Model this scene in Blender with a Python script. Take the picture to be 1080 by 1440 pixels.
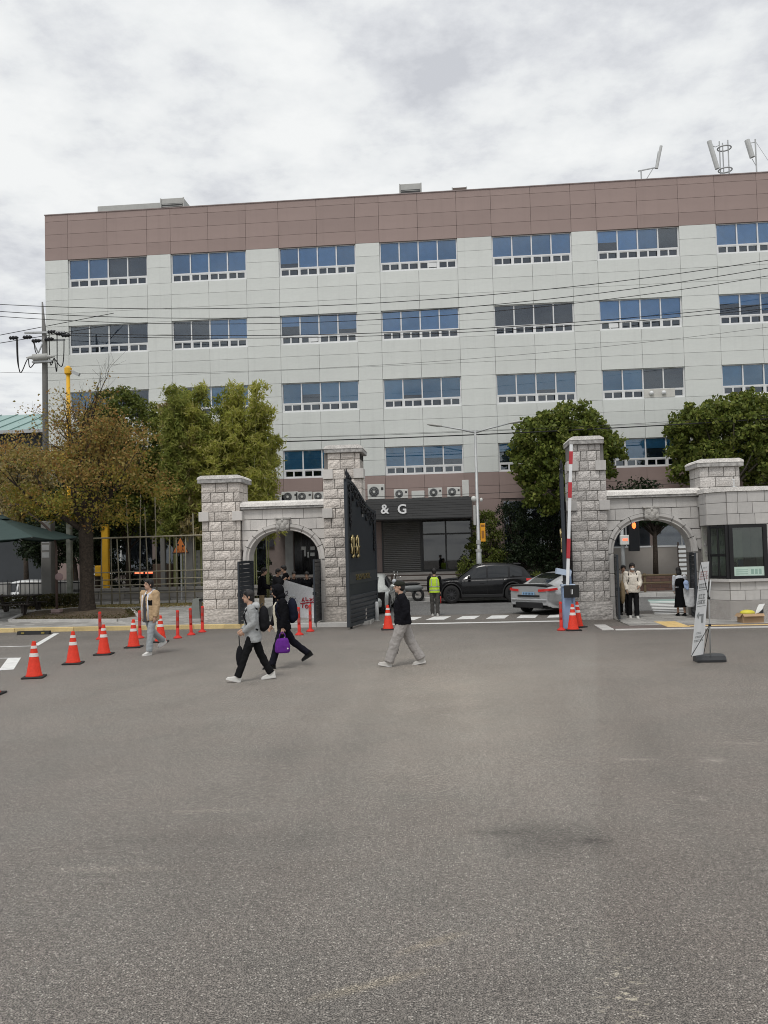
import bpy, math, random
import numpy as np
from mathutils import Vector, Matrix
from math import sin, cos, pi, radians

for o in list(bpy.data.objects): bpy.data.objects.remove(o)
SC = bpy.context.scene
COL = SC.collection
rng = random.Random(7)

# ------------------------------------------------------------------ camera
FPX, CAMZ = 1200.0, 2.45
ROLL, PITCH, YAW = radians(1.5), radians(2.386), radians(4.67)
_fw = Vector((-sin(YAW)*cos(PITCH), cos(YAW)*cos(PITCH), sin(PITCH)))
_r0 = Vector((cos(YAW), sin(YAW), 0)); _u0 = _r0.cross(_fw)
_R = _r0*cos(ROLL) - _u0*sin(ROLL); _U = _u0*cos(ROLL) + _r0*sin(ROLL)
camd = bpy.data.cameras.new('camera'); cam = bpy.data.objects.new('camera', camd); COL.objects.link(cam)
camd.sensor_fit = 'VERTICAL'; camd.sensor_height = 36; camd.lens = 36*FPX/1440; camd.clip_end = 2000
M3 = Matrix((_R, _U, -_fw)).transposed()
cam.matrix_world = Matrix.Translation((0, 0, CAMZ)) @ M3.to_4x4()
SC.camera = cam

def at(x, y, Y):
    """survey point of the photograph at distance Y from the camera"""
    d = _R*(x-540) + _U*(720-y) + _fw*FPX
    return Vector((0, 0, CAMZ)) + d*(Y/d.y)
def gnd(x, y, z=0.0):
    d = _R*(x-540) + _U*(720-y) + _fw*FPX
    return Vector((0, 0, CAMZ)) + d*((z-CAMZ)/d.z)

# ------------------------------------------------------------------ sky, sun
SUN_EL, SUN_AZ = radians(60), radians(195)      # azimuth clockwise from +Y: behind the camera
W = bpy.data.worlds.new('World'); SC.world = W; W.use_nodes = True
nt = W.node_tree; nt.nodes.clear()
def N(nt, typ, **kw):
    n = nt.nodes.new(typ)
    for k, v in kw.items():
        if k in n.inputs: n.inputs[k].default_value = v
        else: setattr(n, k, v)
    return n
L = nt.links.new
out = N(nt, 'ShaderNodeOutputWorld'); bg = N(nt, 'ShaderNodeBackground')
sky = N(nt, 'ShaderNodeTexSky'); sky.sky_type = 'NISHITA'; sky.sun_disc = False
sky.sun_elevation = SUN_EL; sky.sun_rotation = SUN_AZ
skm = N(nt, 'ShaderNodeMix', data_type='RGBA', blend_type='MULTIPLY'); skm.inputs[0].default_value = 1
L(sky.outputs[0], skm.inputs[6]); skm.inputs[7].default_value = (0.1, 0.1, 0.1, 1)
tc = N(nt, 'ShaderNodeTexCoord'); sp = N(nt, 'ShaderNodeSeparateXYZ'); L(tc.outputs['Generated'], sp.inputs[0])
zz = N(nt, 'ShaderNodeMath', operation='ADD'); zc = N(nt, 'ShaderNodeMath', operation='MAXIMUM'); zc.inputs[1].default_value = 0
L(sp.outputs[2], zc.inputs[0]); L(zc.outputs[0], zz.inputs[0]); zz.inputs[1].default_value = 0.13
dx = N(nt, 'ShaderNodeMath', operation='DIVIDE'); dy = N(nt, 'ShaderNodeMath', operation='DIVIDE')
L(sp.outputs[0], dx.inputs[0]); L(zz.outputs[0], dx.inputs[1]); L(sp.outputs[1], dy.inputs[0]); L(zz.outputs[0], dy.inputs[1])
cb = N(nt, 'ShaderNodeCombineXYZ'); L(dx.outputs[0], cb.inputs[0]); L(dy.outputs[0], cb.inputs[1]); cb.inputs[2].default_value = 3.7
n1 = N(nt, 'ShaderNodeTexNoise', Scale=3.4, Detail=10.0, Roughness=0.60); L(cb.outputs[0], n1.inputs['Vector'])
n2 = N(nt, 'ShaderNodeTexNoise', Scale=0.8, Detail=4.0, Roughness=0.5); L(cb.outputs[0], n2.inputs['Vector'])
ad = N(nt, 'ShaderNodeMath', operation='MULTIPLY_ADD'); L(n2.outputs[0], ad.inputs[0]); ad.inputs[1].default_value = 0.75
L(n1.outputs[0], ad.inputs[2])
cr = N(nt, 'ShaderNodeValToRGB'); L(ad.outputs[0], cr.inputs[0])
e = cr.color_ramp.elements
e[0].position = 0.71; e[0].color = (0.57, 0.585, 0.62, 1)
e[1].position = 1.0; e[1].color = (0.875, 0.885, 0.88, 1)
k = e.new(0.80); k.color = (0.69, 0.705, 0.73, 1)
k = e.new(0.885); k.color = (0.80, 0.815, 0.82, 1)
cl = N(nt, 'ShaderNodeMix', data_type='RGBA'); cl.inputs[0].default_value = 0.95
L(skm.outputs[2], cl.inputs[6]); L(cr.outputs[0], cl.inputs[7])
# an overcast sky is brighter overhead than near the horizon
gr = N(nt, 'ShaderNodeMapRange'); L(sp.outputs[2], gr.inputs[0])
gr.inputs[1].default_value = 0.0; gr.inputs[2].default_value = 1.0; gr.inputs[3].default_value = 1.02; gr.inputs[4].default_value = 1.15
L(cl.outputs[2], bg.inputs[0]); L(gr.outputs[0], bg.inputs[1]); L(bg.outputs[0], out.inputs[0])

sl = bpy.data.lights.new('sun', 'SUN'); sl.energy = 1.5; sl.angle = radians(15); sl.color = (1.0, 0.965, 0.92)
so = bpy.data.objects.new('sun', sl); COL.objects.link(so)
_sd = Vector((sin(SUN_AZ)*cos(SUN_EL), cos(SUN_AZ)*cos(SUN_EL), sin(SUN_EL)))
so.rotation_euler = _sd.to_track_quat('Z', 'Y').to_euler(); so.location = (0, -20, 40)
SC.view_settings.view_transform = 'Standard'; SC.view_settings.look = 'None'
SC.view_settings.exposure = 0.0; SC.view_settings.gamma = 1.0
SC.view_settings.use_curve_mapping = False
SC.render.engine = 'CYCLES'
SC.cycles.use_denoising = True; SC.cycles.filter_width = 1.0; SC.cycles.max_bounces = 6; SC.cycles.diffuse_bounces = 3; SC.cycles.transparent_max_bounces = 8

# ------------------------------------------------------------------ materials
MATS = {}
def pm(name, col, rough=0.7, metal=0.0, var=0.12, vscale=3.0, bump=0.0, bscale=40.0, spec=0.4, rand=0.0, coat=0.0, streak=0.0, fine=0.0, fscale=60.0, emit=None):
    """principled material: colour mottled by noise, per-object tint, fine grain and bump"""
    if name in MATS: return MATS[name]
    m = bpy.data.materials.new(name); m.use_nodes = True; t = m.node_tree; b = t.nodes['Principled BSDF']
    b.inputs['Roughness'].default_value = rough; b.inputs['Metallic'].default_value = metal
    b.inputs['Specular IOR Level'].default_value = spec; b.inputs['Coat Weight'].default_value = coat
    c = (col[0], col[1], col[2], 1)
    co = t.nodes.new('ShaderNodeTexCoord')
    nz = N(t, 'ShaderNodeTexNoise', Scale=vscale, Detail=5.0, Roughness=0.6); t.links.new(co.outputs['Object'], nz.inputs['Vector'])
    mr = N(t, 'ShaderNodeMapRange'); t.links.new(nz.outputs[0], mr.inputs[0])
    mr.inputs[1].default_value = 0.25; mr.inputs[2].default_value = 0.75; mr.inputs[3].default_value = 1-var; mr.inputs[4].default_value = 1+var
    val = mr.outputs[0]
    if fine:
        n3 = N(t, 'ShaderNodeTexNoise', Scale=fscale, Detail=2.0); t.links.new(co.outputs['Object'], n3.inputs['Vector'])
        m3 = N(t, 'ShaderNodeMapRange'); t.links.new(n3.outputs[0], m3.inputs[0])
        m3.inputs[1].default_value = 0.3; m3.inputs[2].default_value = 0.7; m3.inputs[3].default_value = 1-fine; m3.inputs[4].default_value = 1+fine
        mu = N(t, 'ShaderNodeMath', operation='MULTIPLY'); t.links.new(val, mu.inputs[0]); t.links.new(m3.outputs[0], mu.inputs[1]); val = mu.outputs[0]
    if rand:
        oi = t.nodes.new('ShaderNodeObjectInfo'); m4 = N(t, 'ShaderNodeMapRange'); t.links.new(oi.outputs['Random'], m4.inputs[0])
        m4.inputs[3].default_value = 1-rand; m4.inputs[4].default_value = 1+rand
        mu = N(t, 'ShaderNodeMath', operation='MULTIPLY'); t.links.new(val, mu.inputs[0]); t.links.new(m4.outputs[0], mu.inputs[1]); val = mu.outputs[0]
    if streak:      # rain streaks and grime running down the surface
        ge = t.nodes.new('ShaderNodeNewGeometry'); vm = N(t, 'ShaderNodeVectorMath', operation='MULTIPLY'); t.links.new(ge.outputs['Position'], vm.inputs[0]); vm.inputs[1].default_value = (4.5, 4.5, .22)
        n6 = N(t, 'ShaderNodeTexNoise', Scale=1.0, Detail=5.0, Roughness=0.6); t.links.new(vm.outputs[0], n6.inputs['Vector'])
        m6 = N(t, 'ShaderNodeMapRange'); t.links.new(n6.outputs[0], m6.inputs[0]); m6.inputs[1].default_value = .52; m6.inputs[2].default_value = .78; m6.inputs[3].default_value = 1.0; m6.inputs[4].default_value = 1-streak
        n7 = N(t, 'ShaderNodeTexNoise', Scale=.35, Detail=3.0); t.links.new(ge.outputs['Position'], n7.inputs['Vector'])
        m7 = N(t, 'ShaderNodeMapRange'); t.links.new(n7.outputs[0], m7.inputs[0]); m7.inputs[1].default_value = .35; m7.inputs[2].default_value = .65; m7.inputs[3].default_value = 1+streak*.25; m7.inputs[4].default_value = 1-streak*.35
        for s_ in (m6, m7):
            mu = N(t, 'ShaderNodeMath', operation='MULTIPLY'); t.links.new(val, mu.inputs[0]); t.links.new(s_.outputs[0], mu.inputs[1]); val = mu.outputs[0]
    sc = N(t, 'ShaderNodeVectorMath', operation='SCALE'); sc.inputs[0].default_value = c[:3]; t.links.new(val, sc.inputs['Scale'])
    t.links.new(sc.outputs[0], b.inputs['Base Color'])
    if bump:
        n5 = N(t, 'ShaderNodeTexNoise', Scale=bscale, Detail=4.0); t.links.new(co.outputs['Object'], n5.inputs['Vector'])
        bp = N(t, 'ShaderNodeBump', Strength=bump, Distance=0.03); t.links.new(n5.outputs[0], bp.inputs['Height']); t.links.new(bp.outputs[0], b.inputs['Normal'])
    if emit:
        b.inputs['Emission Color'].default_value = (*emit[:3], 1); b.inputs['Emission Strength'].default_value = emit[3]
    MATS[name] = m
    return m

def leafmat(name, cols, rough=0.55, trans=0.35):
    """foliage: every leaf (mesh island) takes its own colour from a range"""
    m = bpy.data.materials.new(name); m.use_nodes = True; t = m.node_tree; b = t.nodes['Principled BSDF']; o = t.nodes['Material Output']
    g = t.nodes.new('ShaderNodeNewGeometry'); r = t.nodes.new('ShaderNodeValToRGB'); t.links.new(g.outputs['Random Per Island'], r.inputs[0])
    el = r.color_ramp.elements; n = len(cols)
    el[0].position = 0; el[0].color = (*cols[0], 1); el[1].position = 1; el[1].color = (*cols[-1], 1)
    for i in range(1, n-1):
        q = el.new(i/(n-1)); q.color = (*cols[i], 1)
    t.links.new(r.outputs[0], b.inputs['Base Color']); b.inputs['Roughness'].default_value = rough; b.inputs['Specular IOR Level'].default_value = 0.25
    tr = t.nodes.new('ShaderNodeBsdfTranslucent'); t.links.new(r.outputs[0], tr.inputs[0])
    mx = t.nodes.new('ShaderNodeMixShader'); mx.inputs[0].default_value = trans
    t.links.new(b.outputs[0], mx.inputs[1]); t.links.new(tr.outputs[0], mx.inputs[2]); t.links.new(mx.outputs[0], o.inputs[0])
    return m

def glassmat(name, tint, refl=0.12, rough=0.02):
    """thin pane: mostly clear with a tint, plus a mirror reflection that grows at grazing angles"""
    m = bpy.data.materials.new(name); m.use_nodes = True; t = m.node_tree; t.nodes.clear()
    o = t.nodes.new('ShaderNodeOutputMaterial'); tr = t.nodes.new('ShaderNodeBsdfTransparent'); tr.inputs[0].default_value = (*tint, 1)
    gl = t.nodes.new('ShaderNodeBsdfGlossy'); gl.inputs['Roughness'].default_value = rough
    lw = t.nodes.new('ShaderNodeFresnel'); lw.inputs[0].default_value = 1.5
    ma = N(t, 'ShaderNodeMath', operation='MULTIPLY_ADD'); t.links.new(lw.outputs[0], ma.inputs[0]); ma.inputs[1].default_value = 1.0; ma.inputs[2].default_value = refl-0.04
    mx = t.nodes.new('ShaderNodeMixShader'); t.links.new(ma.outputs[0], mx.inputs[0]); t.links.new(tr.outputs[0], mx.inputs[1]); t.links.new(gl.outputs[0], mx.inputs[2])
    t.links.new(mx.outputs[0], o.inputs[0])
    return m

# ------------------------------------------------------------------ mesh builder and object helpers
def link(o, parent=None):
    COL.objects.link(o)
    if parent is not None: o.parent = parent
    return o
def tag(o, label=None, cat=None, group=None, kind=None):
    if label: o['label'] = label
    if cat: o['category'] = cat
    if group: o['group'] = group
    if kind: o['kind'] = kind
    return o
def thing(name, label, cat, loc=(0, 0, 0), rz=0.0, group=None):
    o = bpy.data.objects.new(name, None); o.empty_display_size = 0.2; link(o)
    o.location = loc; o.rotation_euler = (0, 0, rz)
    return tag(o, label, cat, group)
def copy_tree(o, parent=None):
    c = o.copy(); link(c)
    c.parent = parent
    for ch in list(o.children): copy_tree(ch, c)
    return c

class MB:
    def __init__(s): s.v = []; s.f = []; s.m = []
    def add(s, v, f, m=0):
        n = len(s.v); s.v += [tuple(p) for p in v]; s.f += [tuple(i+n for i in q) for q in f]; s.m += [m]*len(f); return s
    def box(s, x0, x1, y0, y1, z0, z1, m=0):
        v = [(x0,y0,z0),(x1,y0,z0),(x1,y1,z0),(x0,y1,z0),(x0,y0,z1),(x1,y0,z1),(x1,y1,z1),(x0,y1,z1)]
        return s.add(v, [(0,3,2,1),(4,5,6,7),(0,1,5,4),(1,2,6,5),(2,3,7,6),(3,0,4,7)], m)
    def bbox(s, x0, x1, y0, y1, z0, z1, b=0.01, m=0):
        """box with chamfered edges"""
        v = []; 
        for x, sx in ((x0,1),(x1,-1)):
            for y, sy in ((y0,1),(y1,-1)):
                for z, sz in ((z0,1),(z1,-1)):
                    v += [(x, y+sy*b, z+sz*b), (x+sx*b, y, z+sz*b), (x+sx*b, y+sy*b, z)]
        def I(ix,iy,iz,k): return ((ix*2+iy)*2+iz)*3+k
        f = []
        f.append([I(0,0,0,0),I(0,0,1,0),I(0,1,1,0),I(0,1,0,0)]); f.append([I(1,0,0,0),I(1,1,0,0),I(1,1,1,0),I(1,0,1,0)])
        f.append([I(0,0,0,1),I(1,0,0,1),I(1,0,1,1),I(0,0,1,1)]); f.append([I(0,1,0,1),I(0,1,1,1),I(1,1,1,1),I(1,1,0,1)])
        f.append([I(0,0,0,2),I(0,1,0,2),I(1,1,0,2),I(1,0,0,2)]); f.append([I(0,0,1,2),I(1,0,1,2),I(1,1,1,2),I(0,1,1,2)])
        for a in (0,1):
            for c in (0,1):
                f.append([I(0,a,c,1),I(0,a,c,2),I(1,a,c,2),I(1,a,c,1)])
                f.append([I(a,0,c,0),I(a,0,c,2),I(a,1,c,2),I(a,1,c,0)])
                f.append([I(a,c,0,0),I(a,c,0,1),I(a,c,1,1),I(a,c,1,0)])
                for d in (0,1): f.append([I(a,c,d,0),I(a,c,d,1),I(a,c,d,2)])
        return s.add(v, f, m)
    def obox(s, c, size, rot, m=0):
        h = [q/2 for q in size]; n = len(s.v); s.box(-h[0],h[0],-h[1],h[1],-h[2],h[2], m); c = Vector(c)
        for i in range(n, len(s.v)): s.v[i] = tuple(c + rot @ Vector(s.v[i]))
        return s
    def bar(s, a, b, w, h=None, m=0):
        """rectangular bar from a to b"""
        a = Vector(a); b = Vector(b); d = (b-a); q = d.to_track_quat('Z', 'Y').to_matrix()
        return s.obox((a+b)/2, (w, h or w, d.length), q, m)
    def tube(s, pts, r, n=8, m=0, cap=True):
        pts = [Vector(p) for p in pts]; k = len(pts)
        if not hasattr(r, '__len__'): r = [r]*k
        rings = []; up = None
        for i, p in enumerate(pts):
            d = (pts[min(i+1,k-1)] - pts[max(i-1,0)])
            d = d.normalized() if d.length > 1e-9 else Vector((0,0,1))
            if up is None: up = d.orthogonal().normalized()
            else:
                up = up - d*up.dot(d); up = up.normalized() if up.length > 1e-6 else d.orthogonal().normalized()
            w = d.cross(up); rings.append([p + (up*cos(2*pi*j/n) + w*sin(2*pi*j/n))*r[i] for j in range(n)])
        return s.loft(rings, m, cap)
    def loft(s, rings, m=0, cap=True, closed=True):
        n = len(rings[0]); base = len(s.v); f = []
        for q in rings: s.v += [tuple(p) for p in q]
        for i in range(len(rings)-1):
            for j in range(n if closed else n-1):
                a = base+i*n+j; b = base+i*n+(j+1) % n; f.append((a, b, b+n, a+n))
        if cap and closed:
            f.append(tuple(base+j for j in reversed(range(n)))); f.append(tuple(base+(len(rings)-1)*n+j for j in range(n)))
        s.f += f; s.m += [m]*len(f); return s
    def lathe(s, prof, c=(0,0,0), n=16, m=0, axis='z', cap=True):
        rings = []
        for r, z in prof:
            q = []
            for j in range(n):
                a = 2*pi*j/n
                if axis == 'z': q.append((c[0]+r*cos(a), c[1]+r*sin(a), c[2]+z))
                elif axis == 'y': q.append((c[0]+r*sin(a), c[1]+z, c[2]+r*cos(a)))
                else: q.append((c[0]+z, c[1]+r*cos(a), c[2]+r*sin(a)))
            rings.append(q)
        return s.loft(rings, m, cap)
    def prism(s, poly, a, b, axis='y', m=0):
        """extrude a 2-D outline from a to b along an axis; outline is (x,z) for y, (y,z) for x, (x,y) for z"""
        def P(p, t):
            return (p[0], t, p[1]) if axis == 'y' else ((t, p[0], p[1]) if axis == 'x' else (p[0], p[1], t))
        n = len(poly); v = [P(p, a) for p in poly] + [P(p, b) for p in poly]
        f = [tuple(range(n)), tuple(reversed(range(n, 2*n)))] + [(i, n+i, n+(i+1) % n, (i+1) % n) for i in range(n)]
        return s.add(v, f, m)
    def ell(s, c, r, n=12, k=8, m=0, rot=None):
        rings = []; c = Vector(c)
        for i in range(k+1):
            t = pi*(0.02 + 0.96*i/k) - pi/2
            q = []
            for j in range(n):
                a = 2*pi*j/n; p = Vector((r[0]*cos(t)*cos(a), r[1]*cos(t)*sin(a), r[2]*sin(t)))
                q.append(c + (rot @ p if rot else p))
            rings.append(q)
        return s.loft(rings, m)
    def mesh(s, name):
        me = bpy.data.meshes.new(name); me.from_pydata(s.v, [], s.f)
        if any(s.m): me.polygons.foreach_set('material_index', s.m)
        me.update(); return me
    def build(s, name, mats, parent=None, smooth=False, loc=None, fix=True):
        me = s.mesh(name)
        if fix:
            import bmesh
            bm = bmesh.new(); bm.from_mesh(me); bmesh.ops.recalc_face_normals(bm, faces=bm.faces); bm.to_mesh(me); bm.free()
        for q in (mats if isinstance(mats, (list, tuple)) else [mats]): me.materials.append(q)
        if smooth: me.polygons.foreach_set('use_smooth', [True]*len(me.polygons))
        o = link(bpy.data.objects.new(name, me), parent)
        if loc is not None: o.location = loc
        return o
def inst(name, me, parent, loc, scale=(1,1,1), rz=0.0):
    o = link(bpy.data.objects.new(name, me), parent); o.location = loc; o.scale = scale; o.rotation_euler = (0, 0, rz); return o
def meshobj(name, me, mat, parent=None):
    me.materials.append(mat); return link(bpy.data.objects.new(name, me), parent)
def textmesh(body, size, ext=0.01, bold=0.0):
    cu = bpy.data.curves.new('lettering', 'FONT'); cu.body = body; cu.size = size; cu.extrude = ext; cu.offset = bold
    cu.align_x = 'CENTER'; cu.align_y = 'CENTER'; cu.resolution_u = 3
    o = bpy.data.objects.new('lettering', cu); COL.objects.link(o)
    me = bpy.data.meshes.new_from_object(o.evaluated_get(bpy.context.evaluated_depsgraph_get()))
    bpy.data.objects.remove(o); bpy.data.curves.remove(cu); return me
# ------------------------------------------------------------------ ground, road, pavements
def asphalt(name, base, yard=True):
    m = bpy.data.materials.new(name); m.use_nodes = True; t = m.node_tree; b = t.nodes['Principled BSDF']; K = t.links.new
    co = t.nodes.new('ShaderNodeTexCoord'); P = co.outputs['Object']
    def noise(scale, detail=3.0, rough=0.55, vec=None, dim='3D'):
        n = N(t, 'ShaderNodeTexNoise', Scale=scale, Detail=detail, Roughness=rough); K(vec or P, n.inputs['Vector']); return n.outputs[0]
    def rmp(v, a, bb, c, d):
        r = N(t, 'ShaderNodeMapRange'); K(v, r.inputs[0])
        for i, q in enumerate((a, bb, c, d)): r.inputs[i+1].default_value = q
        return r.outputs[0]
    def mul(a, c):
        r = N(t, 'ShaderNodeMath', operation='MULTIPLY'); K(a, r.inputs[0])
        if isinstance(c, float): r.inputs[1].default_value = c
        else: K(c, r.inputs[1])
        return r.outputs[0]
    v = rmp(noise(0.16, 4), .3, .7, .88, 1.12)
    v = mul(v, rmp(noise(0.7, 6, .7), .3, .7, .84, 1.16))
    v = mul(v, rmp(noise(13.0, 2, .8), .32, .68, .84, 1.16))
    v = mul(v, rmp(noise(36.0, 1), .34, .66, .72, 1.28))
    v = mul(v, rmp(noise(105.0, 1), .36, .64, .30, 1.70))
    vo = N(t, 'ShaderNodeTexVoronoi', Scale=62.0); K(P, vo.inputs['Vector'])                     # pale stone chips in the surface
    cs_ = N(t, 'ShaderNodeSeparateColor'); K(vo.outputs['Color'], cs_.inputs[0])
    fleck = mul(rmp(vo.outputs['Distance'], .22, .42, 1, 0), rmp(cs_.outputs[0], .80, .88, 0, 1))
    pit = mul(rmp(vo.outputs['Distance'], .25, .5, 1, 0), rmp(cs_.outputs[1], .72, .80, 0, 1))
    sc = N(t, 'ShaderNodeVectorMath', operation='SCALE'); sc.inputs[0].default_value = base; K(v, sc.inputs['Scale'])
    col = sc.outputs[0]
    def mix(fac, c2, col):
        r = N(t, 'ShaderNodeMix', data_type='RGBA'); K(fac, r.inputs[0]); K(col, r.inputs[6]); r.inputs[7].default_value = (*c2, 1); return r.outputs[2]
    tint = rmp(noise(1.1, 5, .65), .38, .62, 0, 1)
    r_ = N(t, 'ShaderNodeMix', data_type='RGBA', blend_type='MULTIPLY'); r_.inputs[0].default_value = 1; K(col, r_.inputs[6])
    r2 = N(t, 'ShaderNodeMix', data_type='RGBA'); K(tint, r2.inputs[0]); r2.inputs[6].default_value = (1.015, .995, .98, 1); r2.inputs[7].default_value = (.98, .985, .975, 1); K(r2.outputs[2], r_.inputs[7]); col = r_.outputs[2]
    col = mix(mul(pit, .7), (.045, .042, .04), col)
    col = mix(mul(fleck, .85), (.52, .49, .44), col)
    if yard:
        def patch(c, rx, ry, rot=0.0, edge=.5, amp=.7, nsc=3.0):
            """soft blotch with a ragged outline, lying on the ground at c"""
            mp = N(t, 'ShaderNodeMapping'); mp.vector_type = 'TEXTURE'; K(P, mp.inputs[0])
            mp.inputs['Location'].default_value = (c[0], c[1], 0); mp.inputs['Rotation'].default_value = (0, 0, rot); mp.inputs['Scale'].default_value = (rx, ry, 1)
            ln = N(t, 'ShaderNodeVectorMath', operation='LENGTH'); K(mp.outputs[0], ln.inputs[0])
            a = N(t, 'ShaderNodeMath', operation='MULTIPLY_ADD'); K(noise(nsc, 5, .7), a.inputs[0]); a.inputs[1].default_value = amp*2; K(ln.outputs['Value'], a.inputs[2])
            return rmp(a.outputs[0], amp+edge, amp+1.0, 1, 0)
        def shade(fac, k, col, tint=(1, 1, 1)):
            """darken or lighten the surface by a factor, its grain kept"""
            r = N(t, 'ShaderNodeMix', data_type='RGBA'); K(fac, r.inputs[0]); r.inputs[6].default_value = (1, 1, 1, 1); r.inputs[7].default_value = (k*tint[0], k*tint[1], k*tint[2], 1)
            q = N(t, 'ShaderNodeVectorMath', operation='MULTIPLY'); K(col, q.inputs[0]); K(r.outputs[2], q.inputs[1]); return q.outputs[0]
        def spot(x, y, rx, ry, rot, edge, amp, nsc, k, col, tint=(1, 1, 1)):
            p = gnd(x, y); return shade(patch((p.x, p.y), rx, ry, rot, edge, amp, nsc), k, col, tint)
        warm = (1.015, 1.0, .97)
        # newer strip of surfacing right of a straight joint
        a, c = gnd(838, 915), gnd(846, 1438)
        sx = N(t, 'ShaderNodeSeparateXYZ'); K(P, sx.inputs[0])
        q = N(t, 'ShaderNodeMath', operation='MULTIPLY_ADD'); K(sx.outputs[1], q.inputs[0]); q.inputs[1].default_value = -(a.x-c.x)/(a.y-c.y); K(sx.outputs[0], q.inputs[2])
        x0 = a.x - a.y*(a.x-c.x)/(a.y-c.y)
        wob = N(t, 'ShaderNodeMath', operation='MULTIPLY_ADD'); K(noise(2.0, 4), wob.inputs[0]); wob.inputs[1].default_value = .10; K(q.outputs[0], wob.inputs[2])
        col = shade(rmp(wob.outputs[0], x0+.02, x0+.10, 0, 1), .91, col, (1.0, .985, .98))
        col = spot(640, 965, 10.5, 11.0, 0, -.3, .35, .35, 1.80, col, warm)          # worn lane through the gate, with grazing sheen of the far ground painted in
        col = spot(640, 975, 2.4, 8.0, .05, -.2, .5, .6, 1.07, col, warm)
        for (xa, ya, xb, yb, w_, k_) in ((120, 1440, 500, 925, .45, .86), (300, 1440, 560, 930, .40, .86), (720, 1440, 650, 930, .40, 1.12), (960, 1440, 760, 920, .40, .88), (1080, 1300, 850, 940, .35, .88), (0, 1010, 420, 905, .35, .84), (0, 1060, 560, 905, .30, .90)):
            p, q_ = gnd(xa, ya), gnd(xb, yb); d_ = q_-p; col = shade(patch(((p.x+q_.x)/2, (p.y+q_.y)/2), d_.length*.55, w_, math.atan2(d_.y, d_.x), -.3, .5, 1.2), k_, col)      # tyre tracks
        col = spot(775, 1180, .62, .62, -.12, -.2, .55, 5.0, .52, col); col = spot(700, 1170, .42, .14, .0, -.2, .9, 8.0, .6, col); col = spot(835, 1182, .20, .16, 0, -.1, .8, 9.0, .5, col)   # oil stain
        col = spot(150, 1222, .62, .10, .03, -.4, .6, 6.0, 1.45, col, warm); col = spot(300, 1140, .55, .10, .12, -.4, .6, 5.0, 1.35, col, warm); col = spot(230, 1180, .8, .3, .2, -.3, .6, 3.0, .82, col)
        col = spot(520, 1385, .55, .07, .5, -.4, .6, 8.0, 1.55, col, (1.05, 1.0, .86)); col = spot(610, 1325, .35, .06, .62, -.4, .6, 8.0, 1.5, col, (1.05, 1.0, .86))
        col = spot(400, 1180, .9, .35, .2, -.3, .6, 2.5, .84, col); col = spot(700, 1390, 1.1, .35, .2, -.3, .6, 2.5, .84, col); col = spot(1000, 1230, 1.0, .5, 0, -.3, .6, 2.0, .88, col)
        col = spot(890, 1068, .35, .08, 0, -.4, .7, 8.0, 1.5, col); col = spot(1003, 1069, .22, .14, 0, -.4, .7, 8.0, 1.6, col); col = spot(1040, 1045, .6, .08, -.1, -.4, .7, 6.0, 1.4, col); col = spot(988, 1123, .12, .12, 0, -.4, .7, 9.0, 1.6, col)
        col = spot(950, 905, 1.8, .22, .1, -.3, .5, 2.0, .82, col); col = spot(676, 993, .25, .06, 0, -.2, .6, 6.0, .72, col); col = spot(140, 970, .30, .06, 0, -.2, .6, 6.0, .7, col)
        # remains of cream paint along the joint
        p = gnd(880, 1405); pa = patch((p.x, p.y), .22, .95, 0, -.2, .35, 5.0)
        mp = N(t, 'ShaderNodeMapping'); K(P, mp.inputs[0]); mp.inputs['Scale'].default_value = (11, 24, 1)
        fl = rmp(noise(1.0, 6, .75, mp.outputs[0]), .56, .60, 0, 1)
        col = mix(mul(mul(pa, fl), .9), (.62, .56, .43), col)
    K(col, b.inputs['Base Color']); b.inputs['Roughness'].default_value = .72; b.inputs['Specular IOR Level'].default_value = .45
    bp = N(t, 'ShaderNodeBump', Strength=.35, Distance=.008); K(noise(110.0, 2, .7), bp.inputs['Height']); K(bp.outputs[0], b.inputs['Normal'])
    return m
def sheet(name, poly, z, mat, kind='structure', parent=None):
    o = MB().add([(p[0], p[1], z) for p in poly], [tuple(range(len(poly)))]).build(name, mat, parent)
    if parent is None: tag(o, kind=kind)
    return o
def rect(x0, x1, y0, y1): return [(x0, y0), (x1, y0), (x1, y1), (x0, y1)]

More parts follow.
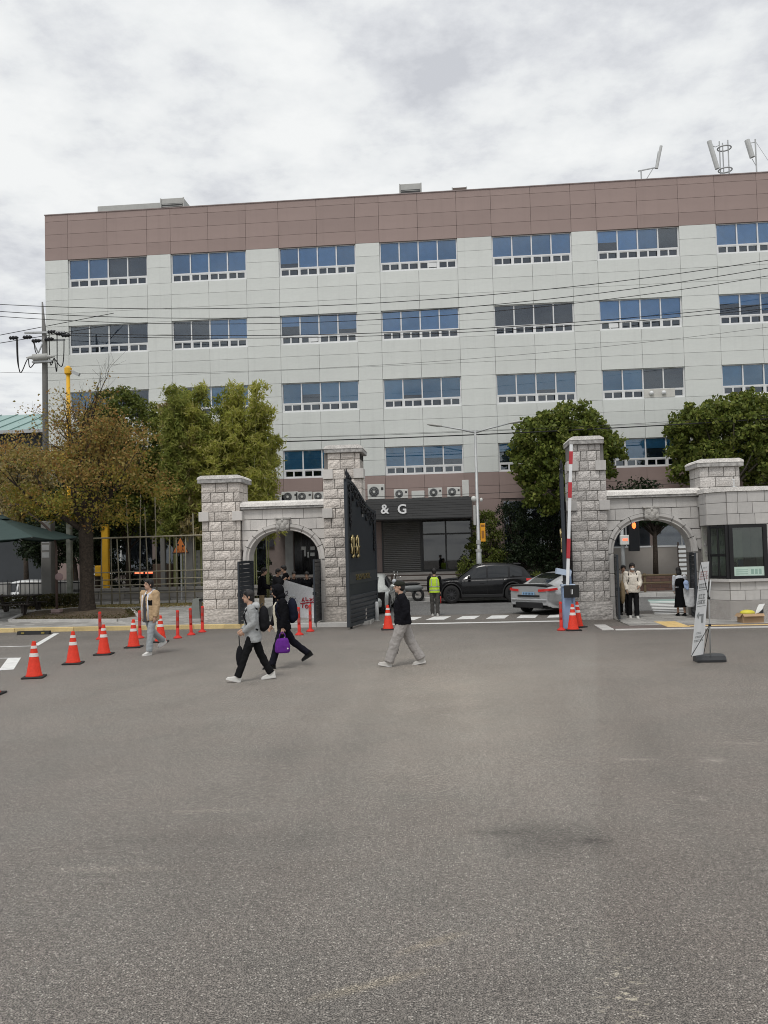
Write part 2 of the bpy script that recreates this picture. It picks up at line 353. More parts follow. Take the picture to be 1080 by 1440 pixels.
M_asph = asphalt('asphalt_yard', (.152, .139, .125)); M_road = asphalt('asphalt_road', (.150, .150, .148), False)
M_white = pm('road_paint', (.72, .72, .70), .7, var=.18, vscale=5, fine=.1)
M_yell = pm('yellow_paint', (.62, .44, .16), .75, var=.25, vscale=2.5, fine=.15)
def pavemat(name, c, sx, sy, mort=.6, var=.25):
    m = bpy.data.materials.new(name); m.use_nodes = True; t = m.node_tree; b = t.nodes['Principled BSDF']
    co = t.nodes.new('ShaderNodeTexCoord'); br = t.nodes.new('ShaderNodeTexBrick'); t.links.new(co.outputs['Object'], br.inputs[0])
    br.inputs['Scale'].default_value = 1; br.inputs['Brick Width'].default_value = sx; br.inputs['Row Height'].default_value = sy
    br.inputs['Mortar Size'].default_value = .008
    br.inputs['Color1'].default_value = (*[q*(1+var) for q in c], 1); br.inputs['Color2'].default_value = (*[q*(1-var) for q in c], 1); br.inputs['Mortar'].default_value = (*[q*mort for q in c], 1)
    nz = N(t, 'ShaderNodeTexNoise', Scale=1.2, Detail=5.0); t.links.new(co.outputs['Object'], nz.inputs['Vector'])
    mr = N(t, 'ShaderNodeMapRange'); t.links.new(nz.outputs[0], mr.inputs[0]); mr.inputs[1].default_value = .3; mr.inputs[2].default_value = .7; mr.inputs[3].default_value = .8; mr.inputs[4].default_value = 1.2
    sc = N(t, 'ShaderNodeVectorMath', operation='SCALE'); t.links.new(br.outputs[0], sc.inputs[0]); t.links.new(mr.outputs[0], sc.inputs['Scale'])
    t.links.new(sc.outputs[0], b.inputs['Base Color']); b.inputs['Roughness'].default_value = .85
    return m
M_pave = pavemat('grey_pavers', (.33, .32, .30), .4, .2); M_brownpave = pavemat('brown_pavers', (.155, .125, .112), .2, .1)
M_kerb = pm('granite_kerb', (.46, .45, .43), .85, var=.15, vscale=2, fine=.2, fscale=90, rand=.08)
M_kerby = pm('yellow_kerb', (.58, .45, .22), .85, var=.25, vscale=2, fine=.2, rand=.12)
M_soil = pm('soil', (.10, .075, .05), .95, var=.35, vscale=3, fine=.4, fscale=30)
M_conc = pm('concrete', (.36, .355, .34), .85, var=.15, vscale=1.5, fine=.12, bump=.2)

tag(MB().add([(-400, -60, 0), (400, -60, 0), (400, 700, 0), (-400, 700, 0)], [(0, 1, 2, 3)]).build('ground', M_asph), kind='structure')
sheet('road', rect(-150, 150, 30.6, 38.5), .004, M_road)
tag(MB().bbox(-16.3, -7.4, 34.41, 38.3, -.05, .30, .02).build('planting_bed', M_soil), kind='structure')
# painted lines in the gateway
sheet('gate_line', [(-2.35, 27.05), (3.45, 27.05), (3.45, 27.42), (-2.35, 27.42)], .006, M_white)
for i in range(6):
    x = -2.05 + i*1.0
    sheet('crossing_bar', [(x, 28.55), (x+.62, 28.55), (x+.86, 29.85), (x+.26, 29.85)], .006, M_white)
for i in range(9):
    y = 28.95 + i*.72
    sk = (y-28.9)*.19
    sheet('crossing_bar', [(6.55+sk, y), (9.6+sk, y), (9.6+sk, y+.36), (6.55+sk, y+.36)], .008, M_white)
sheet('crossing_patch', [(7.55, 34.2), (11.2, 34.2), (11.6, 36.3), (7.9, 36.3)], .0065, pm('teal_paint', (.28, .38, .35), .8, var=.2))
sheet('road_line', rect(-60, 60, 38.05, 38.2), .0075, M_white)
# right-hand pavement before the pedestrian arch
tag(MB().bbox(4.95, 30, 25.15, 28.8, -.1, .03).build('pavement', M_pave), kind='structure')
tag(MB().bbox(4.35, 30, 24.25, 25.145, -.1, .026).build('pavement', M_brownpave), kind='structure')
tag(MB().bbox(4.0, 4.34, 24.2, 25.6, -.1, .03, .01).build('kerb', M_kerb), kind='structure')
tag(MB().bbox(4.36, 30, 24.08, 24.245, -.1, .028, .01).build('kerb', M_kerb), kind='structure')
M_tact = pm('tactile_yellow', (.66, .47, .20), .8, var=.15, vscale=4, fine=.15)
tp = MB()
for i in range(2):
    for j in range(4):
        tp.bbox(5.86+i*.31, 6.16+i*.31, 24.5+j*.42, 24.9+j*.42, .0, .036, .006)
tag(tp.build('tactile_paving', M_tact), kind='structure')
tag(MB().bbox(6.5, 30, 24.62, 24.8, 0, .034, .006).build('tactile_strip', M_tact), kind='structure')

# left-hand pavement, rising to the planting along the fence
def pz(y): return .12 + max(0, y-28)*.064
xs = (-60, -6.95); v = []; 
pv = MB().add([(-60, 27.35, -.1), (-6.95, 27.05, -.1), (-6.95, 27.05, .12), (-60, 27.35, .12), (-60, 28, .12), (-6.95, 28, .12), (-6.95, 34.4, pz(34.4)), (-60, 34.4, pz(34.4)), (-6.95, 34.4, -.1), (-60, 34.4, -.1)],
    [(0, 1, 2, 3), (3, 2, 5, 4), (4, 5, 6, 7), (7, 6, 8, 9), (1, 8, 6, 5, 2)])
pave = tag(pv.build('pavement', M_pave), kind='structure')
tag(MB().add([(-6.95, 26.98, -.1), (-3.35, 26.85, -.1), (-2.75, 27.5, -.1), (-2.75, 30.4, -.1), (-6.95, 30.4, -.1), (-6.95, 26.98, .1), (-3.35, 26.85, .1), (-2.75, 27.5, .1), (-2.75, 30.4, .1), (-6.95, 30.4, .1)],
    [(5, 6, 7, 8, 9), (0, 1, 6, 5), (1, 2, 7, 6), (2, 3, 8, 7), (3, 4, 9, 8), (4, 0, 5, 9)]).build('pavement', M_pave), kind='structure')
kme = MB().bbox(-.495, .495, -.1, .1, -.15, .135, .012).mesh('kerb_stone'); kme.materials.append(M_kerby)
kme2 = kme.copy(); kme2.materials.clear(); kme2.materials.append(M_kerb)
for i in range(24):
    x = -3.9 - i*1.0
    inst('kerb_stone', kme if i > 2 else kme2, pave, (x, (27.05-(x+6.95)*.00566 if x < -6.95 else 26.98-.036*(x+6.95))-.09, 0), rz=-.006 if x < -6.95 else -.036)
# parking lines at the left edge
def stripe(pts, w, z=.005):
    mb = MB()
    for a, b in zip(pts[:-1], pts[1:]):
        a = Vector(a); b = Vector(b); d = (b-a).normalized(); n = Vector((-d.y, d.x, 0))*w/2
        mb.add([(p.x, p.y, z) for p in (a-n-d*w*.2, b-n+d*w*.2, b+n+d*w*.2, a+n-d*w*.2)], [(0, 1, 2, 3)]); z += .0008
    return tag(mb.build('parking_line', M_white), kind='structure')
stripe([gnd(-60, 911.5), gnd(47, 908.5)], .12); stripe([gnd(50, 908), gnd(79, 891)], .17, .0065)
stripe([gnd(-60, 927), gnd(22, 925.5)], .10); stripe([gnd(9, 942), gnd(20, 926)], .30, .0065); stripe([gnd(-60, 942.5), gnd(10, 942)], .06, .0072)

# ------------------------------------------------------------------ far pavement, steps
far = tag(MB().bbox(-150, 150, 38.5, 43.2, -.1, .15, .02).build('pavement', M_pave), kind='structure')
fk = MB().bbox(-.745, .745, -.09, .09, -.1, .165, .015).mesh('kerb_stone'); fk.materials.append(M_kerb)
for i in range(26): inst('kerb_stone', fk, far, (-19+i*1.5, 38.45, 0))
st = thing('stone_steps', 'long flight of grey stone steps up to the dark shopfront behind the railing', 'steps', (-4, 40.2, .15))
M_step = pm('step_stone', (.27, .255, .24), .85, var=.2, vscale=1.2, fine=.15, rand=.12)
for i in range(6):
    MB().bbox(-6.5, 4.9, i*.32, 2.6, i*.175, (i+1)*.175-.004, .012).build('step', M_step, st)

# ------------------------------------------------------------------ the office building
YF = 43.0
COLX = [(-19.92, -15.63), (-14.36, -10.35), (-8.63, -4.63), (-3.40, .57), (2.32, 6.31), (7.56, 11.60), (13.38, 17.45)]
ROWZ = [(18.08, 16.55), (14.53, 13.00), (11.01, 9.50), (7.54, 6.10)]
M_panel = pm('white_panel', (.65, .67, .64), .55, var=.035, vscale=.8, rand=.03, streak=.07, fine=.02, fscale=8)
M_brown = pm('brown_panel', (.312, .234, .212), .6, var=.06, vscale=.8, rand=.05, streak=.07)
M_joint = pm('panel_joint', (.16, .16, .155), .9)
bld = thing('office_building', 'long four-storey white panelled office building with brown top band and ribbon windows', 'building', (0, YF, 0))
MB().box(-21.1, 24, .27, 16, 0, 20.42).build('wall_core', M_joint, bld)
unit = MB().bbox(-.5, .5, 0, 1, -.5, .5, .004).mesh('wall_panel')
def umesh(mat):
    m = unit.copy(); m.materials.append(mat); return m
U_w, U_b = umesh(M_panel), umesh(M_brown)
edges = [-21.17]
piers, bays = [], []
prev = -21.17
for a, b in COLX:
    piers.append((prev, a)); bays += [(a, (a+b)/2), ((a+b)/2, b)]; prev = b
piers.append((prev, 19.2)); piers.append((19.2, 23.9))
G = .013
def panel(me, x0, x1, z0, z1, nm, d=.26, yo=0.0):
    return inst(nm, me, bld, ((x0+x1)/2, yo, (z0+z1)/2), (x1-x0-G, d, z1-z0-G))
rest = MB()
allc = sorted(piers+bays)
def spans(z0, z1):     # three courses between window rows
    h = z1-z0; return [(z0, z0+h*.34), (z0+h*.34, z0+h*.69), (z0+h*.69, z1)]
np_ = 0
for fl in range(4):
    zt, zb = ROWZ[fl]
    mid = zb + (zt-zb)*.55
    for (x0, x1) in piers:
        for z0, z1 in ((zb, mid), (mid, zt)):
            panel(U_w, x0, x1, z0, z1, 'wall_panel'); np_ += 1
    if fl < 3:
        for z0, z1 in spans(ROWZ[fl+1][0], zb):
            for x0, x1 in allc:
                if fl == 2 and x1 < -9:            # behind the trees
                    rest.box(x0+G/2, x1-G/2, 0, .26, z0+G/2, z1-G/2)
                else: panel(U_w, x0, x1, z0, z1, 'wall_panel'); np_ += 1
tag(rest.build('wall_panel', M_panel, bld), kind='stuff')
for z0, z1 in ((18.08, 18.74), (18.74, 19.46), (19.46, 20.16), (20.16, 20.52)):
    for x0, x1 in allc: panel(U_b, x0, x1, z0, z1, 'parapet_panel', .27)
MB().box(-21.19, 24, -.03, .34, 20.515, 20.56).build('parapet_cap', pm('cap_metal', (.26, .21, .20), .5), bld)
for z0, z1 in ((5.42, 6.1), (4.75, 5.42)):
    for x0, x1 in allc: panel(U_b, x0, x1, z0, z1, 'base_panel', .26)
# lower storey: brown piers, plinth
M_plinth = pm('grey_plinth', (.20, .19, .18), .85, var=.2, vscale=1)
for x0, x1 in ((-21.17, -19), (-12.2, -10.9), (-7.75, -6.6), (-4.6, -3.62), (1.05, 2.4), (6.2, 7.2), (12.6, 13.6), (17, 23.9)):
    for z0, z1 in ((1.2, 2.4), (2.4, 3.6), (3.6, 4.74)): panel(U_b, x0, x1, z0, z1, 'pier_panel', .30, -.03)
MB().box(-21.17, -10.6, -.05, .26, .0, 1.2).build('plinth', M_plinth, bld)
MB().box(1.0, 23.9, -.05, .26, .0, 1.2).build('plinth', pm('beige_plinth', (.36, .33, .30), .85, var=.15, vscale=.7), bld)
MB().box(-10.5, .95, -.22, .26, .0, 1.198).build('plinth', M_plinth, bld)

M_frame = pm('white_frame', (.72, .73, .73), .4, var=.05)
M_dkgl = glassmat('dark_pane', (.50, .62, .72), .11)
M_glass = glassmat('window_pane', (.80, .88, .95), .09)
M_blind = pm('blue_blind', (.23, .50, .78), .7, var=.10, vscale=2.0, rand=.22)
M_blindt = pm('teal_blind', (.165, .43, .60), .7, var=.10, vscale=2.0, rand=.2)
M_room = pm('room_dark', (.045, .055, .07), .8, var=.4, vscale=.7, rand=.5)
M_rev = pm('reveal_dark', (.06, .065, .07), .8)
def unitbox(mat, nm):
    me = MB().box(-.5, .5, -.5, .5, -.5, .5).mesh(nm); me.materials.append(mat); return me
UB_frame, UB_room = unitbox(M_frame, 'frame'), unitbox(M_room, 'backing')
U_pane, U_dk = unitbox(M_glass, 'pane'), unitbox(M_dkgl, 'lower_pane')
U_blind, U_blindt = unitbox(M_blind, 'blind'), unitbox(M_blindt, 'blind')
# blind lengths for the four panes of each window (1 drawn right down, 0 up)
BL = {(0,0):(1,1,0,0),(0,1):(1,1,1,1),(0,2):(.75,1,1,1),(0,3):(1,1,1,1),(0,4):(1,1,1,1),(0,5):(.55,1,.95,0),(0,6):(1,1,1,1),
 (1,0):(0,0,0,0),(1,1):(0,0,1,1),(1,2):(.5,1,1,.75),(1,3):(1,1,1,1),(1,4):(0,0,0,0),(1,5):(1,1,1,1),(1,6):(.4,.5,.8,1),
 (2,0):(1,1,0,0),(2,1):(0,1,1,1),(2,2):(1,.55,1,1),(2,3):(1,.8,1,1),(2,4):(1,1,.8,1),(2,5):(1,1,0,0),(2,6):(1,1,1,1),
 (3,0):(1,1,1,1),(3,1):(1,1,1,1),(3,2):(1,1,1,1),(3,3):(1,1,.6,.7),(3,4):(.4,1,1,1),(3,5):(1,1,.5,1),(3,6):(1,1,1,1)}
for r, (zt, zb) in enumerate(ROWZ):
    for c, (xa, xb) in enumerate(COLX):
        w = xb-xa; zs = zb + (zt-zb)*.30          # transom between fixed panes and sliding sashes
        mb = MB(); y0, y1 = .12, .20
        for i in range(5):
            x = xa + .03 + (w-.06)*i/4
            mb.box(x-.03, x+.03, y0-.012, y1, zs+.035, zt-.03)
        mb.box(xa+.002, xb-.002, y0-.016, y1, zs-.035, zs+.035); mb.box(xa+.002, xb-.002, y0-.016, y1, zb+.002, zb+.06); mb.box(xa+.002, xb-.002, y0-.008, y1, zt-.03, zt-.002)
        for i in range(4):
            q0 = xa + .03 + (w-.06)*i/4; q1 = xa + .03 + (w-.06)*(i+1)/4
            mb.box(q0-.05 if i else q0-.03, q0+.09, y0-.014, y1, zb+.06, zs-.035); mb.box((q0+q1)/2-.035, (q0+q1)/2+.035, y0-.006, y1, zb+.06, zs-.035)
            if i == 3: mb.box(q1-.09, q1+.03, y0-.014, y1, zb+.06, zs-.035)
            for a, b in ((zb+.06, zb+.105), (zs-.075, zs-.035)): mb.box(q0+.09, q1-.05, y0-.004, y1, a, b)
        win = mb.build('window', M_frame, bld)
        inst('backing', UB_room, win, ((xa+xb)/2, .262, (zt+zb)/2), (w-.01, .012, zt-zb-.01))
        for i in range(4):
            q0 = xa + .06 + (w-.06)*i/4; q1 = xa + (w-.06)*(i+1)/4
            inst('pane', U_pane, win, ((q0+q1)/2, .165, (zs+zt)/2), (q1-q0-.002, .008, zt-zs-.07))
            bl = BL[(r, c)][i]
            if bl > 0:
                h = (zt-zs-.06)*bl
                inst('blind', U_blindt if r >= 2 else U_blind, win, ((q0+q1)/2, .215, zt-.03-h/2), (q1-q0+.02, .02, h))
            for s in (0, 1):
                a = q0+.06+(q1-q0-.1)*s*.5; b = a+(q1-q0-.1)*.5-.035
                inst('lower_pane', U_dk, win, ((a+b)/2, .17, (zb+zs)/2+.02), (b-a, .008, zs-zb-.17))
for c_, r_, i_ in ((2, 1, 1), (5, 1, 0), (3, 0, 2)):      # paper or boards standing behind a few lower sashes
    xa, xb = COLX[c_]; zb = ROWZ[r_][1]; q0 = xa+(xb-xa)*i_/4
    MB().box(q0+.45, q0+.92, .10, .13, zb+.14, zb+.36).build('sash_board', M_frame, bld)
# wall-mounted vents replacing two lower sashes (third row, sixth column)
mb = MB().box(9.6, 11.1, .06, .118, 9.55, 9.96)
v = mb.build('vent_board', pm('board', (.55, .54, .50), .7), bld)
for x in (9.95, 10.55): MB().lathe([(.10, 0), (.11, -.05), (.09, -.12), (.02, -.14)], (x, .055, 9.76), 12, axis='y').build('vent_hood', M_frame, v, True)

# canopy with the shop letters, shutter, shop glass
M_fascia = pm('fascia_dark', (.060, .060, .060), .55, var=.1, vscale=1)
can = MB(); can.box(-9.0, .85, -2.7, .2, 3.76, 4.74)
cano = can.build('canopy', M_fascia, bld)
for i in range(8): MB().box(-9.02, .87, -2.73, -2.703, 3.80+i*.117, 3.80+i*.117+.105).build('fascia_strip', M_fascia, cano)
M_let = pm('white_letter', (.80, .80, .80), .4)
for ch, px, sz in (('&', 541, .62), ('G', 565.5, .62)):
    me = textmesh(ch, sz, .02, .012); me.materials.append(M_let)
    p = at(px, 716.5, YF-2.73); o = link(bpy.data.objects.new('letter', me), cano); o.location = (p.x, -2.76, p.z); o.rotation_euler = (pi/2, 0, 0)
M_shut = pm('shutter_metal', (.17, .165, .155), .5, metal=.3, var=.12, vscale=1)
sh = MB().box(-3.58, -1.72, -.02, .02, 1.2, 3.76).build('roller_shutter', pm('shutter_back', (.10, .10, .095), .6), bld)
um = MB().prism([(-.5, -.5), (-.5, .5), (.5, .5), (.5, -.5)], -1, 1); slat = MB().add([(-.5, 0, -.5), (.5, 0, -.5), (.5, -1, -.1), (-.5, -1, -.1), (.5, -.7, .35), (-.5, -.7, .35), (.5, 0, .46), (-.5, 0, .46)], [(0, 1, 2, 3), (3, 2, 4, 5), (5, 4, 6, 7), (0, 3, 5, 7), (1, 6, 4, 2)]).mesh('slat'); slat.materials.append(M_shut)
for i in range(26): inst('slat', slat, sh, (-2.65, -.022, 1.25+i*.0965), (1.84, .03, .095))
MB().box(-3.66, -3.58, -.06, .05, 1.2, 3.76).build('shutter_rail', M_fascia, bld); MB().box(-1.72, -1.64, -.06, .05, 1.2, 3.76).build('shutter_rail', M_fascia, bld)
sf = MB()
for x in (-1.6, -.43, .86): sf.box(x-.035, x+.035, -.05, .04, 1.2, 3.76)
sf.box(-1.6, .86, -.052, .04, 1.2, 1.3); sf.box(-1.6, .86, -.052, .04, 3.02, 3.10)
sf = sf.build('shop_front', pm('dark_alu', (.05, .05, .05), .4, metal=.5), bld)
shopgl = glassmat('shop_glass', (.35, .38, .40), .10)
for a, b in ((-1.56, -.47), (-.39, .82)):
    for z0, z1 in ((1.3, 3.02), (3.1, 3.74)): MB().box(a, b, -.006, .002, z0, z1).build('pane', shopgl, sf)
MB().box(-1.6, .86, .22, .25, 1.2, 3.76).build('backing', M_room, sf)
# bay seen through the left arch: blue window, white board, glass door with notices
def bay(x0, x1, z0, z1, nm, m, y0=-.04, y1=.0): return MB().box(x0, x1, y0, y1, z0, z1).build(nm, m, bld)
p0, p1 = at(348, 745, YF), at(374, 797, YF)
lw = bay(p0.x-1.6, p1.x, 1.45, 4.2, 'low_window', M_blindt, .12, .16); MB().box(p0.x-1.6, p1.x, .03, .04, 1.45, 4.2).build('pane', M_glass, lw)
MB().box(p0.x-1.65, p1.x+.05, .0, .06, 1.38, 1.45).build('sill', M_frame, lw)
pa, pb = at(401, 755, YF), at(413, 803, YF)
bay(pa.x, pb.x, 1.2, 3.75, 'white_board', pm('pale_board', (.34, .34, .33), .7))
pa, pb = at(414, 755, YF), at(452, 803, YF)
dr = bay(pa.x, pb.x+.6, 1.2, 3.75, 'glass_door', pm('door_black', (.012, .012, .014), .12, spec=.5), -.03, .02)
M_paper = pm('paper', (.62, .62, .60), .8)
for x, y, w, h in ((427, 771, 6, 5), (439.5, 771, 6, 5), (439.5, 779.5, 6, 5), (429, 778, 2, 9), (433.5, 780, 2, 8)):
    a, b = at(x-w/2, y+h/2, YF), at(x+w/2, y-h/2, YF); MB().box(a.x, b.x, -.036, -.032, a.z, b.z).build('notice', M_paper, dr)
q = at(378.5, 768, YF); MB().box(q.x-.2, q.x+.24, -.05, -.034, 2.65, 3.25).build('wall_sign', pm('sign_dark', (.05, .05, .06), .5), bld)
# dark windows seen through the right arch and the fence
for x0, x1, z0, z1 in ((7.3, 9.6, 2.2, 4.6), (9.75, 12.5, 2.2, 4.6), (13.7, 16.9, 2.2, 4.6), (2.5, 6.1, 2.2, 4.6), (-18.9, -15.6, 1.5, 4.6), (-15.4, -12.3, 1.5, 4.6)):
    w = MB().box(x0, x1, .10, .16, z0, z1).build('low_window', pm('navy_blind', (.05, .085, .14), .6, rand=.25), bld)
    MB().box(x0, x1, .03, .038, z0, z1).build('pane', M_glass, w)
    MB().box(x0-.04, x1+.04, -.04, .07, z0-.08, z0).build('sill', M_frame, w); MB().box((x0+x1)/2-.03, (x0+x1)/2+.03, .0, .06, z0, z1).build('mullion', M_frame, w)
MB().box(-21, 23, .06, .262, 1.2, 4.74).build('lower_wall', pm('dark_stucco', (.21, .17, .155), .85), bld)
MB().box(7.2, 12.6, -.02, .06, 1.2, 2.12).build('lower_wall', pm('beige_plinth', (.36, .33, .30), .85), bld)
# ------------------------------------------------------------------ stone gateways
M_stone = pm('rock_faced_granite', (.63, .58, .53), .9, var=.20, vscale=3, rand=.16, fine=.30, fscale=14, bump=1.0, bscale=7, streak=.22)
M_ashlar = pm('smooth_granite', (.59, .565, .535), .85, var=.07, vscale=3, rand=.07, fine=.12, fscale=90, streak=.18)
M_stone2 = pm('rock_faced_granite_shaded', (.52, .495, .47), .9, var=.20, vscale=3, rand=.16, fine=.30, fscale=14, bump=1.0, bscale=7, streak=.25)  # same granite; the right side's dimmer light is put into the colour
M_ashlar2 = pm('smooth_granite_shaded', (.50, .485, .465), .85, var=.07, vscale=3, rand=.07, fine=.12, fscale=90, streak=.18)  # smooth granite copy, darkened to paint in that shade
M_mortar = pm('mortar', (.20, .19, .18), .95)
M_cope = pm('weathered_coping', (.69, .665, .63), .9, var=.22, vscale=5, fine=.2, fscale=40, bump=.3)
M_copedark = pm('stained_coping', (.36, .35, .335), .9, var=.5, vscale=9, fine=.2, bump=.4)
STONES = []
for k in range(7):
    r = random.Random(40+k); nx, nz = 5, 4; mb = MB(); V = []
    for j in range(nz):
        for i in range(nx):
            x = -.5+i/(nx-1); z = -.5+j/(nz-1); edge = i in (0, nx-1) or j in (0, nz-1)
            V.append((x+(0 if i in (0, nx-1) else r.uniform(-.05, .05)), (.012+.012*r.random()) if edge else .006-.048*r.random(), z+(0 if j in (0, nz-1) else r.uniform(-.06, .06))))
    n = len(V); Fc = [(j*nx+i, j*nx+i+1, (j+1)*nx+i+1, (j+1)*nx+i) for j in range(nz-1) for i in range(nx-1)]
    V += [(-.5, 1, -.5), (.5, 1, -.5), (.5, 1, .5), (-.5, 1, .5)]
    bl, br_, tr_, tl = 0, nx-1, n-1, n-nx
    Fc += [tuple([n+1, n] + list(range(0, nx))), tuple([n+3, n+2] + list(range(n-1, n-nx-1, -1))), tuple([n, n+3] + [j*nx for j in range(nz-1, -1, -1)]), tuple([n+2, n+1] + [j*nx+nx-1 for j in range(nz)]), (n, n+1, n+2, n+3)]
    mb.add(V, Fc); me = mb.mesh('stone'); me.materials.append(M_stone); STONES.append(me)
SMOOTH = MB().bbox(-.5, .5, 0, 1, -.5, .5, .012).mesh('stone'); SMOOTH.materials.append(M_ashlar)
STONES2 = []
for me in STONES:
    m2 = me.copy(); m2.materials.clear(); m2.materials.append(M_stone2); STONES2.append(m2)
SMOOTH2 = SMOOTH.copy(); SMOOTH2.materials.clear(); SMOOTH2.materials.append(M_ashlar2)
SET = [STONES, SMOOTH, M_ashlar]
GY = 27.6; PD = 1.2                               # gate front plane and pillar depth
def course(par, x0, x1, z0, z1, r, y0=0.0, y1=PD, off=0):
    w = x1-x0
    cuts = [[.34, .70], [.20, .56, .86], [.42, .80], [.28, .55, .85]][(r.randrange(4) if off is None else (off*3+r.randrange(2)) % 4)]
    xs = [0]+[min(.93, max(.08, c+r.uniform(-.05, .05))) for c in cuts]+[1]
    for a, b in zip(xs[:-1], xs[1:]):
        g = .020
        inst('stone', r.choice(SET[0]), par, (x0+w*(a+b)/2, y0, (z0+z1)/2), (w*(b-a)-g, .58, z1-z0-g))
        inst('stone', r.choice(SET[0]), par, (x0+w*(a+b)/2, y1, (z0+z1)/2), (w*(b-a)-g, .58, z1-z0-g), pi)
def pillar(par, x0, x1, ztop, seed, base=0.0, narrow=None, proj=()):
    """rock-faced pillar; local y=0 is the front"""
    r = random.Random(seed)
    core = MB().box(x0+.05, x1-.05, .05, PD-.05, base, ztop-.02)
    P = core.build('pillar', M_mortar, par)
    # plinth of one big stone per face
    for y, rz in ((-.05, 0), (PD+.05, pi)): inst('stone', SET[0][seed % 7], P, ((x0+x1)/2, y, (base+.57)/2), (x1-x0+.10, .63, .57-base), rz)
    z = .575; k = 0
    while z < ztop-.1:
        zt = min(z+.3195, ztop)
        if ztop-zt < .12: zt = ztop
        a, b = x0, x1
        if narrow and z > narrow[0]-.05: a, b = narrow[1], narrow[2]
        course(P, a, b, z, zt, r, off=k); z = zt; k += 1
    for zz, a, b in proj:                         # squared stones standing proud at the corners
        for x in (a, b): inst('stone', SET[1], P, (x, -.085, zz+.15), (.33, .5, .31))
    a, b = (narrow[1], narrow[2]) if narrow else (x0, x1)
    cp = MB(); zc = ztop
    cp.bbox(a-.10, b+.10, -.10, PD+.10, zc, zc+.13, .012, 1)
    cp.prism([(a-.11, zc+.13), (b+.11, zc+.13), (b+.09, zc+.19), (b-.03, zc+.25), (a+.03, zc+.25), (a-.09, zc+.19)], -.115, PD+.115, 'y', 0)
    cp.build('cap', [M_cope, M_copedark], P)
    return P
def archz(x, a, h, zs, n=2.25):
    t = abs(x)/a
    return zs + h*(1-t**n)**(1/n) if t < 1 else zs
def gateway(name, label, xo, pil, wall, arch):
    g = thing(name, label, 'gateway', (xo, GY, 0))
    for p in pil:
        p = dict(p); p['x0'] -= xo; p['x1'] -= xo
        if p.get('narrow'): p['narrow'] = (p['narrow'][0], p['narrow'][1]-xo, p['narrow'][2]-xo)
        p['proj'] = [(z, a-xo, b-xo) for z, a, b in p['proj']]
        pillar(g, **p)
    x0, x1, base = wall; x0 -= xo; x1 -= xo; cx, ai, ao, zs, hi, ho = arch; cx -= xo
    y0, y1 = .22, .78; zt = 3.82
    n = 24
    inner = [(cx-ai*cos(pi*i/n), archz(ai*cos(pi*i/n), ai, hi, zs)) for i in range(n+1)]
    # wall behind the facing stones
    core = MB(); poly = [(x0, base), (cx-ai-.02, base)] + inner + [(cx+ai+.02, base), (x1, base), (x1, zt), (x0, zt)]
    v = [(p[0], y0, p[1]) for p in poly]+[(p[0], y1, p[1]) for p in poly]; m = len(poly)
    # front/back as quads between the arch and the wall outline
    top = []
    for i in range(len(inner)-1):
        (xa, za), (xb, zb) = inner[i], inner[i+1]
        for y in (y0, y1): core.add([(xa, y, za), (xb, y, zb), (xb, y, zt), (xa, y, zt)], [(0, 1, 2, 3)])
        core.add([(xa, y0, za), (xb, y0, zb), (xb, y1, zb), (xa, y1, za)], [(0, 1, 2, 3)], 1)
    for a, b in ((x0, cx-ai), (cx+ai, x1)): core.box(a, b, y0, y1, base, zt, 0)
    core.box(x0, x1, y0+.01, y1-.01, zt-.02, zt, 0)
    Wl = core.build('arch_wall', [M_mortar, SET[2]], g)
    # facing blocks, cut to the arch ring
    r = random.Random(5)
    rows = [(3.49, 3.815, 4), (3.13, 3.48, 5), (2.80, 3.12, 4), (2.47, 2.79, 5), (2.14, 2.46, 4), (1.6, 2.13, 2), (1.0, 1.59, 2), (base, .99, 2)]
    for z0, z1, k in rows:
        w = (x1-x0); off = 0 if k % 2 == 0 else -.5/k
        cuts = [x0] + [x0+w*(i/k+off) for i in range(0 if off else 1, k+1) if x0+.05 < x0+w*(i/k+off) < x1-.05] + [x1]
        for a, b in zip(cuts[:-1], cuts[1:]):
            for (ya, yb) in ((y0-.045, y0+.002), (y1-.002, y1+.045)):
                xs = [a+.006+(b-a-.012)*i/10 for i in range(11)]; seg = []
                pieces = []
                for x in xs:
                    lo = z0+.006 if abs(x-cx) >= ao+.008 else max(z0+.006, archz(x-cx, ao+.008, ho+.008, zs))
                    if abs(x-cx) < ao+.008 and z1 <= zs: lo = 99
                    if lo < z1-.02: seg.append((x, lo))
                    else:
                        if len(seg) > 1: pieces.append(seg)
                        seg = []
                if len(seg) > 1: pieces.append(seg)
                for sg in pieces:
                    zz = z1-.006
                    mb = MB()
                    for (xa, la), (xb, lb) in zip(sg[:-1], sg[1:]): mb.add([(xa, ya, la), (xb, ya, lb), (xb, ya, zz), (xa, ya, zz), (xa, yb, la), (xb, yb, lb), (xb, yb, zz), (xa, yb, zz)], [(0, 1, 2, 3), (4, 7, 6, 5), (0, 4, 5, 1), (3, 2, 6, 7)])
                    mb.add([(sg[0][0], ya, sg[0][1]), (sg[0][0], yb, sg[0][1]), (sg[0][0], yb, zz), (sg[0][0], ya, zz)], [(0, 1, 2, 3)])
                    mb.add([(sg[-1][0], ya, sg[-1][1]), (sg[-1][0], yb, sg[-1][1]), (sg[-1][0], yb, zz), (sg[-1][0], ya, zz)], [(0, 1, 2, 3)])
                    mb.build('stone', SET[2], Wl)
    # moulded arch ring in separate stones, carried down the jambs
    def ringpt(t, d):     # t 0..1 round the arch, d 0 inner .. 1 outer
        a = ai+(ao-ai)*d; h = hi+(ho-hi)*d; x = -a*cos(pi*t); return cx+x, archz(x, a, h, zs)
    nv = 9
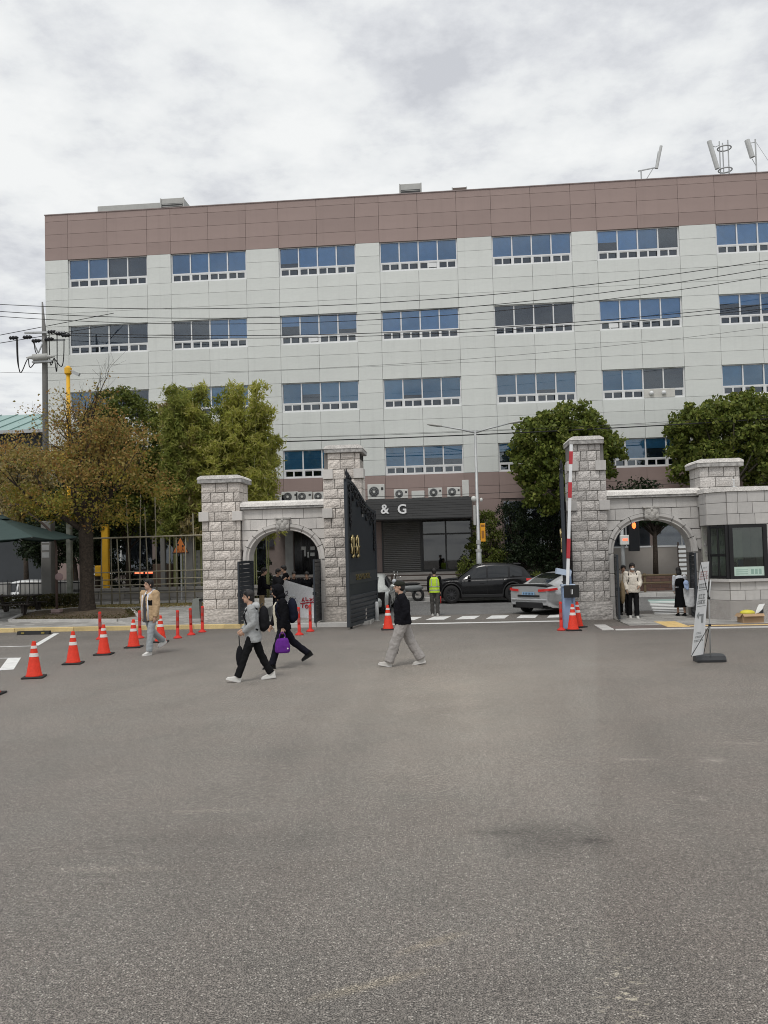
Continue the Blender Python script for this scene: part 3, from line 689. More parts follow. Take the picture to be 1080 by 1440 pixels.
    for i in range(nv):
        mb = MB(); rings = []
        for j in range(7):
            t = i/nv + .003 + (1/nv-.006)*j/6
            prof = [(-.06, 0), (-.09, .10), (-.06, .28), (-.10, .42), (-.13, .55), (-.13, .98), (.03, 1.0), (.03, 0)]
            rings.append([(ringpt(t, d)[0], y0+y, ringpt(t, d)[1]) for y, d in prof])
        mb.loft(rings); mb.build('voussoir', SET[2], Wl)
    for s in (-1, 1):
        a, b = sorted((cx+s*ai, cx+s*ao))
        for z0, z1 in ((base, .7), (.71, 1.42), (1.43, zs-.005)): MB().bbox(a, b, y0-.10, y0+.25, z0, z1, .012).build('jamb_stone', SET[2], Wl)
    # carved shield at the crown
    zc = zs+ho+.02; sh = MB(); sh.prism([(cx-.20, zc+.14), (cx+.20, zc+.14), (cx+.22, zc-.05), (cx+.15, zc-.19), (cx, zc-.27), (cx-.15, zc-.19), (cx-.22, zc-.05)], y0-.20, y0-.02)
    for dx_, dz, rx, rz_ in ((-.09, .0, .10, .12), (.09, 0, .10, .12), (0, -.10, .11, .13), (-.16, -.13, .07, .09), (.16, -.13, .07, .09), (0, .09, .05, .06)): sh.ell((cx+dx_, y0-.20, zc+dz), (rx, .05, rz_), 10, 6)
    sh.bbox(cx-.26, cx+.26, y0-.23, y0, zc+.13, zc+.185, .01)
    sh.build('keystone_shield', pm('carved_stone', (.40, .385, .36), .9, var=.25, vscale=8, fine=.2), Wl)
    cp = MB(); cp.bbox(x0-.02, x1+.02, y0-.16, y1+.16, zt+.002, zt+.085, .012, 1)
    cp.prism([(y0-.19, zt+.086), (y1+.19, zt+.086), (y1+.16, zt+.20), (y1-.08, zt+.28), (y0+.08, zt+.28), (y0-.16, zt+.20)], x0-.02, x1+.02, 'x', 0)
    cp.build('coping', [M_cope, M_copedark], Wl)
    return g
gateway('stone_gateway', 'granite gateway with pedestrian arch left of the drive, behind the walking students', -5.6,
    [dict(x0=-8.31, x1=-7.02, ztop=4.72, seed=3, base=.1, proj=[(3.47, -8.22, -7.10)]),
     dict(x0=-4.24, x1=-2.96, ztop=5.58, seed=8, base=.0, narrow=(4.97, -4.07, -3.0), proj=[(4.74, -4.06, -3.05), (3.47, -4.10, -3.1)])],
    (-7.0, -4.24, .1), (-5.61, 1.16, 1.37, 2.12, .98, 1.20))
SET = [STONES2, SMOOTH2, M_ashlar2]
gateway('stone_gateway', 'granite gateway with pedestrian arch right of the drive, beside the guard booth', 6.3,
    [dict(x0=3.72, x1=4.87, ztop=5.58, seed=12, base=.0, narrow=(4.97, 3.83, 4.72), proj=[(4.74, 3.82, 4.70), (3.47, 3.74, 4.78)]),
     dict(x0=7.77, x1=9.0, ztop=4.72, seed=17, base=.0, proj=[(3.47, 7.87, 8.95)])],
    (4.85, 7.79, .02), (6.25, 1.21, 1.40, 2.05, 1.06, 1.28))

# ------------------------------------------------------------------ big steel gate leaves
M_steel = pm('gate_steel', (.040, .047, .056), .45, metal=.25, var=.1, vscale=2)
M_iron = pm('wrought_iron', (.018, .019, .022), .4, metal=.4)
M_gold = pm('gold_letters', (.50, .40, .20), .22, metal=.9, var=.1)
def big_leaf(name, label, hinge, free, flip):
    h = Vector((*hinge, 0)); f = Vector((*free, 0)); d = f-h; ln = d.length
    g = thing(name, label, 'gate', h, math.atan2(d.y, d.x))     # local +x runs from hinge to free edge
    def top(t): return 3.72 + .86*(0.5-0.5*cos(pi*min(1, max(0, (t-.02)/.93))))**1.15
    fr = MB()
    for a, b, z1 in ((0, .10, top(0)), (ln-.12, ln, top(1))): fr.bbox(a, b, -.05, .05, .06, z1, .008)
    n = 16
    for i in range(n):
        a, b = ln*i/n, ln*(i+1)/n; fr.add([(x, y, z) for x, t in ((a, i/n), (b, (i+1)/n)) for y in (-.045, .045) for z in (top(t)-.09, top(t))], [(0, 1, 3, 2), (4, 6, 7, 5), (0, 2, 6, 4), (1, 5, 7, 3), (0, 4, 5, 1), (2, 3, 7, 6)])
    fr.box(.09, ln-.1, -.045, .045, .07, .17)
    fr.build('leaf_frame', M_steel, g)
    nb = 26                                      # upright boards
    for i in range(nb):
        a = .1+(ln-.22)*i/nb; b = .1+(ln-.22)*(i+1)/nb
        z1 = top((a+b)/2/ln)-.09; MB().box(a+.004, b-.004, -.018+.006*(i % 2), .018, 1.02, z1).build('board', M_steel, g)
    for i in range(6):
        z = .18+i*.14; MB().add([(.1, -.02, z), (ln-.12, -.02, z), (ln-.12, -.055, z+.10), (.1, -.055, z+.10), (.1, .02, z+.135), (ln-.12, .02, z+.135)], [(0, 1, 2, 3), (3, 2, 5, 4), (0, 4, 5, 1)]).build('louvre', M_steel, g)
        MB().add([(.1, .02, z), (ln-.12, .02, z), (ln-.12, .055, z+.10), (.1, .055, z+.10), (.1, -.02, z+.135), (ln-.12, -.02, z+.135)], [(0, 3, 2, 1), (3, 4, 5, 2), (0, 1, 5, 4)]).build('louvre', M_steel, g)
    MB().box(.09, ln-.11, -.012, .012, .16, 1.03).build('backing_sheet', M_steel, g)
    bnd = MB().box(.09, ln-.1, -.04, .04, 1.36, 1.72).build('name_band', pm('band_steel', (.060, .066, .073), .45, metal=.25), g)
    s = flip                                      # side that carries the lettering
    me = textmesh('SCHOOL', .30, .012, .006); me.materials.append(M_gold)
    o = link(bpy.data.objects.new('lettering', me), bnd); o.location = (ln*.52, s*.055, 1.54); o.rotation_euler = (pi/2, 0, pi if s > 0 else 0); o.scale = (1.35, .85, 1)
    # two tall gold characters near the free edge
    for k in range(2):
        x = ln-.42-k*.52; gm = MB()
        pts = [(x+.10, s*.06, 2.62), (x+.13, s*.07, 2.72), (x+.05, s*.075, 2.83), (x-.06, s*.07, 2.80)]
        gm.tube(pts, [.04, .045, .05, .03], 8); gm.bar((x+.10, s*.06, 2.28), (x+.10, s*.06, 2.70), .05, .04); gm.bar((x-.14, s*.06, 2.24), (x-.14, s*.06, 2.80), .05, .05)
        gm.bar((x+.12, s*.06, 2.30), (x-.02, s*.06, 2.52), .06, .05); gm.bar((x-.17, s*.06, 2.5), (x-.28, s*.06, 2.5), .06, .05); gm.tube([(x+.02, s*.06, 2.18), (x-.1, s*.065, 2.24), (x-.17, s*.07, 2.2)], .04, 8)
        gm.build('gold_character', M_gold, g, True)
    # scrollwork along the curved top and the free stile
    sc = MB(); r = random.Random(2)
    def scroll(cx, cz, rad, turn, sgn):
        pts = [(cx+rad*(1-.75*i/16)*cos(turn+sgn*i*.55), s*(.05), cz+rad*(1-.75*i/16)*sin(turn+sgn*i*.55)) for i in range(17)]
        sc.tube(pts, [.022]*17, 5)
    for i in range(13):
        t = .06+.88*i/12; dz = .16+.07*(i % 2); scroll(ln*t, top(t)-dz-.06, .13+.03*r.random(), r.uniform(0, 6), 1 if i % 2 else -1)
        if i % 2 == 0: scroll(ln*t, top(t)-dz-.32, .10, r.uniform(0, 6), 1)
    for i in range(6): scroll(ln-.32-.05*(i % 2), 4.1-i*.17, .10, r.uniform(0, 6), 1)
    for i in range(7): scroll(.26+.03*(i % 2), 3.45-i*.17, .09, r.uniform(0, 6), -1)
    for x0, x1, z0, z1 in ((ln-.35, ln-.30, 3.0, 4.4), (.25, .30, 2.5, 3.6)): sc.tube([(x0, s*.05, z1), ((x0+x1)/2+.04, s*.06, (z0+z1)/2), (x1, s*.05, z0)], [.03, .02, .008], 5)
    sc.build('scrollwork', M_iron, g, True)
    fi = MB()
    for x, z0, hh in ((ln-.16, top(1), .34), (ln-.36, top(.93), .22), (ln-.55, top(.86), .14)): fi.lathe([(.015, 0), (.05, .03), (.02, .07), (.055, hh*.5), (.03, hh*.75), (.004, hh)], (x, 0, z0), 8); fi.tube([(x, 0, z0), (x-.1, 0, z0+hh*.35), (x-.16, 0, z0+hh*.15)], [.03, .022, .008], 6)
    fi.build('finial', M_iron, g, True)
    MB().lathe([(.05, -.03), (.055, 0), (.05, .03)], (.35, .0, .05), 12, axis='y').build('castor', M_iron, g); MB().lathe([(.05, -.03), (.055, 0), (.05, .03)], (ln-.3, .0, .05), 12, axis='y').build('castor', M_iron, g)
    return g
big_leaf('drive_gate', 'tall dark steel drive gate with gold letters, left leaf standing open beside the left gateway', (-2.70, 29.05), (-3.27, 25.75), 1)
big_leaf('drive_gate', 'dark steel drive gate leaf seen edge-on beside the barrier and right gateway', (3.66, 28.7), (3.19, 25.4), -1)
def small_leaf(label, hinge, ang, ln, h, z0, group=None):
    g = thing('pedestrian_gate', label, 'gate', (hinge[0], hinge[1], z0), ang)
    fr = MB()
    for a, b in ((0, .07), (ln-.07, ln)): fr.bbox(a, b, -.03, .03, .05, h, .006)
    for a, b in ((.05, .13), (h-.08, h-.001)): fr.box(.069, ln-.069, -.028, .028, a, b)
    fr.build('leaf_frame', M_steel, g); nb = 13
    for i in range(nb):
        z = .14+(h-.24)*i/nb; hh = (h-.24)/nb; MB().bbox(.07, ln-.07, -.018, .018, z+.003, z+hh-.003, .012).build('slat', M_steel, g)
    MB().bbox(ln-.06, ln-.02, -.06, .06, h*.45, h*.5, .005).build('latch', M_iron, g)
    return g
small_leaf('dark slatted gate leaf swung open at the left jamb of the left arch', (-6.66, 27.78), radians(-101), 1.12, 2.03, .1)
small_leaf('narrow dark gate leaf swung open at the right jamb of the left arch', (-4.42, 27.75), radians(-91), 1.12, 2.03, .1)
small_leaf('dark gate leaf swung open at the left jamb of the right arch', (5.08, 27.75), radians(-97), 1.15, 2.02, .03)
small_leaf('dark gate leaf swung open at the right jamb of the right arch', (7.42, 27.75), radians(-98), 1.15, 2.02, .03)

# ------------------------------------------------------------------ guard booth
bo = thing('guard_booth', 'stone guard booth with black-framed corner window at the right edge', 'booth', (8.15, 26.3, 0))
fx, ch = 0.0, .42                                 # chamfered corner: from (-ch, +1.05) to (0, 0)
out_ = [(-.42, 1.25), (-.42, .55), (0, 0), (5.2, 0), (5.2, 3.2), (-.42, 3.2)]
def boothring(z0, z1, off, nm, m, par):
    pts = [(-.42-off, 1.25), (-.42-off, .55-off*.4), (0-off*.45, -off), (5.2, -off), (5.2, 3.2), (-.42-off, 3.2)]
    return MB().prism(pts, z0, z1, 'z').build(nm, m, par)
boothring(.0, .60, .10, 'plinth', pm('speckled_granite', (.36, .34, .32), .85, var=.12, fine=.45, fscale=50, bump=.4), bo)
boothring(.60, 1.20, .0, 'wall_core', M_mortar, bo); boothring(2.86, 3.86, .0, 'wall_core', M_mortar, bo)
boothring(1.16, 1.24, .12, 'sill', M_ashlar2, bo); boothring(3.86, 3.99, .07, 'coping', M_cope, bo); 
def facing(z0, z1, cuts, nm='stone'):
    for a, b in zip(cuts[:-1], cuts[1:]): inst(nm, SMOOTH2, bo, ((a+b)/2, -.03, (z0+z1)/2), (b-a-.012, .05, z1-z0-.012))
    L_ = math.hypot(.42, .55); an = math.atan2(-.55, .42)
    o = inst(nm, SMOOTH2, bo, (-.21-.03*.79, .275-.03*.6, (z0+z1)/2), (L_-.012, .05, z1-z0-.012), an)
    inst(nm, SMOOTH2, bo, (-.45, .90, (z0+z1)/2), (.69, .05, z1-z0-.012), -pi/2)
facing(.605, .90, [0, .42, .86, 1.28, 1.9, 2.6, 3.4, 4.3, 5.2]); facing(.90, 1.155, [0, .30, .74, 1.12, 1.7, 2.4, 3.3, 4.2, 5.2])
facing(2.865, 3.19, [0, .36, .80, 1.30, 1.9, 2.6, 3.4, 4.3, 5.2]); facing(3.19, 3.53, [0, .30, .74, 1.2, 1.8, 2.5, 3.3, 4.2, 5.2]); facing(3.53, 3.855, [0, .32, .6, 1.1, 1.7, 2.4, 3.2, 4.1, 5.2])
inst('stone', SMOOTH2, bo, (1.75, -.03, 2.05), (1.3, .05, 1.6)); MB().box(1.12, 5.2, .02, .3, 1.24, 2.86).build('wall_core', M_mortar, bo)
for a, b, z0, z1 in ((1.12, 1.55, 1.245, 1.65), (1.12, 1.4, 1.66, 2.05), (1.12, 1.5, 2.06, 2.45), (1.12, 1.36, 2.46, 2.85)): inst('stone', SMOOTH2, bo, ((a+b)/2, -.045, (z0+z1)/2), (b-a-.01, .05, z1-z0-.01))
M_blk = pm('black_frame', (.012, .012, .013), .4)
bw = MB()
for x in (.07, 1.06): bw.box(x-.055, x+.055, -.06, .05, 1.245, 2.85)
for z in (1.29, 2.81): bw.box(.125, 1.005, -.055, .045, z-.045, z+.04)
bw.bar((-.40, .52, 1.25), (-.40, .52, 2.85), .09); bw.bar((-.03, .04, 1.25), (-.03, .04, 2.85), .09); bw.bar((-.21, .28, 1.25), (-.21, .28, 2.85), .05)
for z in (1.30, 2.80, 1.95): bw.bar((-.40, .52, z), (-.03, .04, z), .07)
bw = bw.build('window_frame', M_blk, bo)
gm = glassmat('booth_glass', (.62, .70, .66), .09)
MB().box(.12, 1.01, -.015, -.007, 1.32, 2.78).build('pane', gm, bw)
MB().add([(-.395, .515, 1.32), (-.03, .04, 1.32), (-.03, .04, 2.78), (-.395, .515, 2.78)], [(0, 1, 2, 3)]).build('pane', gm, bw)
MB().box(-.38, 1.15, 1.3, 1.36, 1.2, 2.86).build('inner_wall', pm('booth_wall', (.50, .50, .44), .8), bo); MB().box(1.08, 1.12, .02, 1.3, 1.2, 2.86).build('inner_wall', pm('booth_wall', (.50, .50, .44), .8), bo)
MB().box(.38, .80, 1.20, 1.29, 1.25, 2.7).build('cabinet', pm('cream_cabinet', (.62, .62, .50), .6), bo)
MB().bbox(.2, .42, .6, .8, 1.25, 1.72, .02).build('chair_back', M_blk, bo); MB().bbox(.62, .98, .5, .62, 1.4, 1.85, .02).build('monitor', M_blk, bo); MB().bbox(.5, .66, .7, .8, 1.3, 1.8, .02).build('coat', pm('blue_coat', (.10, .17, .28), .8), bo)
MB().box(.13, 1.0, -.030, -.024, 1.325, 1.60).build('notice_sheet', pm('mint_sheet', (.52, .66, .58), .7), bo)
nl = MB()
for i in range(3): nl.box(.18, .53, -.034, -.031, 1.38+i*.06, 1.40+i*.06)
for i in range(3): nl.box(.62+.11*i, .70+.11*i, -.034, -.031, 1.38, 1.53)
nl.build('print_lines', pm('green_print', (.28, .42, .36), .7), bo)
# small white tap-like camera bracket on the pillar
tb = MB().tube([(0, 0, 0), (0, 0, .16), (.0, -.03, .21), (-.06, -.06, .23)], .022, 8).bbox(-.09, .07, -.03, .03, -.012, .012, .004)
q = at(1026, 683, 26.9); tag(tb.build('wall_bracket', M_frame, None, True, (q.x, 26.5, 4.0)), 'small white bent pipe bracket on top of the guard booth', 'bracket')
bxs = thing('cardboard_box', 'open cardboard box of rubbish with a yellow bag beside the guard booth', 'box', (8.42, 25.45, .03), radians(4))
M_card = pm('cardboard', (.40, .27, .16), .85, var=.1)
cb_ = MB().box(-.30, .30, -.2, -.19, 0, .26).box(-.30, .30, .19, .2, 0, .26).box(-.30, -.29, -.19, .19, 0, .26).box(.29, .30, -.19, .19, 0, .26).box(-.29, .29, -.19, .19, 0, .012); cb_.add([(-.3, -.2, .26), (.3, -.2, .26), (.3, -.30, .19), (-.3, -.30, .19)], [(0, 1, 2, 3)]); cb_.add([(-.3, -.2, .26), (-.3, .2, .26), (-.38, .2, .17), (-.38, -.2, .17)], [(0, 1, 2, 3)])
cb_.build('carton', M_card, bxs)
MB().ell((-.08, 0, .27), (.22, .16, .09), 12, 8).build('yellow_bag', pm('yellow_plastic', (.65, .58, .06), .4), bxs, True)
MB().add([(.1, -.1, .25), (.28, -.12, .3), (.45, .02, .52), (.3, .1, .5), (.2, .0, .40), (.36, -.05, .44)], [(0, 1, 5, 4), (4, 5, 2, 3)]).build('crumpled_paper', M_paper, bxs)
MB().add([(.14, -.19, .26), (.3, -.19, .26), (.32, -.15, .40)], [(0, 1, 2)]).build('black_scrap', M_blk, bxs)

# ------------------------------------------------------------------ rooftop plant and antennas
M_galv = pm('galvanised', (.42, .43, .43), .5, metal=.4, var=.12, vscale=3)
M_unit = pm('unit_grey', (.42, .42, .40), .6, var=.1)
M_louv = pm('louvre_dark', (.05, .05, .05), .6)
def roof_unit(x0, x1, ytop, ybot, label, grille=True, Y=45.0, mat=None):
    a, b = at(x0, ytop, Y), at(x1, ytop, Y); z0 = at(x0, ybot, Y).z
    g = thing('roof_unit', label, 'roof unit', ((a.x+b.x)/2, Y, z0)); w = b.x-a.x; h = a.z-z0
    MB().bbox(-w/2, w/2, 0, 1.3, 0, h, .02).build('casing', mat or M_unit, g)
    if grille:
        gr_ = MB().box(-w/2+.06, w/2-.06, -.03, .0, .06, h*.62).build('grille', M_louv, g)
        for i in range(4): MB().box(-w/2+.06, w/2-.06, -.045, -.028, .10+i*h*.14, .125+i*h*.14).build('blade', M_unit, gr_)
        for s in (-1, 1): MB().box(s*w/2-.03, s*w/2+.03, -.04, .03, -.0, h).build('corner_post', M_unit, g)
    return g
roof_unit(137, 226, 290, 305, 'long low pale roof box at the left end of the roof', False)
roof_unit(226, 258, 279.5, 300, 'louvred grey roof unit at the end of the low roof box', True, 44.4)
roof_unit(562, 592, 259, 282, 'louvred grey roof unit near the middle of the roofline')
roof_unit(636, 656, 264, 280, 'small dark brown roof vent right of the louvred unit', True, 45.0, pm('brown_unit', (.13, .10, .085), .7))
def antenna(label, px, base_y, Y, build):
    p = at(px, base_y, Y); g = thing('antenna', label, 'antenna', (p.x, Y, 20.4)); build(g, 43.6/1200*1.0); return g
def pan(g, a, b, r): MB().tube([a, b], r, 10).build('panel_antenna', pm('radome', (.50, .51, .50), .5), g, False)
def an1(g, k):
    MB().bar((0, 0, 0), (0, 0, .95), .06).bar((-.15, 0, .92), (.75, 0, 1.05), .05).bar((0, 0, .1), (.6, 0, 1.0), .04).build('bracket', M_galv, g); pan(g, (.78, 0, 1.0), (1.05, 0, 2.15), .075); MB().bar((.72, .05, 1.0), (.9, .05, 1.9), .03).build('tilt_arm', M_galv, g)
def an2(g, k):
    pan(g, (.15, -.1, .75), (-.2, -.1, 2.2), .115)
    m = MB()
    for x, y in ((.33, 0), (.55, .2), (.72, -.1)): m.tube([(x, y, 0), (x, y, 2.2)], .03, 6)
    m.build('mast', M_galv, g)
    for z in (.72, 1.85):
        pts = [(.58+.33*cos(a*pi/8), .05+.33*sin(a*pi/8), z) for a in range(17)]; MB().tube(pts, .035, 6).build('ring', M_galv, g)
    MB().tube([(.33, 0, 2.0), (.1, -.05, 1.9), (-.1, -.08, 2.0)], .02, 6).build('arm', M_galv, g)
def an3(g, k):
    pan(g, (-.2, -.05, 1.25), (-.42, -.05, 2.15), .13); MB().tube([(0, 0, 0), (0, 0, 2.2)], .035, 6).bar((-.3, 0, 2.0), (0, 0, 2.05), .03).bar((-.22, 0, 1.35), (0, 0, 1.3), .03).bar((-.2, 0, 1.2), (0, 0, .8), .025).build('mast', M_galv, g); MB().bbox(-.1, .1, -.1, .1, 0, .35, .02).build('foot_box', M_louv, g); MB().tube([(0, 0, 2.1), (1.2, .4, .4)], .01, 4).build('stay', M_galv, g)
antenna('single tilted panel antenna on an angled bracket on the roof edge', 902, 253, 43.8, an1)
antenna('tall panel antenna beside a ring-braced mast on the roof', 1004, 246, 43.8, an2)
antenna('short panel antenna on a single pole at the right end of the roof', 1064, 241, 43.8, an3)
# ------------------------------------------------------------------ air conditioners on the canopy
M_acw = pm('ac_white', (.60, .60, .57), .5, var=.08, vscale=2)
def ac_unit(px, ytop, w, h, label, fan=-.12, Y=41.2):
    p = at(px, ytop, Y); g = thing('air_conditioner', label, 'air conditioner', (p.x, Y, 4.742), 0, 'air conditioner units on the canopy')
    MB().bbox(-w/2, w/2, -.16, .16, .06, h, .012).build('casing', M_acw, g)
    for s in (-1, 1): MB().bar((s*w*.35, -.15, .04), (s*w*.35, .15, .04), .06, .06).build('foot', M_louv, g)
    if fan is not None:
        R_ = min(.25, h*.38); MB().lathe([(R_, -.165), (R_, -.15), (R_*.9, -.15)], (fan*w, 0, h*.5+.03), 20, axis='y').build('fan_opening', M_louv, g)
        gl_ = MB()
        for q in (.4, .65, .9): gl_.tube([(fan*w+R_*q*cos(a*pi/8), -.172, h*.5+.03+R_*q*sin(a*pi/8)) for a in range(17)], .007, 4)
        gl_.build('fan_grille', M_galv, g); MB().lathe([(.06, -.185), (.06, -.16)], (fan*w, 0, h*.5+.03), 10, axis='y').build('fan_hub', M_acw, g)
        MB().box(w*.30, w*.44, -.168, -.158, h*.62, h*.8).build('badge', M_louv, g)
    return g
ac_unit(529, 684, .82, .78, 'largest white outdoor air conditioner on the canopy, just right of the open gate')
ac_unit(564, 693, .68, .50, 'white air conditioner above the letter G on the canopy')
ac_unit(588, 695, .62, .40, 'low flat white air conditioner without a visible fan on the canopy', None)
ac_unit(612, 691, .66, .52, 'white air conditioner near the right of the canopy, left of another')
ac_unit(638, 690, .64, .52, 'white air conditioner next to the upright cabinet on the canopy')
ac_unit(654.5, 682, .32, .85, 'slim upright white cabinet unit at the right end of the canopy', None)
ac_unit(392, 694, .75, .42, 'leftmost air conditioner peeking over the left arch coping')
ac_unit(408, 692, .80, .55, 'second air conditioner from the left over the left arch coping')
ac_unit(428, 693, .78, .52, 'third air conditioner from the left over the left arch coping')
ac_unit(450, 693, .62, .50, 'air conditioner over the arch coping nearest the tall left pillar')
# ------------------------------------------------------------------ cars
M_tyre = pm('tyre_rubber', (.018, .018, .018), .85); M_rim = pm('rim_dark', (.10, .10, .105), .35, metal=.8); M_rims = pm('rim_silver', (.45, .45, .46), .3, metal=.8)
M_cgl = pm('car_glass', (.012, .014, .016), .04, spec=.6); M_under = pm('underbody', (.01, .01, .01), .9)
M_trim = pm('car_trim', (.015, .015, .016), .5); M_chrome = pm('chrome', (.6, .6, .6), .15, metal=1)
M_tail = pm('tail_light', (.42, .02, .02), .2, emit=(1, .08, .06, .10)); M_head = pm('head_light', (.55, .57, .6), .1)
def interp(tab, x):
    xs = [t[0] for t in tab]; ys = [t[1] for t in tab]; return float(np.interp(x, xs, ys))
def sm(tab, x, w=.10):
    return (interp(tab, x-w)+2*interp(tab, x-w/2)+3*interp(tab, x)+2*interp(tab, x+w/2)+interp(tab, x+w))/9
def wheel(par, x, y, r, w, rimmat, spokes=10):
    sgn = 1 if y > 0 else -1
    g = MB().lathe([(r*.66, -w/2), (r*.9, -w/2), (r, -w/2+.03), (r, w/2-.03), (r*.9, w/2), (r*.66, w/2)], (x, y, r), 28, axis='y', cap=False).build('wheel', M_tyre, par, True)
    f = y+sgn*(w/2-.03)
    MB().lathe([(r*.68, y-sgn*w*.3-f), (r*.68, .0), (r*.62, .012*sgn), (r*.60, -.03*sgn)], (x, f, r), 24, axis='y', cap=False).build('rim', rimmat, g, True)
    MB().lathe([(r*.62, 0), (r*.62, -.02*sgn)], (x, f-.10*sgn, r), 20, axis='y').build('brake_disc', pm('disc', (.06, .06, .06), .5, metal=.6), g)
    sp = MB()
    for i in range(spokes):
        a = 2*pi*i/spokes; sp.bar((x+.05*cos(a), f, r+.05*sin(a)), (x+r*.64*cos(a+.06), f+.006*sgn, r+r*.64*sin(a+.06)), .034, .02)
    sp.lathe([(.075, -.015), (.075, .015)], (x, f+.004*sgn, r), 14, axis='y'); sp.build('spokes', rimmat, g)
def car(name, label, paint, loc, rz, S):
    """local +x is the front; built from a belt line, roof line, plan taper and wheel arches"""
    g = thing(name, label, 'car', loc, rz)
    Ln, Wd, r = S['L'], S['W'], S['r']; xf, xr = S['wheels']; hw = Wd/2
    def zlow(x):
        z = interp(S['sill'], x)
        for c in (xf, xr):
            q = (r+.055)**2-(x-c)**2
            if q > 0: z = max(z, r+math.sqrt(q))
        return z
    belt = lambda x: sm(S['belt'], x); roof = lambda x: sm(S['roof'], x); pw = lambda x: hw*sm(S['plan'], x, .06)
    xs = sorted(set([round(-Ln/2+Ln*i/70, 4) for i in range(71)] + [c+s*(r+.055)*cos(a*pi/16) for c in (xf, xr) for s in (-1, 1) for a in range(0, 9)] + [-Ln/2+.02, -Ln/2+.05, -Ln/2+.1, Ln/2-.02, Ln/2-.05, Ln/2-.1]))
    rings = []
    for x in xs:
        w = pw(x); z0 = zlow(x); zb = belt(x); z0 = min(z0, zb-.06); h = zb-z0; cr = S.get('crown', .05)
        half = [(w-.09, z0), (w-.02, z0+.05*h), (w, z0+.35*h), (w-.004, z0+.55*h), (w+.006, z0+.66*h), (w-.03, z0+.86*h), (w-.075, zb-.012), (w-.14, zb+.006), (w*.62, zb+cr*.6), (w*.3, zb+cr), (0, zb+cr*1.1)]
        rings.append([(x, y, z) for y, z in half] + [(x, -y, z) for y, z in reversed(half[:-1])])
    b = MB(); b.loft(rings, 0, True, False)
    n = len(rings[0])
    for rg, s in ((rings[0], -1), (rings[-1], 1)): b.add([Vector(p)+Vector((s*.0, 0, 0)) for p in rg], [tuple(range(n))])
    body = b.build('body', paint, g, True)
    MB().box(-Ln/2+.12, Ln/2-.12, -hw+.16, hw-.16, .22, interp(S['belt'], 0)-.12).build('underbody', M_under, g)
    # cabin
    c0, c1 = S['cabin']; cx_ = [c0+(c1-c0)*i/40 for i in range(41)]; tum = S.get('tumble', .20)
    def cab(x, t):          # half width of the cabin at x, height fraction t
        w = pw(x)-.10; return w-tum*t**1.3
    rings = []
    for x in cx_:
        zb = belt(x)-.01; zr = max(roof(x), zb+.02); H = zr-zb
        half = [(cab(x, 0), zb)] + [(cab(x, t), zb+H*t*.93) for t in (.2, .4, .6, .8, .95)] + [(cab(x, 1)-.05, zb+H*.97), (cab(x, 1)-.16, zb+H*.995), (cab(x, 1)*.45, zb+H*1.01+.01), (0, zb+H*1.01+.015)]
        rings.append([(x, y, z) for y, z in half] + [(x, -y, z) for y, z in reversed(half[:-1])])
    cb = MB(); cb.loft(rings, 0, True, False); cb.build('cabin', paint, g, True)
    # side glass
    for s in (1, -1):
        for x0, x1, lo in S['glass']:
            mb = MB(); nx = 14; pts = []
            for i in range(nx+1):
                x = x0+(x1-x0)*i/nx; zb = belt(x)-.01; H = max(roof(x), zb+.02)-zb
                tt = min(.90, 1-.075/max(H, .08))
                for j in range(5):
                    t = lo/max(H, .1)+(tt-lo/max(H, .1))*j/4; t = max(t, .01)
                    pts.append((x, s*(cab(x, t)+.008), zb+H*t*.93))
            mb.add(pts, [(i*5+j, (i+1)*5+j, (i+1)*5+j+1, i*5+j+1) for i in range(nx) for j in range(4)]); mb.build('side_window', M_cgl, g, True)
        mb = MB()
        for x in S['doors']:
            z0_, z1_ = zlow(x)+.12, belt(x)-.04
            mb.bar((x, s*(pw(x)+.001), z0_), (x-.02, s*(pw(x)-.02), z1_), .008, .012)
        mb.build('door_gap', M_trim, g)
        for x in S['handles']: MB().bbox(x-.10, x+.10, s*(pw(x)-.02)-.02, s*(pw(x)-.02)+.02, belt(x)-.19, belt(x)-.155, .006).build('door_handle', paint, g)
        mx = S['mirror']; MB().ell((mx, s*(pw(mx)+.07), belt(mx)+.07), (.08, .13, .075), 12, 8).build('mirror', paint, g, True)
        wheel(g, xf, s*(hw-.11), r, .23, S['rim'], S.get('spokes', 10)); wheel(g, xr, s*(hw-.11), r, .23, S['rim'], S.get('spokes', 10))
    for nm, (x0, x1) in S['screens'].items():       # windscreen and rear window lie on the cabin skin
        mb = MB(); pts = []; nx = 8
        for i in range(nx+1):
            x = x0+(x1-x0)*i/nx; zb = belt(x)-.01; H = max(roof(x), zb+.02)-zb
            for j in range(9):
                q = -1+j/4; w = (cab(x, 1)-.17); pts.append((x, q*w, zb+H*(1.01-.015*q*q)+.018))
        mb.add(pts, [(i*9+j, (i+1)*9+j, (i+1)*9+j+1, i*9+j+1) for i in range(nx) for j in range(8)]); mb.build(nm, M_cgl, g, True)
    if S.get('cladding'):
        for s in (1, -1):
            mb = MB()
            for c in (xf, xr):
                pts = [(c+(r+.075)*cos(a*pi/12), s*(pw(c+(r+.075)*cos(a*pi/12))-.012), r+(r+.075)*sin(a*pi/12)) for a in range(-1, 14)]
                mb.tube(pts, .035, 6)
            mb.build('arch_trim', M_trim, g, True); MB().bbox(xr+r+.08, xf-r-.08, s*hw-.02-(.03 if s > 0 else 0), s*hw+.02+(.03 if s < 0 else 0), .24, .36, .01).build('sill_trim', M_trim, g)
    S.get('extra', lambda g, S, f: None)(g, S, (belt, roof, pw, zlow))
    return g
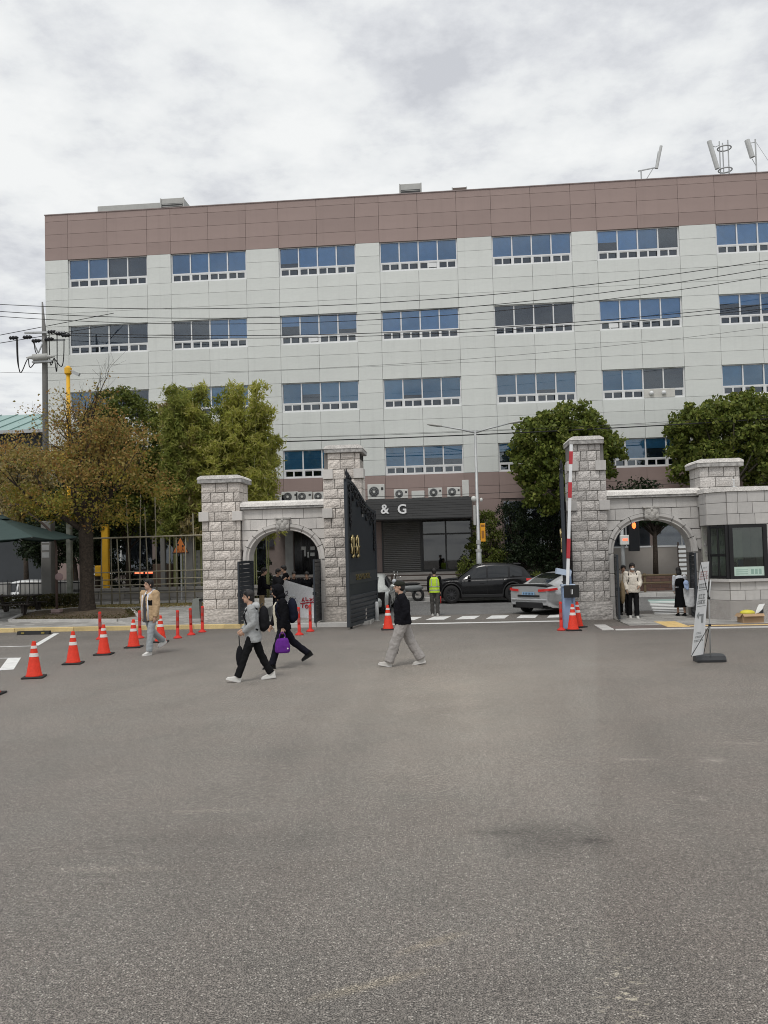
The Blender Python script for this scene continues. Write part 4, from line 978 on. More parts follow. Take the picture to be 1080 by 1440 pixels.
def suv_extra(g, S, f):
    belt, roof, pw, zlow = f; Ln = S['L']
    for s in (1, -1):
        mb = MB(); pts = []
        for i in range(7):
            x = -Ln/2+.01+.42*i/6
            for j in range(3): pts.append((x, s*(pw(x)+.012-.02*j), belt(x)-.15+.045*j-(0 if i else .0)))
        mb.add(pts, [(i*3+j, (i+1)*3+j, (i+1)*3+j+1, i*3+j+1) for i in range(6) for j in range(2)]); mb.build('tail_light', M_tail, g, True)
        MB().ell((Ln/2-.22, s*(pw(Ln/2-.2)-.10), belt(Ln/2-.2)-.13), (.2, .13, .09), 12, 8).build('headlight', M_head, g, True)
    MB().box(-Ln/2-.012, -Ln/2+.01, -S['W']*.33, S['W']*.33, belt(-Ln/2+.1)-.13, belt(-Ln/2+.1)-.09).build('light_bar', M_tail, g)
    MB().bbox(-Ln/2+.62, -Ln/2+.95, -.55, .55, roof(-Ln/2+.9)-.02, roof(-Ln/2+.9)+.035, .012).build('roof_spoiler', M_trim, g)
SUV = dict(L=4.66, W=1.92, r=.37, wheels=(1.42, -1.30), rim=M_rim, cladding=True, cabin=(-2.10, 1.22), tumble=.2, crown=.05,
    sill=[(-2.4, .42), (-1.9, .28), (1.9, .25), (2.4, .34)],
    belt=[(-2.4, .93), (-2.25, 1.0), (-1.7, 1.03), (-.5, .99), (.7, .97), (1.1, .97), (1.7, .93), (2.1, .84), (2.33, .68), (2.4, .5)],
    roof=[(-2.3, 1.0), (-2.18, 1.08), (-1.80, 1.44), (-1.3, 1.555), (-.5, 1.60), (-.05, 1.59), (.30, 1.53), (1.15, .98), (1.4, .9)],
    plan=[(-2.4, .80), (-2.2, .90), (-1.8, .97), (-1, 1.0), (1, 1.0), (1.7, .96), (2.1, .86), (2.33, .68), (2.4, .6)],
    glass=[(-1.72, -1.20, .04), (-1.10, -.22, .03), (-.14, .78, .03)], doors=(-1.16, -.18, .86), handles=(-.95, .05), mirror=.62,
    screens=dict(windscreen=(.48, 1.12), rear_window=(-2.02, -1.62)), extra=suv_extra)
M_black = pm('black_paint', (.006, .006, .007), .25, spec=.3, coat=.25, var=0)
M_silver = pm('silver_paint', (.52, .53, .54), .28, metal=.45, coat=.6, var=.03)
M_whitep = pm('white_paint', (.62, .63, .63), .25, coat=.6, var=.02)
sv = car('black_suv', 'black SUV driving left along the street behind the crossing attendant', M_black, (1.15, 37.25, .0), pi+radians(.5), SUV); sv.scale = (.95, 1, 1.05)
def sed_extra(g, S, f):
    belt, roof, pw, zlow = f; Ln = S['L']; xr = -Ln/2
    for s in (1, -1):
        mb = MB(); pts = []
        prof = [(xr-.03, .42), (xr-.03, .60), (xr-.025, .72), (xr+.04, .80), (xr+.22, None), (xr+.40, None)]
        for k, (x, y) in enumerate(prof):
            yy = (pw(max(x, xr+.01))+.022) if y is None else min(y, pw(xr+.03)+.02)
            if y is not None and k == 3: yy = pw(xr+.06)+.03
            for z in (.80+.012*k, .845+.012*k, .885+.010*k): pts.append((x, s*(yy-(.0 if z < .9 else .02)), z))
        mb.add(pts, [(i*3+j, (i+1)*3+j, (i+1)*3+j+1, i*3+j+1) for i in range(5) for j in range(2)]); mb.build('tail_light', M_tail, g, True)
        MB().ell((Ln/2-.25, s*(pw(Ln/2-.25)-.08), .66), (.18, .12, .07), 10, 8).build('headlight', M_head, g, True)
    MB().bbox(xr-.03, xr+.05, -.58, .58, .24, .44, .03).build('rear_diffuser', M_trim, g); MB().bbox(xr-.045, xr+.05, -.74, .74, .50, .55, .015).build('bumper_lip', M_silver, g)
    p = MB().bbox(xr-.035, xr-.02, -.26, .26, .68, .79, .006).build('number_plate', pm('plate_blue', (.25, .40, .58), .5), g); MB().box(xr-.034, xr-.02, -.46, .46, .62, .685).build('plate_recess', M_trim, g)
    pl = MB()
    for i in range(7): pl.box(xr-.0385, xr-.0355, -.21+i*.063, -.175+i*.063, .70, .77)
    pl.build('plate_print', pm('plate_ink', (.06, .10, .16), .6), p)
    MB().add([(xr+.02, -.78, .985), (xr+.02, .78, .985), (xr+.34, .78, 1.045), (xr+.34, -.78, 1.045), (xr-.02, -.76, 1.03), (xr-.02, .76, 1.03)], [(0, 1, 5, 4), (4, 5, 2, 3)]).build('boot_spoiler', M_trim, g)
SED = dict(L=4.95, W=1.93, r=.35, wheels=(1.48, -1.46), rim=M_rim, cabin=(-2.02, 1.42), tumble=.24, crown=.04, sill=[(-2.5, .36), (-2.3, .26), (-1.9, .22), (1.9, .2), (2.5, .28)],
    belt=[(-2.5, .93), (-2.4, .97), (-1.7, .97), (-.5, .93), (.7, .90), (1.2, .88), (1.9, .78), (2.3, .64), (2.5, .5)],
    roof=[(-2.2, .98), (-1.95, 1.05), (-1.5, 1.22), (-.9, 1.38), (-.3, 1.425), (.1, 1.41), (.5, 1.33), (1.45, .86), (1.6, .8)],
    plan=[(-2.5, .78), (-2.42, .86), (-2.2, .94), (-1.5, 1.0), (1.2, 1.0), (1.9, .95), (2.3, .8), (2.5, .55)],
    glass=[(-1.55, -1.0, .03), (-.92, -.05, .03), (.03, .95, .03)], doors=(-1.05, 0, 1.0), handles=(-.75, .3), mirror=.8,
    screens=dict(windscreen=(.55, 1.35), rear_window=(-1.95, -.95)), extra=sed_extra)
_h = radians(48)      # heading: away from the camera and to the right
car('silver_sedan', 'silver electric sedan with lit tail lights leaving through the drive gate', M_silver, (2.50+2.47*cos(_h), 29.85+2.47*sin(_h), 0), _h, SED)
SEDW = dict(SED); SEDW['rim'] = M_rims; SEDW['extra'] = lambda g, S, f: None
_w = at(553, 850, 31.3)
car('white_sedan', 'pale silver car mostly hidden behind the open left drive gate', pm('pale_paint', (.52, .54, .52), .3, metal=.3, coat=.6), (_w.x-1.12, 33.6, 0), -pi/2, SEDW)
car('white_sedan', 'white car passing on the street beyond the picnic table and iron fence', M_whitep, (-19.2, 36.9, 0), pi, SEDW)

# ------------------------------------------------------------------ cones, bollards, small kerbside things
M_cone = pm('cone_orange', (.60, .040, .020), .65, spec=.2, var=.12, vscale=8, fine=.12, fscale=30); M_refl = pm('reflective_white', (.70, .67, .64), .5, var=.14, vscale=14); M_rub = pm('black_rubber', (.02, .02, .02), .8)
def make_cone():
    g = thing('traffic_cone', 'x', 'traffic cone', (0, 0, 0), 0, 'orange traffic cones')
    MB().bbox(-.21, .21, -.21, .21, 0, .035, .012).build('base', M_rub, g)
    MB().lathe([(.165, .03), (.165, .05), (.15, .06), (.038, .70), (.03, .715), (.018, .715)], (0, 0, 0), 20).build('body', M_cone, g, True)
    for z0, z1 in ((.415, .485), (.575, .63)):
        rr = lambda z: .15-(z-.06)*.175+.003
        MB().lathe([(rr(z0), z0), (rr(z1), z1)], (0, 0, 0), 20, cap=False).build('reflective_band', M_refl, g, True)
    return g
cone0 = make_cone(); used = False
for px, py, rz, lab in ((48, 953, .25, 'nearest full orange cone of the left row, by the white parking lines'), (103, 933.5, .2, 'second orange cone of the left row, counting from the parking lines'), (146, 920.5, .1, 'third orange cone of the left row, in front of the leftmost red post'),
        (188, 910.5, .1, 'orange cone just left of the student in the beige jacket'), (226, 903, .2, 'orange cone just right of the student in the beige jacket'), (546, 885.5, .1, 'orange cone standing beside the open left drive gate'), (806, 886.5, .1, 'orange cone in front of the barrier cabinet'), (-13, 977, .1, 'orange cone cut off by the left edge of the picture'), (812.5, 882, .4, 'orange cone half hidden behind the cone at the barrier')):
    p = gnd(px, py); o = cone0 if not used else copy_tree(cone0); used = True
    o.location = (p.x, p.y, 0); o.rotation_euler.z = rz; o['label'] = lab; o.scale = (1, 1, 1.03)
M_post = pm('post_red', (.58, .035, .025), .6, spec=.2, var=.1, vscale=6); M_postd = pm('post_faded', (.40, .07, .06), .6, var=.3, vscale=14)
def make_post():
    g = thing('flexible_post', 'x', 'post', (0, 0, 0), 0, 'red flexible posts')
    MB().lathe([(.125, 0), (.125, .02), (.09, .05), (.055, .075), (.046, .10), (.046, .30)], n=16).build('base', M_post, g, True)
    MB().lathe([(.044, .10), (.044, .78), (.035, .80), (.012, .805)], n=14).build('post', M_post, g, True)
    for z0, z1 in ((.36, .50), (.60, .74)): MB().lathe([(.0465, z0), (.0465, z1)], n=14, cap=False).build('faded_band', M_postd, g, True)
    return g
post0 = make_post(); used = False
for px, py, lab in ((141, 899, 'leftmost red flexible post, behind the third cone'), (197, 897.5, 'red flexible post hidden by the student in the beige jacket'), (250, 897.5, 'red flexible post first right of the beige-jacketed student'), (269, 893, 'red flexible post in the middle of the three left of the gateway'), (284.5, 889, 'red flexible post closest to the left gateway pillar'),
        (421, 893, 'red flexible post beside the purple bag student'), (436.5, 888, 'red flexible post in front of the white banner'), (789.5, 886.5, 'red flexible post beside the barrier cabinet')):
    p = gnd(px, py); o = post0 if not used else copy_tree(post0); used = True
    o.location = (p.x, p.y, 0); o['label'] = lab; o.rotation_euler = (rng.uniform(-.02, .02), rng.uniform(-.03, .03), rng.uniform(0, 3))
a, b = gnd(29, 893), gnd(67, 891.5)
ws = thing('wheel_stop', 'black rubber wheel stop lying at the yellow kerb on the left', 'wheel stop', ((a.x+b.x)/2, (a.y+b.y)/2, 0), 0)
MB().prism([(-.10, 0), (.10, 0), (.07, .11), (-.07, .11)], -.52, .52, 'x').build('rubber_block', M_rub, ws)
for s in (-1, 1): MB().box(s*.33-.05, s*.33+.05, -.104, -.05, .03, .08).build('reflector', pm('reflector_yellow', (.25, .20, .05), .5), ws)
q = gnd(530, 873); wp = thing('white_post', 'short white post at the foot of the open left drive gate', 'post', (q.x, q.y, 0)); MB().lathe([(.07, 0), (.07, .60), (.05, .64), (.01, .645)], n=14).build('shaft', M_whitep, wp, True); MB().lathe([(.1, 0), (.1, .02), (.07, .03)], n=14).build('foot', M_conc, wp)

# ------------------------------------------------------------------ barrier
ba = thing('boom_barrier', 'pale blue barrier cabinet with its red and white boom raised upright', 'barrier', (3.18, 24.75, 0))
M_cab = pm('cabinet_blue', (.27, .37, .55), .5, var=.08, vscale=3)
MB().bbox(-.17, .17, -.17, .17, .0, 1.20, .02).build('cabinet', M_cab, ba); MB().bbox(-.20, .20, -.20, .20, 1.20, 1.27, .02).build('cabinet_lid', pm('lid_pale', (.42, .50, .62), .45), ba)
hd = MB().obox((-.12, -.05, 1.62), (.42, .32, .16), Matrix.Rotation(radians(12), 3, 'Y')); hd.build('camera_head', pm('lid_pale', (.42, .50, .62), .45), ba); MB().bar((-.08, 0, 1.27), (-.08, 0, 1.58), .10).build('head_neck', M_louv, ba); MB().bar((.09, .08, 1.27), (.09, .08, 1.68), .05).build('side_post', M_cab, ba)
q0, q1 = at(798, 823, 24.5), at(803.2, 625, 24.5); d0 = Vector((q0.x-3.18, -.25, q0.z)); d1 = Vector((q1.x-3.18, -.25, q1.z))
M_bred = pm('boom_red', (.46, .04, .05), .45); M_bwh = pm('boom_white', (.76, .77, .78), .4)
bm_ = MB().bar(d0, d1, .055, .085).build('boom', M_bwh, ba)
for a, b in ((.02, .11), (.19, .33), (.62, .73), (.86, .95)):
    if a < .1: continue
    MB().bar(d0.lerp(d1, a), d0.lerp(d1, b), .07, .10).build('red_band', M_bred, bm_)
MB().obox((.06, -.30, 1.08), (.42, .05, .35), Matrix.Rotation(0, 3, 'Y')).build('boom_clamp', M_rub, ba); MB().bar((.06, -.34, 1.25), (.06, -.34, .75), .02).build('hanging_strap', M_rub, ba); MB().bbox(.04, .09, -.34, -.325, 1.0, 1.14, .004).build('label_plate', M_bwh, ba)

# ------------------------------------------------------------------ banner stand
bs = thing('banner_stand', 'leaning white banner stand with a left arrow before the right arch', 'banner', (5.0, 17.4, 0))
tl, tr_, br_, bl_ = at(985, 791, 17.1)-bs.location, at(997.5, 789.5, 18.0)-bs.location, at(989.5, 920, 17.6)-bs.location, at(972, 923, 16.8)-bs.location
cl_ = MB(); nx, nz = 4, 14; pts = []
for j in range(nz+1):
    for i in range(nx+1):
        u_, w_ = i/nx, j/nz; p = tl.lerp(tr_, u_).lerp(bl_.lerp(br_, u_), w_); bow = .035*sin(pi*w_)*(1-2*abs(u_-.5)); pts.append(p+Vector((-bow, -bow*.3, 0)))
cl_.add(pts, [(j*(nx+1)+i, j*(nx+1)+i+1, (j+1)*(nx+1)+i+1, (j+1)*(nx+1)+i) for j in range(nz) for i in range(nx)])
M_ban = pm('banner_cloth', (.80, .81, .81), .7, var=.04); cloth = cl_.build('banner_cloth', M_ban, bs, True)
nrm = (tr_-tl).cross(bl_-tl).normalized(); nrm = nrm if nrm.dot(Vector((0, -1, 0))) > 0 else -nrm
def onb(u_, w_, k=.022): p = tl.lerp(tr_, u_).lerp(bl_.lerp(br_, u_), w_); bow = .035*sin(pi*w_)*(1-2*abs(u_-.5)); return p+Vector((-bow, -bow*.3, 0))+nrm*k*.3
def bquad(mb, u0, u1, w0, w1): mb.add([onb(u0, w0), onb(u1, w0), onb(u1, w1), onb(u0, w1)], [(0, 1, 2, 3)])
ink = MB(); r_ = random.Random(3)
for w0, w1, u0, u1, n_ in ((.055, .07, .35, .8, 3), (.235, .285, .12, .88, 4), (.35, .40, .2, .85, 3), (.415, .455, .12, .9, 4), (.755, .775, .3, .7, 3), (.795, .815, .2, .8, 4), (.835, .855, .1, .9, 5)):
    for k_ in range(n_):
        a_ = u0+(u1-u0)*k_/n_; b_ = a_+(u1-u0)/n_*.8; h_ = (w1-w0)
        bquad(ink, a_, b_, w0, w0+h_*.22); bquad(ink, a_+(b_-a_)*.4, a_+(b_-a_)*.6, w0, w1); bquad(ink, a_, b_, w1-h_*.2, w1)
        if r_.random() > .4: bquad(ink, a_, a_+(b_-a_)*.2, w0+h_*.3, w1)
for w0 in (.30, .475): bquad(ink, .08, .92, w0, w0+.006)
bquad(ink, .42, .80, .565, .585); bquad(ink, .66, .80, .565, .66)      # left-pointing bent arrow
ink.add([onb(.45, .535), onb(.45, .615), onb(.15, .575)], [(0, 1, 2)])
ink.build('printing', pm('grey_ink', (.28, .29, .29), .7), cloth)
pk = MB()
for w0, w1, u0, u1, n_ in ((.10, .14, .1, .9, 3), (.15, .19, .05, .95, 4)):
    for k_ in range(n_):
        a_ = u0+(u1-u0)*k_/n_; b_ = a_+(u1-u0)/n_*.8; h_ = (w1-w0); bquad(pk, a_, b_, w0, w0+h_*.25); bquad(pk, a_+(b_-a_)*.4, a_+(b_-a_)*.6, w0, w1); bquad(pk, a_, b_, w1-h_*.2, w1)
pk.build('printing', pm('pink_ink', (.55, .36, .36), .7), cloth)
hub = at(998, 879, 17.5)-bs.location; ptop = at(999.5, 815, 17.5)-bs.location; pbot = at(999, 921, 17.5)-bs.location; hub2 = at(997, 841, 17.5)-bs.location
fm = MB().tube([ptop, hub2, hub, pbot], .014, 8).build('pole', M_galv, bs, True)
rd = MB()
for e_ in (bl_, br_): rd.tube([hub, e_], .007, 6)
for e_ in (tl, tr_): rd.tube([hub2, e_], .007, 6)
rd.build('cross_rods', M_rub, bs); MB().ell(hub, (.03, .03, .03), 8, 6).ell(hub2, (.03, .03, .03), 8, 6).build('hub', M_rub, bs)
a, b = gnd(981, 932)-bs.location, gnd(1021, 931)-bs.location
tk = MB(); cxm, cym = (a.x+b.x)/2, (a.y+b.y)/2+.14; rings = []
for x_, s_ in ((-.29, .8), (-.27, .95), (.20, 1), (.26, .96), (.29, .75)): rings.append([(cxm+x_, cym+y_*s_, z_*s_+(0 if z_ < .05 else 0)) for y_, z_ in ((-.17, .005), (-.18, .05), (-.15, .13), (-.08, .155), (.08, .155), (.15, .13), (.18, .05), (.17, .005))])
tk.loft(rings).build('water_base', pm('base_grey', (.045, .047, .05), .5, var=.1), bs, False)

# ------------------------------------------------------------------ street lamp, poles, signals
sl_ = thing('street_lamp', 'tall grey double-armed street lamp behind the black SUV', 'street lamp', (1.08, 38.9, .15))
MB().tube([(0, 0, 0), (0, 0, 2.0), (0, 0, 2.05), (0, 0, 7.5)], [.13, .12, .085, .055], 12).build('post', M_galv, sl_, True); MB().lathe([(.14, 0), (.14, .12)], (0, 0, 2.0), 12).lathe([(.11, 0), (.11, .18)], (0, 0, 2.35), 12).build('collar', M_unit, sl_)
for s in (-1, 1):
    a_ = MB().tube([(0, 0, 7.42), (s*.6, 0, 7.58), (s*1.55, 0, 7.78)], [.05, .04, .03], 8).build('arm', M_galv, sl_, True); MB().ell((s*1.83, 0, 7.83), (.36, .12, .06), 12, 8, rot=Matrix.Rotation(-s*.15, 3, 'Y')).build('lamp_head', M_unit, sl_, True)
MB().bbox(.10, .32, -.06, -.02, 2.45, 3.28, .01).build('warning_board', pm('board_orange', (.75, .34, .02), .5, var=.1), sl_); MB().box(.13, .29, -.066, -.061, 3.12, 3.22).box(.15, .27, -.066, -.061, 2.6, 2.95).build('board_print', pm('board_ink', (.28, .12, .02), .6), sl_)
MB().ell((-.16, -.06, 4.40), (.12, .12, .13), 12, 8).build('dome_camera', M_acw, sl_, True); MB().bbox(-.2, -.08, -.1, .0, 3.2, 4.1, .02).build('control_box', M_unit, sl_); MB().ell((.18, -.05, 4.35), (.07, .07, .09), 10, 8).build('loudspeaker', M_acw, sl_, True)
up = thing('utility_pole', 'grey concrete utility pole with cable loops at the left end of the building', 'utility pole', (-19.75, 40.0, 0))
M_pole = pm('pole_concrete', (.19, .187, .178), .85, var=.12, vscale=2)
MB().tube([(0, 0, 0), (0, 0, 13.0), (-.1, 0, 14.95)], [.17, .13, .035], 12).build('shaft', M_pole, up, True)
ca = MB()
for z, x0, x1, y in ((13.42, -.95, 1.1, -.12), (13.08, -.6, 1.0, .1)): ca.bar((x0, y, z), (x1, y-.05, z-.05), .09, .09)
ca.bar((-.55, -.1, 13.0), (-.28, -.1, 12.4), .05).bar((.05, -.1, 13.1), (-.28, -.1, 12.4), .05); ca.build('crossarm', M_galv, up)
ins = MB()
for x, z in ((-1.5, 13.2), (-.8, 13.2), (.45, 13.4), (.85, 13.3), (1.15, 13.2), (-.35, 13.0), (.3, 13.05)): ins.lathe([(.03, -.24), (.10, -.16), (.06, -.1), (.11, -.02), (.07, .05), (.1, .12), (.03, .24)], (x, -.15, z), 8, axis='x')
ins.build('insulators', M_iron, up, True)
MB().lathe([(.02, -.75), (.08, -.55), (.10, -.4), (.17, -.38), (.17, .32), (.10, .34), (.08, .5), (.02, .7)], (-.05, -.3, 12.15), 12, axis='x').build('switch_gear', M_unit, up, True); MB().bbox(-.5, .5, -.34, -.12, 11.88, 11.98, .01).build('gear_bracket', M_galv, up)
lp = MB()
for x0, z0, x1, z1, sag in ((-1.25, 13.1, -.75, 12.1, 1.5), (-1.3, 13.1, -1.15, 11.5, .3), (.35, 13.3, .6, 12.1, 1.2), (.75, 13.2, .6, 12.1, 1.6), (1.1, 13.0, .6, 12.05, 1.1), (-.7, 12.1, -.3, 12.0, .5), (-.4, 13.0, -.28, 12.3, .1)):
    lp.tube([(x0+(x1-x0)*t/10+(x0-x1)*.3*sin(pi*t/10), -.25, z0+(z1-z0)*t/10-sag*sin(pi*t/10)**1.2*(.75)) for t in range(11)], .025, 5)
lp.build('jumper_loops', M_rub, up, True)
M_ypost = pm('post_yellow', (.72, .40, .02), .45, var=.08)
yp = thing('camera_pole', 'yellow pole with a surveillance camera rising above the autumn tree', 'camera pole', (-16.72, 36, 0)); MB().tube([(0, 0, 0), (0, 0, 10.55)], [.13, .08], 12).build('post', M_ypost, yp, True); MB().lathe([(.10, -.2), (.16, -.14), (.16, .1), (.05, .2)], (0, 0, 10.6), 12).build('top_cap', M_ypost, yp); MB().bar((.1, -.05, 10.6), (.3, -.1, 10.5), .04).obox((.42, -.14, 10.42), (.34, .14, .14), Matrix.Rotation(.45, 3, 'Y')).build('camera', M_galv, yp)
yq = at(150, 860, 35.3); yl = thing('yellow_post', 'thick yellow steel post with a side box behind the pole fence', 'post', (yq.x, 35.3, 0)); MB().bbox(-.11, .13, -.1, .1, 0, 3.75, .02).bbox(-.17, -.115, -.06, .06, 1.5, 3.75, .01).build('column', M_ypost, yl); MB().bbox(-.46, -.175, -.12, .12, 1.55, 2.0, .03).build('control_box', M_ypost, yl)
ps = at(878, 830, 37.6); sg = thing('pedestrian_signal', 'grey signal pole with a red lit pedestrian light seen through the right arch', 'traffic signal', (ps.x, 37.6, 0))
MB().tube([(0, 0, 0), (0, 0, 4.6)], [.09, .08], 12).build('post', M_galv, sg, True); h1 = at(891, 739, 37.4)-sg.location; h2 = at(879, 759, 37.4)-sg.location
MB().bbox(h1.x-.22, h1.x+.22, -.25, .0, h1.z-1.1, h1.z+.35, .02).bar((0, 0, h1.z), (h1.x, -.1, h1.z), .06).build('signal_head', M_iron, sg); MB().ell((h1.x, -.26, h1.z), (.085, .03, .14), 10, 8).build('red_figure', pm('signal_red', (.9, .1, .03), .4, emit=(1, .14, .03, 3)), sg, True)
MB().bbox(h2.x-.20, h2.x+.2, -.22, -.04, h2.z-.22, h2.z+.2, .02).build('countdown_box', M_acw, sg); MB().box(h2.x-.10, h2.x+.10, -.228, -.222, h2.z-.05, h2.z+.05).build('countdown_light', pm('signal_red2', (.9, .15, .1), .4, emit=(1, .12, .05, 2)), sg)
# ------------------------------------------------------------------ railing, moped, planter, notice rack
ra = thing('railing', 'dark brown street railing in front of the stone steps', 'railing', (0, 38.95, .15)); M_rail = pm('rail_brown', (.055, .04, .033), .6, metal=.2)
for i in range(7): MB().bbox(-9.9+i*1.75-.05, -9.9+i*1.75+.05, -.05, .05, 0, 1.06, .008).build('post', M_rail, ra)
for z in (.28, .52, .76, 1.0): MB().box(-10.4, 1.2, -.02, .02, z-.03, z+.03).build('rail', M_rail, ra)
ra2 = thing('railing', 'low wooden rail fence along the shrubs behind the cars', 'railing', (0, 39.0, .15)); M_wood = pm('rail_wood', (.16, .12, .07), .8, var=.2, vscale=6)
for i in range(6): MB().bbox(2.4+i*1.5-.05, 2.4+i*1.5+.05, -.05, .05, 0, .85, .008).build('post', M_wood, ra2)
for z in (.42, .76): MB().tube([(1.9, -.06, z), (10.2, -.06, z)], .045, 8).build('rail', M_wood, ra2, True)
mo = thing('moped', 'parked moped with raised handlebars beyond the gate at the street railing', 'moped', (-2.25, 38.0, 0), radians(200))
for x in (-.6, .62): MB().lathe([(.17, -.05), (.26, -.05), (.29, 0), (.26, .05), (.17, .05)], (x, 0, .29), 20, axis='y', cap=False).build('wheel', M_tyre, mo, True)
MB().ell((-.35, 0, .62), (.5, .16, .16), 12, 8).ell((.3, 0, .5), (.35, .14, .2), 12, 8).bar((.62, 0, .3), (.42, 0, 1.0), .07).bar((-.6, 0, .3), (-.2, 0, .5), .06).build('body', pm('moped_grey', (.20, .21, .21), .4), mo, True); MB().ell((-.3, 0, .80), (.42, .14, .07), 12, 6).build('saddle', M_rub, mo, True)
MB().tube([(.30, -.36, 1.16), (.40, -.2, 1.06), (.42, 0, 1.02), (.40, .2, 1.06), (.30, .36, 1.16)], .02, 6).build('handlebar', M_chrome, mo, True); MB().ell((.5, 0, .95), (.1, .1, .1), 10, 8).build('headlight', M_head, mo, True)
for s in (-1, 1): MB().tube([(.38, s*.22, 1.06), (.42, s*.28, 1.3)], .01, 5).ell((.42, s*.29, 1.34), (.03, .07, .05), 8, 6).build('mirror', M_chrome, mo, True)
pl_ = thing('brick_planter', 'low red-brown brick planter under the street tree beyond the right arch', 'planter', (10.2, 39.9, .15)); M_brk = pm('dark_brick', (.13, .075, .06), .85, var=.2, vscale=4, rand=.25)
MB().box(-3.0, 3.0, .03, 1.6, 0, .66).build('planter_core', M_mortar, pl_); bk = MB().bbox(-.5, .5, 0, 1, -.5, .5, .02).mesh('brick'); bk.materials.append(M_brk)
for j in range(5):
    for i in range(15): inst('brick', bk, pl_, (-2.8+i*.4+(.1 if j % 2 else -.1), 0, .075+j*.14), (.385, .2, .128))
na, nb_ = at(954, 812, 37.9), at(975, 770, 37.9); nr = thing('notice_rack', 'white slatted notice rack seen beside the right jamb of the right arch', 'notice rack', ((na.x+nb_.x)/2+.25, 37.9, 0))
for s in (-1, 1): MB().bar((s*.55, 0, 0), (s*.55, 0, 2.35), .06).build('upright', M_rail, nr)
for i in range(7): MB().box(-.55, .55, -.04, -.01, .95+i*.19, 1.06+i*.19).build('slat', M_whitep, nr)
MB().box(-.05, .5, -.06, -.045, 1.65, 2.25).build('poster', M_paper, nr); MB().add([(-.1, -.065, 1.5), (.05, -.065, 1.45), (-.02, -.065, 1.95), (-.15, -.065, 2.0)], [(0, 1, 2, 3)]).build('poster_figure', pm('poster_orange', (.42, .18, .08), .7), nr)

# ------------------------------------------------------------------ overhead cables
def cable(label, pts, r, sagn=0.0):
    ps_ = [at(x, y, Y) for x, y, Y in pts]; n_ = 40; out_p = []
    xs_ = [p.x for p in ps_]; A = np.polyfit(xs_, [p.z for p in ps_], 2 if len(ps_) > 2 else 1); B = np.polyfit(xs_, [p.y for p in ps_], 1)
    x0_, x1_ = min(xs_)-.0, max(xs_)+3
    for i in range(n_+1):
        x_ = x0_+(x1_-x0_)*i/n_; out_p.append((x_, float(np.polyval(B, x_)), float(np.polyval(A, x_))))
    o = MB().tube(out_p, r*.75, 5).build('overhead_cable', M_rub, None, True); tag(o, label, 'cable', 'overhead cables along the street')
cable('topmost of the three parallel cables crossing the upper facade', [(-20, 427, 39.5), (540, 425.5, 39.5), (1080, 366, 39.5)], .022)
cable('middle of the three parallel cables crossing the upper facade', [(-20, 436.5, 39.5), (540, 440, 39.5), (1080, 377, 39.5)], .022)
cable('lowest of the three parallel cables crossing the upper facade', [(-20, 443.5, 39.6), (540, 449, 39.6), (1080, 388, 39.6)], .02)
cable('upper cable of the pair running from the utility pole crossarm', [(80, 468, 39.85), (540, 467.5, 39.6), (1080, 428, 39.5)], .022)
cable('lower cable of the pair running from the utility pole crossarm', [(80, 471.5, 39.85), (540, 471.5, 39.6), (1080, 434, 39.5)], .02)
cable('upper left-hand cable arriving at the utility pole from the picture edge', [(-40, 479, 38), (48, 462, 39.8)], .022)
cable('lower left-hand cable arriving at the utility pole from the picture edge', [(-40, 489, 38), (40, 476, 39.8)], .022)
cable('thin cable below the window pair in the middle of the facade', [(-20, 523, 39.4), (540, 513, 39.4), (1080, 460, 39.4)], .010)
cable('thick cable bundle crossing in front of the two plane trees', [(360, 622, 39.2), (640, 612.5, 39.2), (1080, 589, 39.2)], .035)
cable('thin cable just above the thick bundle across the plane trees', [(360, 616.5, 39.2), (640, 608, 39.2), (1080, 584, 39.2)], .012)
cable('low dark cable crossing the brown wall above the canopy', [(500, 699, 40.0), (700, 693, 40.0), (900, 683, 40.0)], .016)
# ------------------------------------------------------------------ vegetation
nrg = np.random.default_rng(11)
def leaf_mesh(name, P, size, mat, parent, aspect=.55, droop=0.0, sv=.35):
    """one rhombic leaf face for every point"""
    n = len(P); P = np.asarray(P, float)
    d = nrg.normal(size=(n, 3)); d[:, 2] -= droop; d /= np.linalg.norm(d, axis=1)[:, None]
    q = nrg.normal(size=(n, 3)); w = np.cross(d, q); w /= np.linalg.norm(w, axis=1)[:, None]
    s = size*(1+sv*nrg.uniform(-1, 1, n))[:, None]
    nn = np.cross(d, w)
    V = np.stack([P-d*s*.5, P+w*s*aspect*.5+nn*s*.06, P+d*s*.5, P-w*s*aspect*.5+nn*s*.06], 1).reshape(-1, 3)
    me = bpy.data.meshes.new(name); me.vertices.add(4*n); me.vertices.foreach_set('co', V.ravel()); me.loops.add(4*n); me.loops.foreach_set('vertex_index', np.arange(4*n, dtype=np.int32))
    me.polygons.add(n); me.polygons.foreach_set('loop_start', np.arange(0, 4*n, 4, dtype=np.int32)); me.polygons.foreach_set('loop_total', np.full(n, 4, dtype=np.int32))
    me.update(); me.materials.append(mat); return link(bpy.data.objects.new(name, me), parent)
M_bark = pm('bark', (.042, .032, .024), .95, var=.35, vscale=6, fine=.35, fscale=18, bump=.8, bscale=14)
M_barkp = pm('plane_bark', (.12, .105, .085), .9, var=.35, vscale=4, fine=.2, bump=.3)
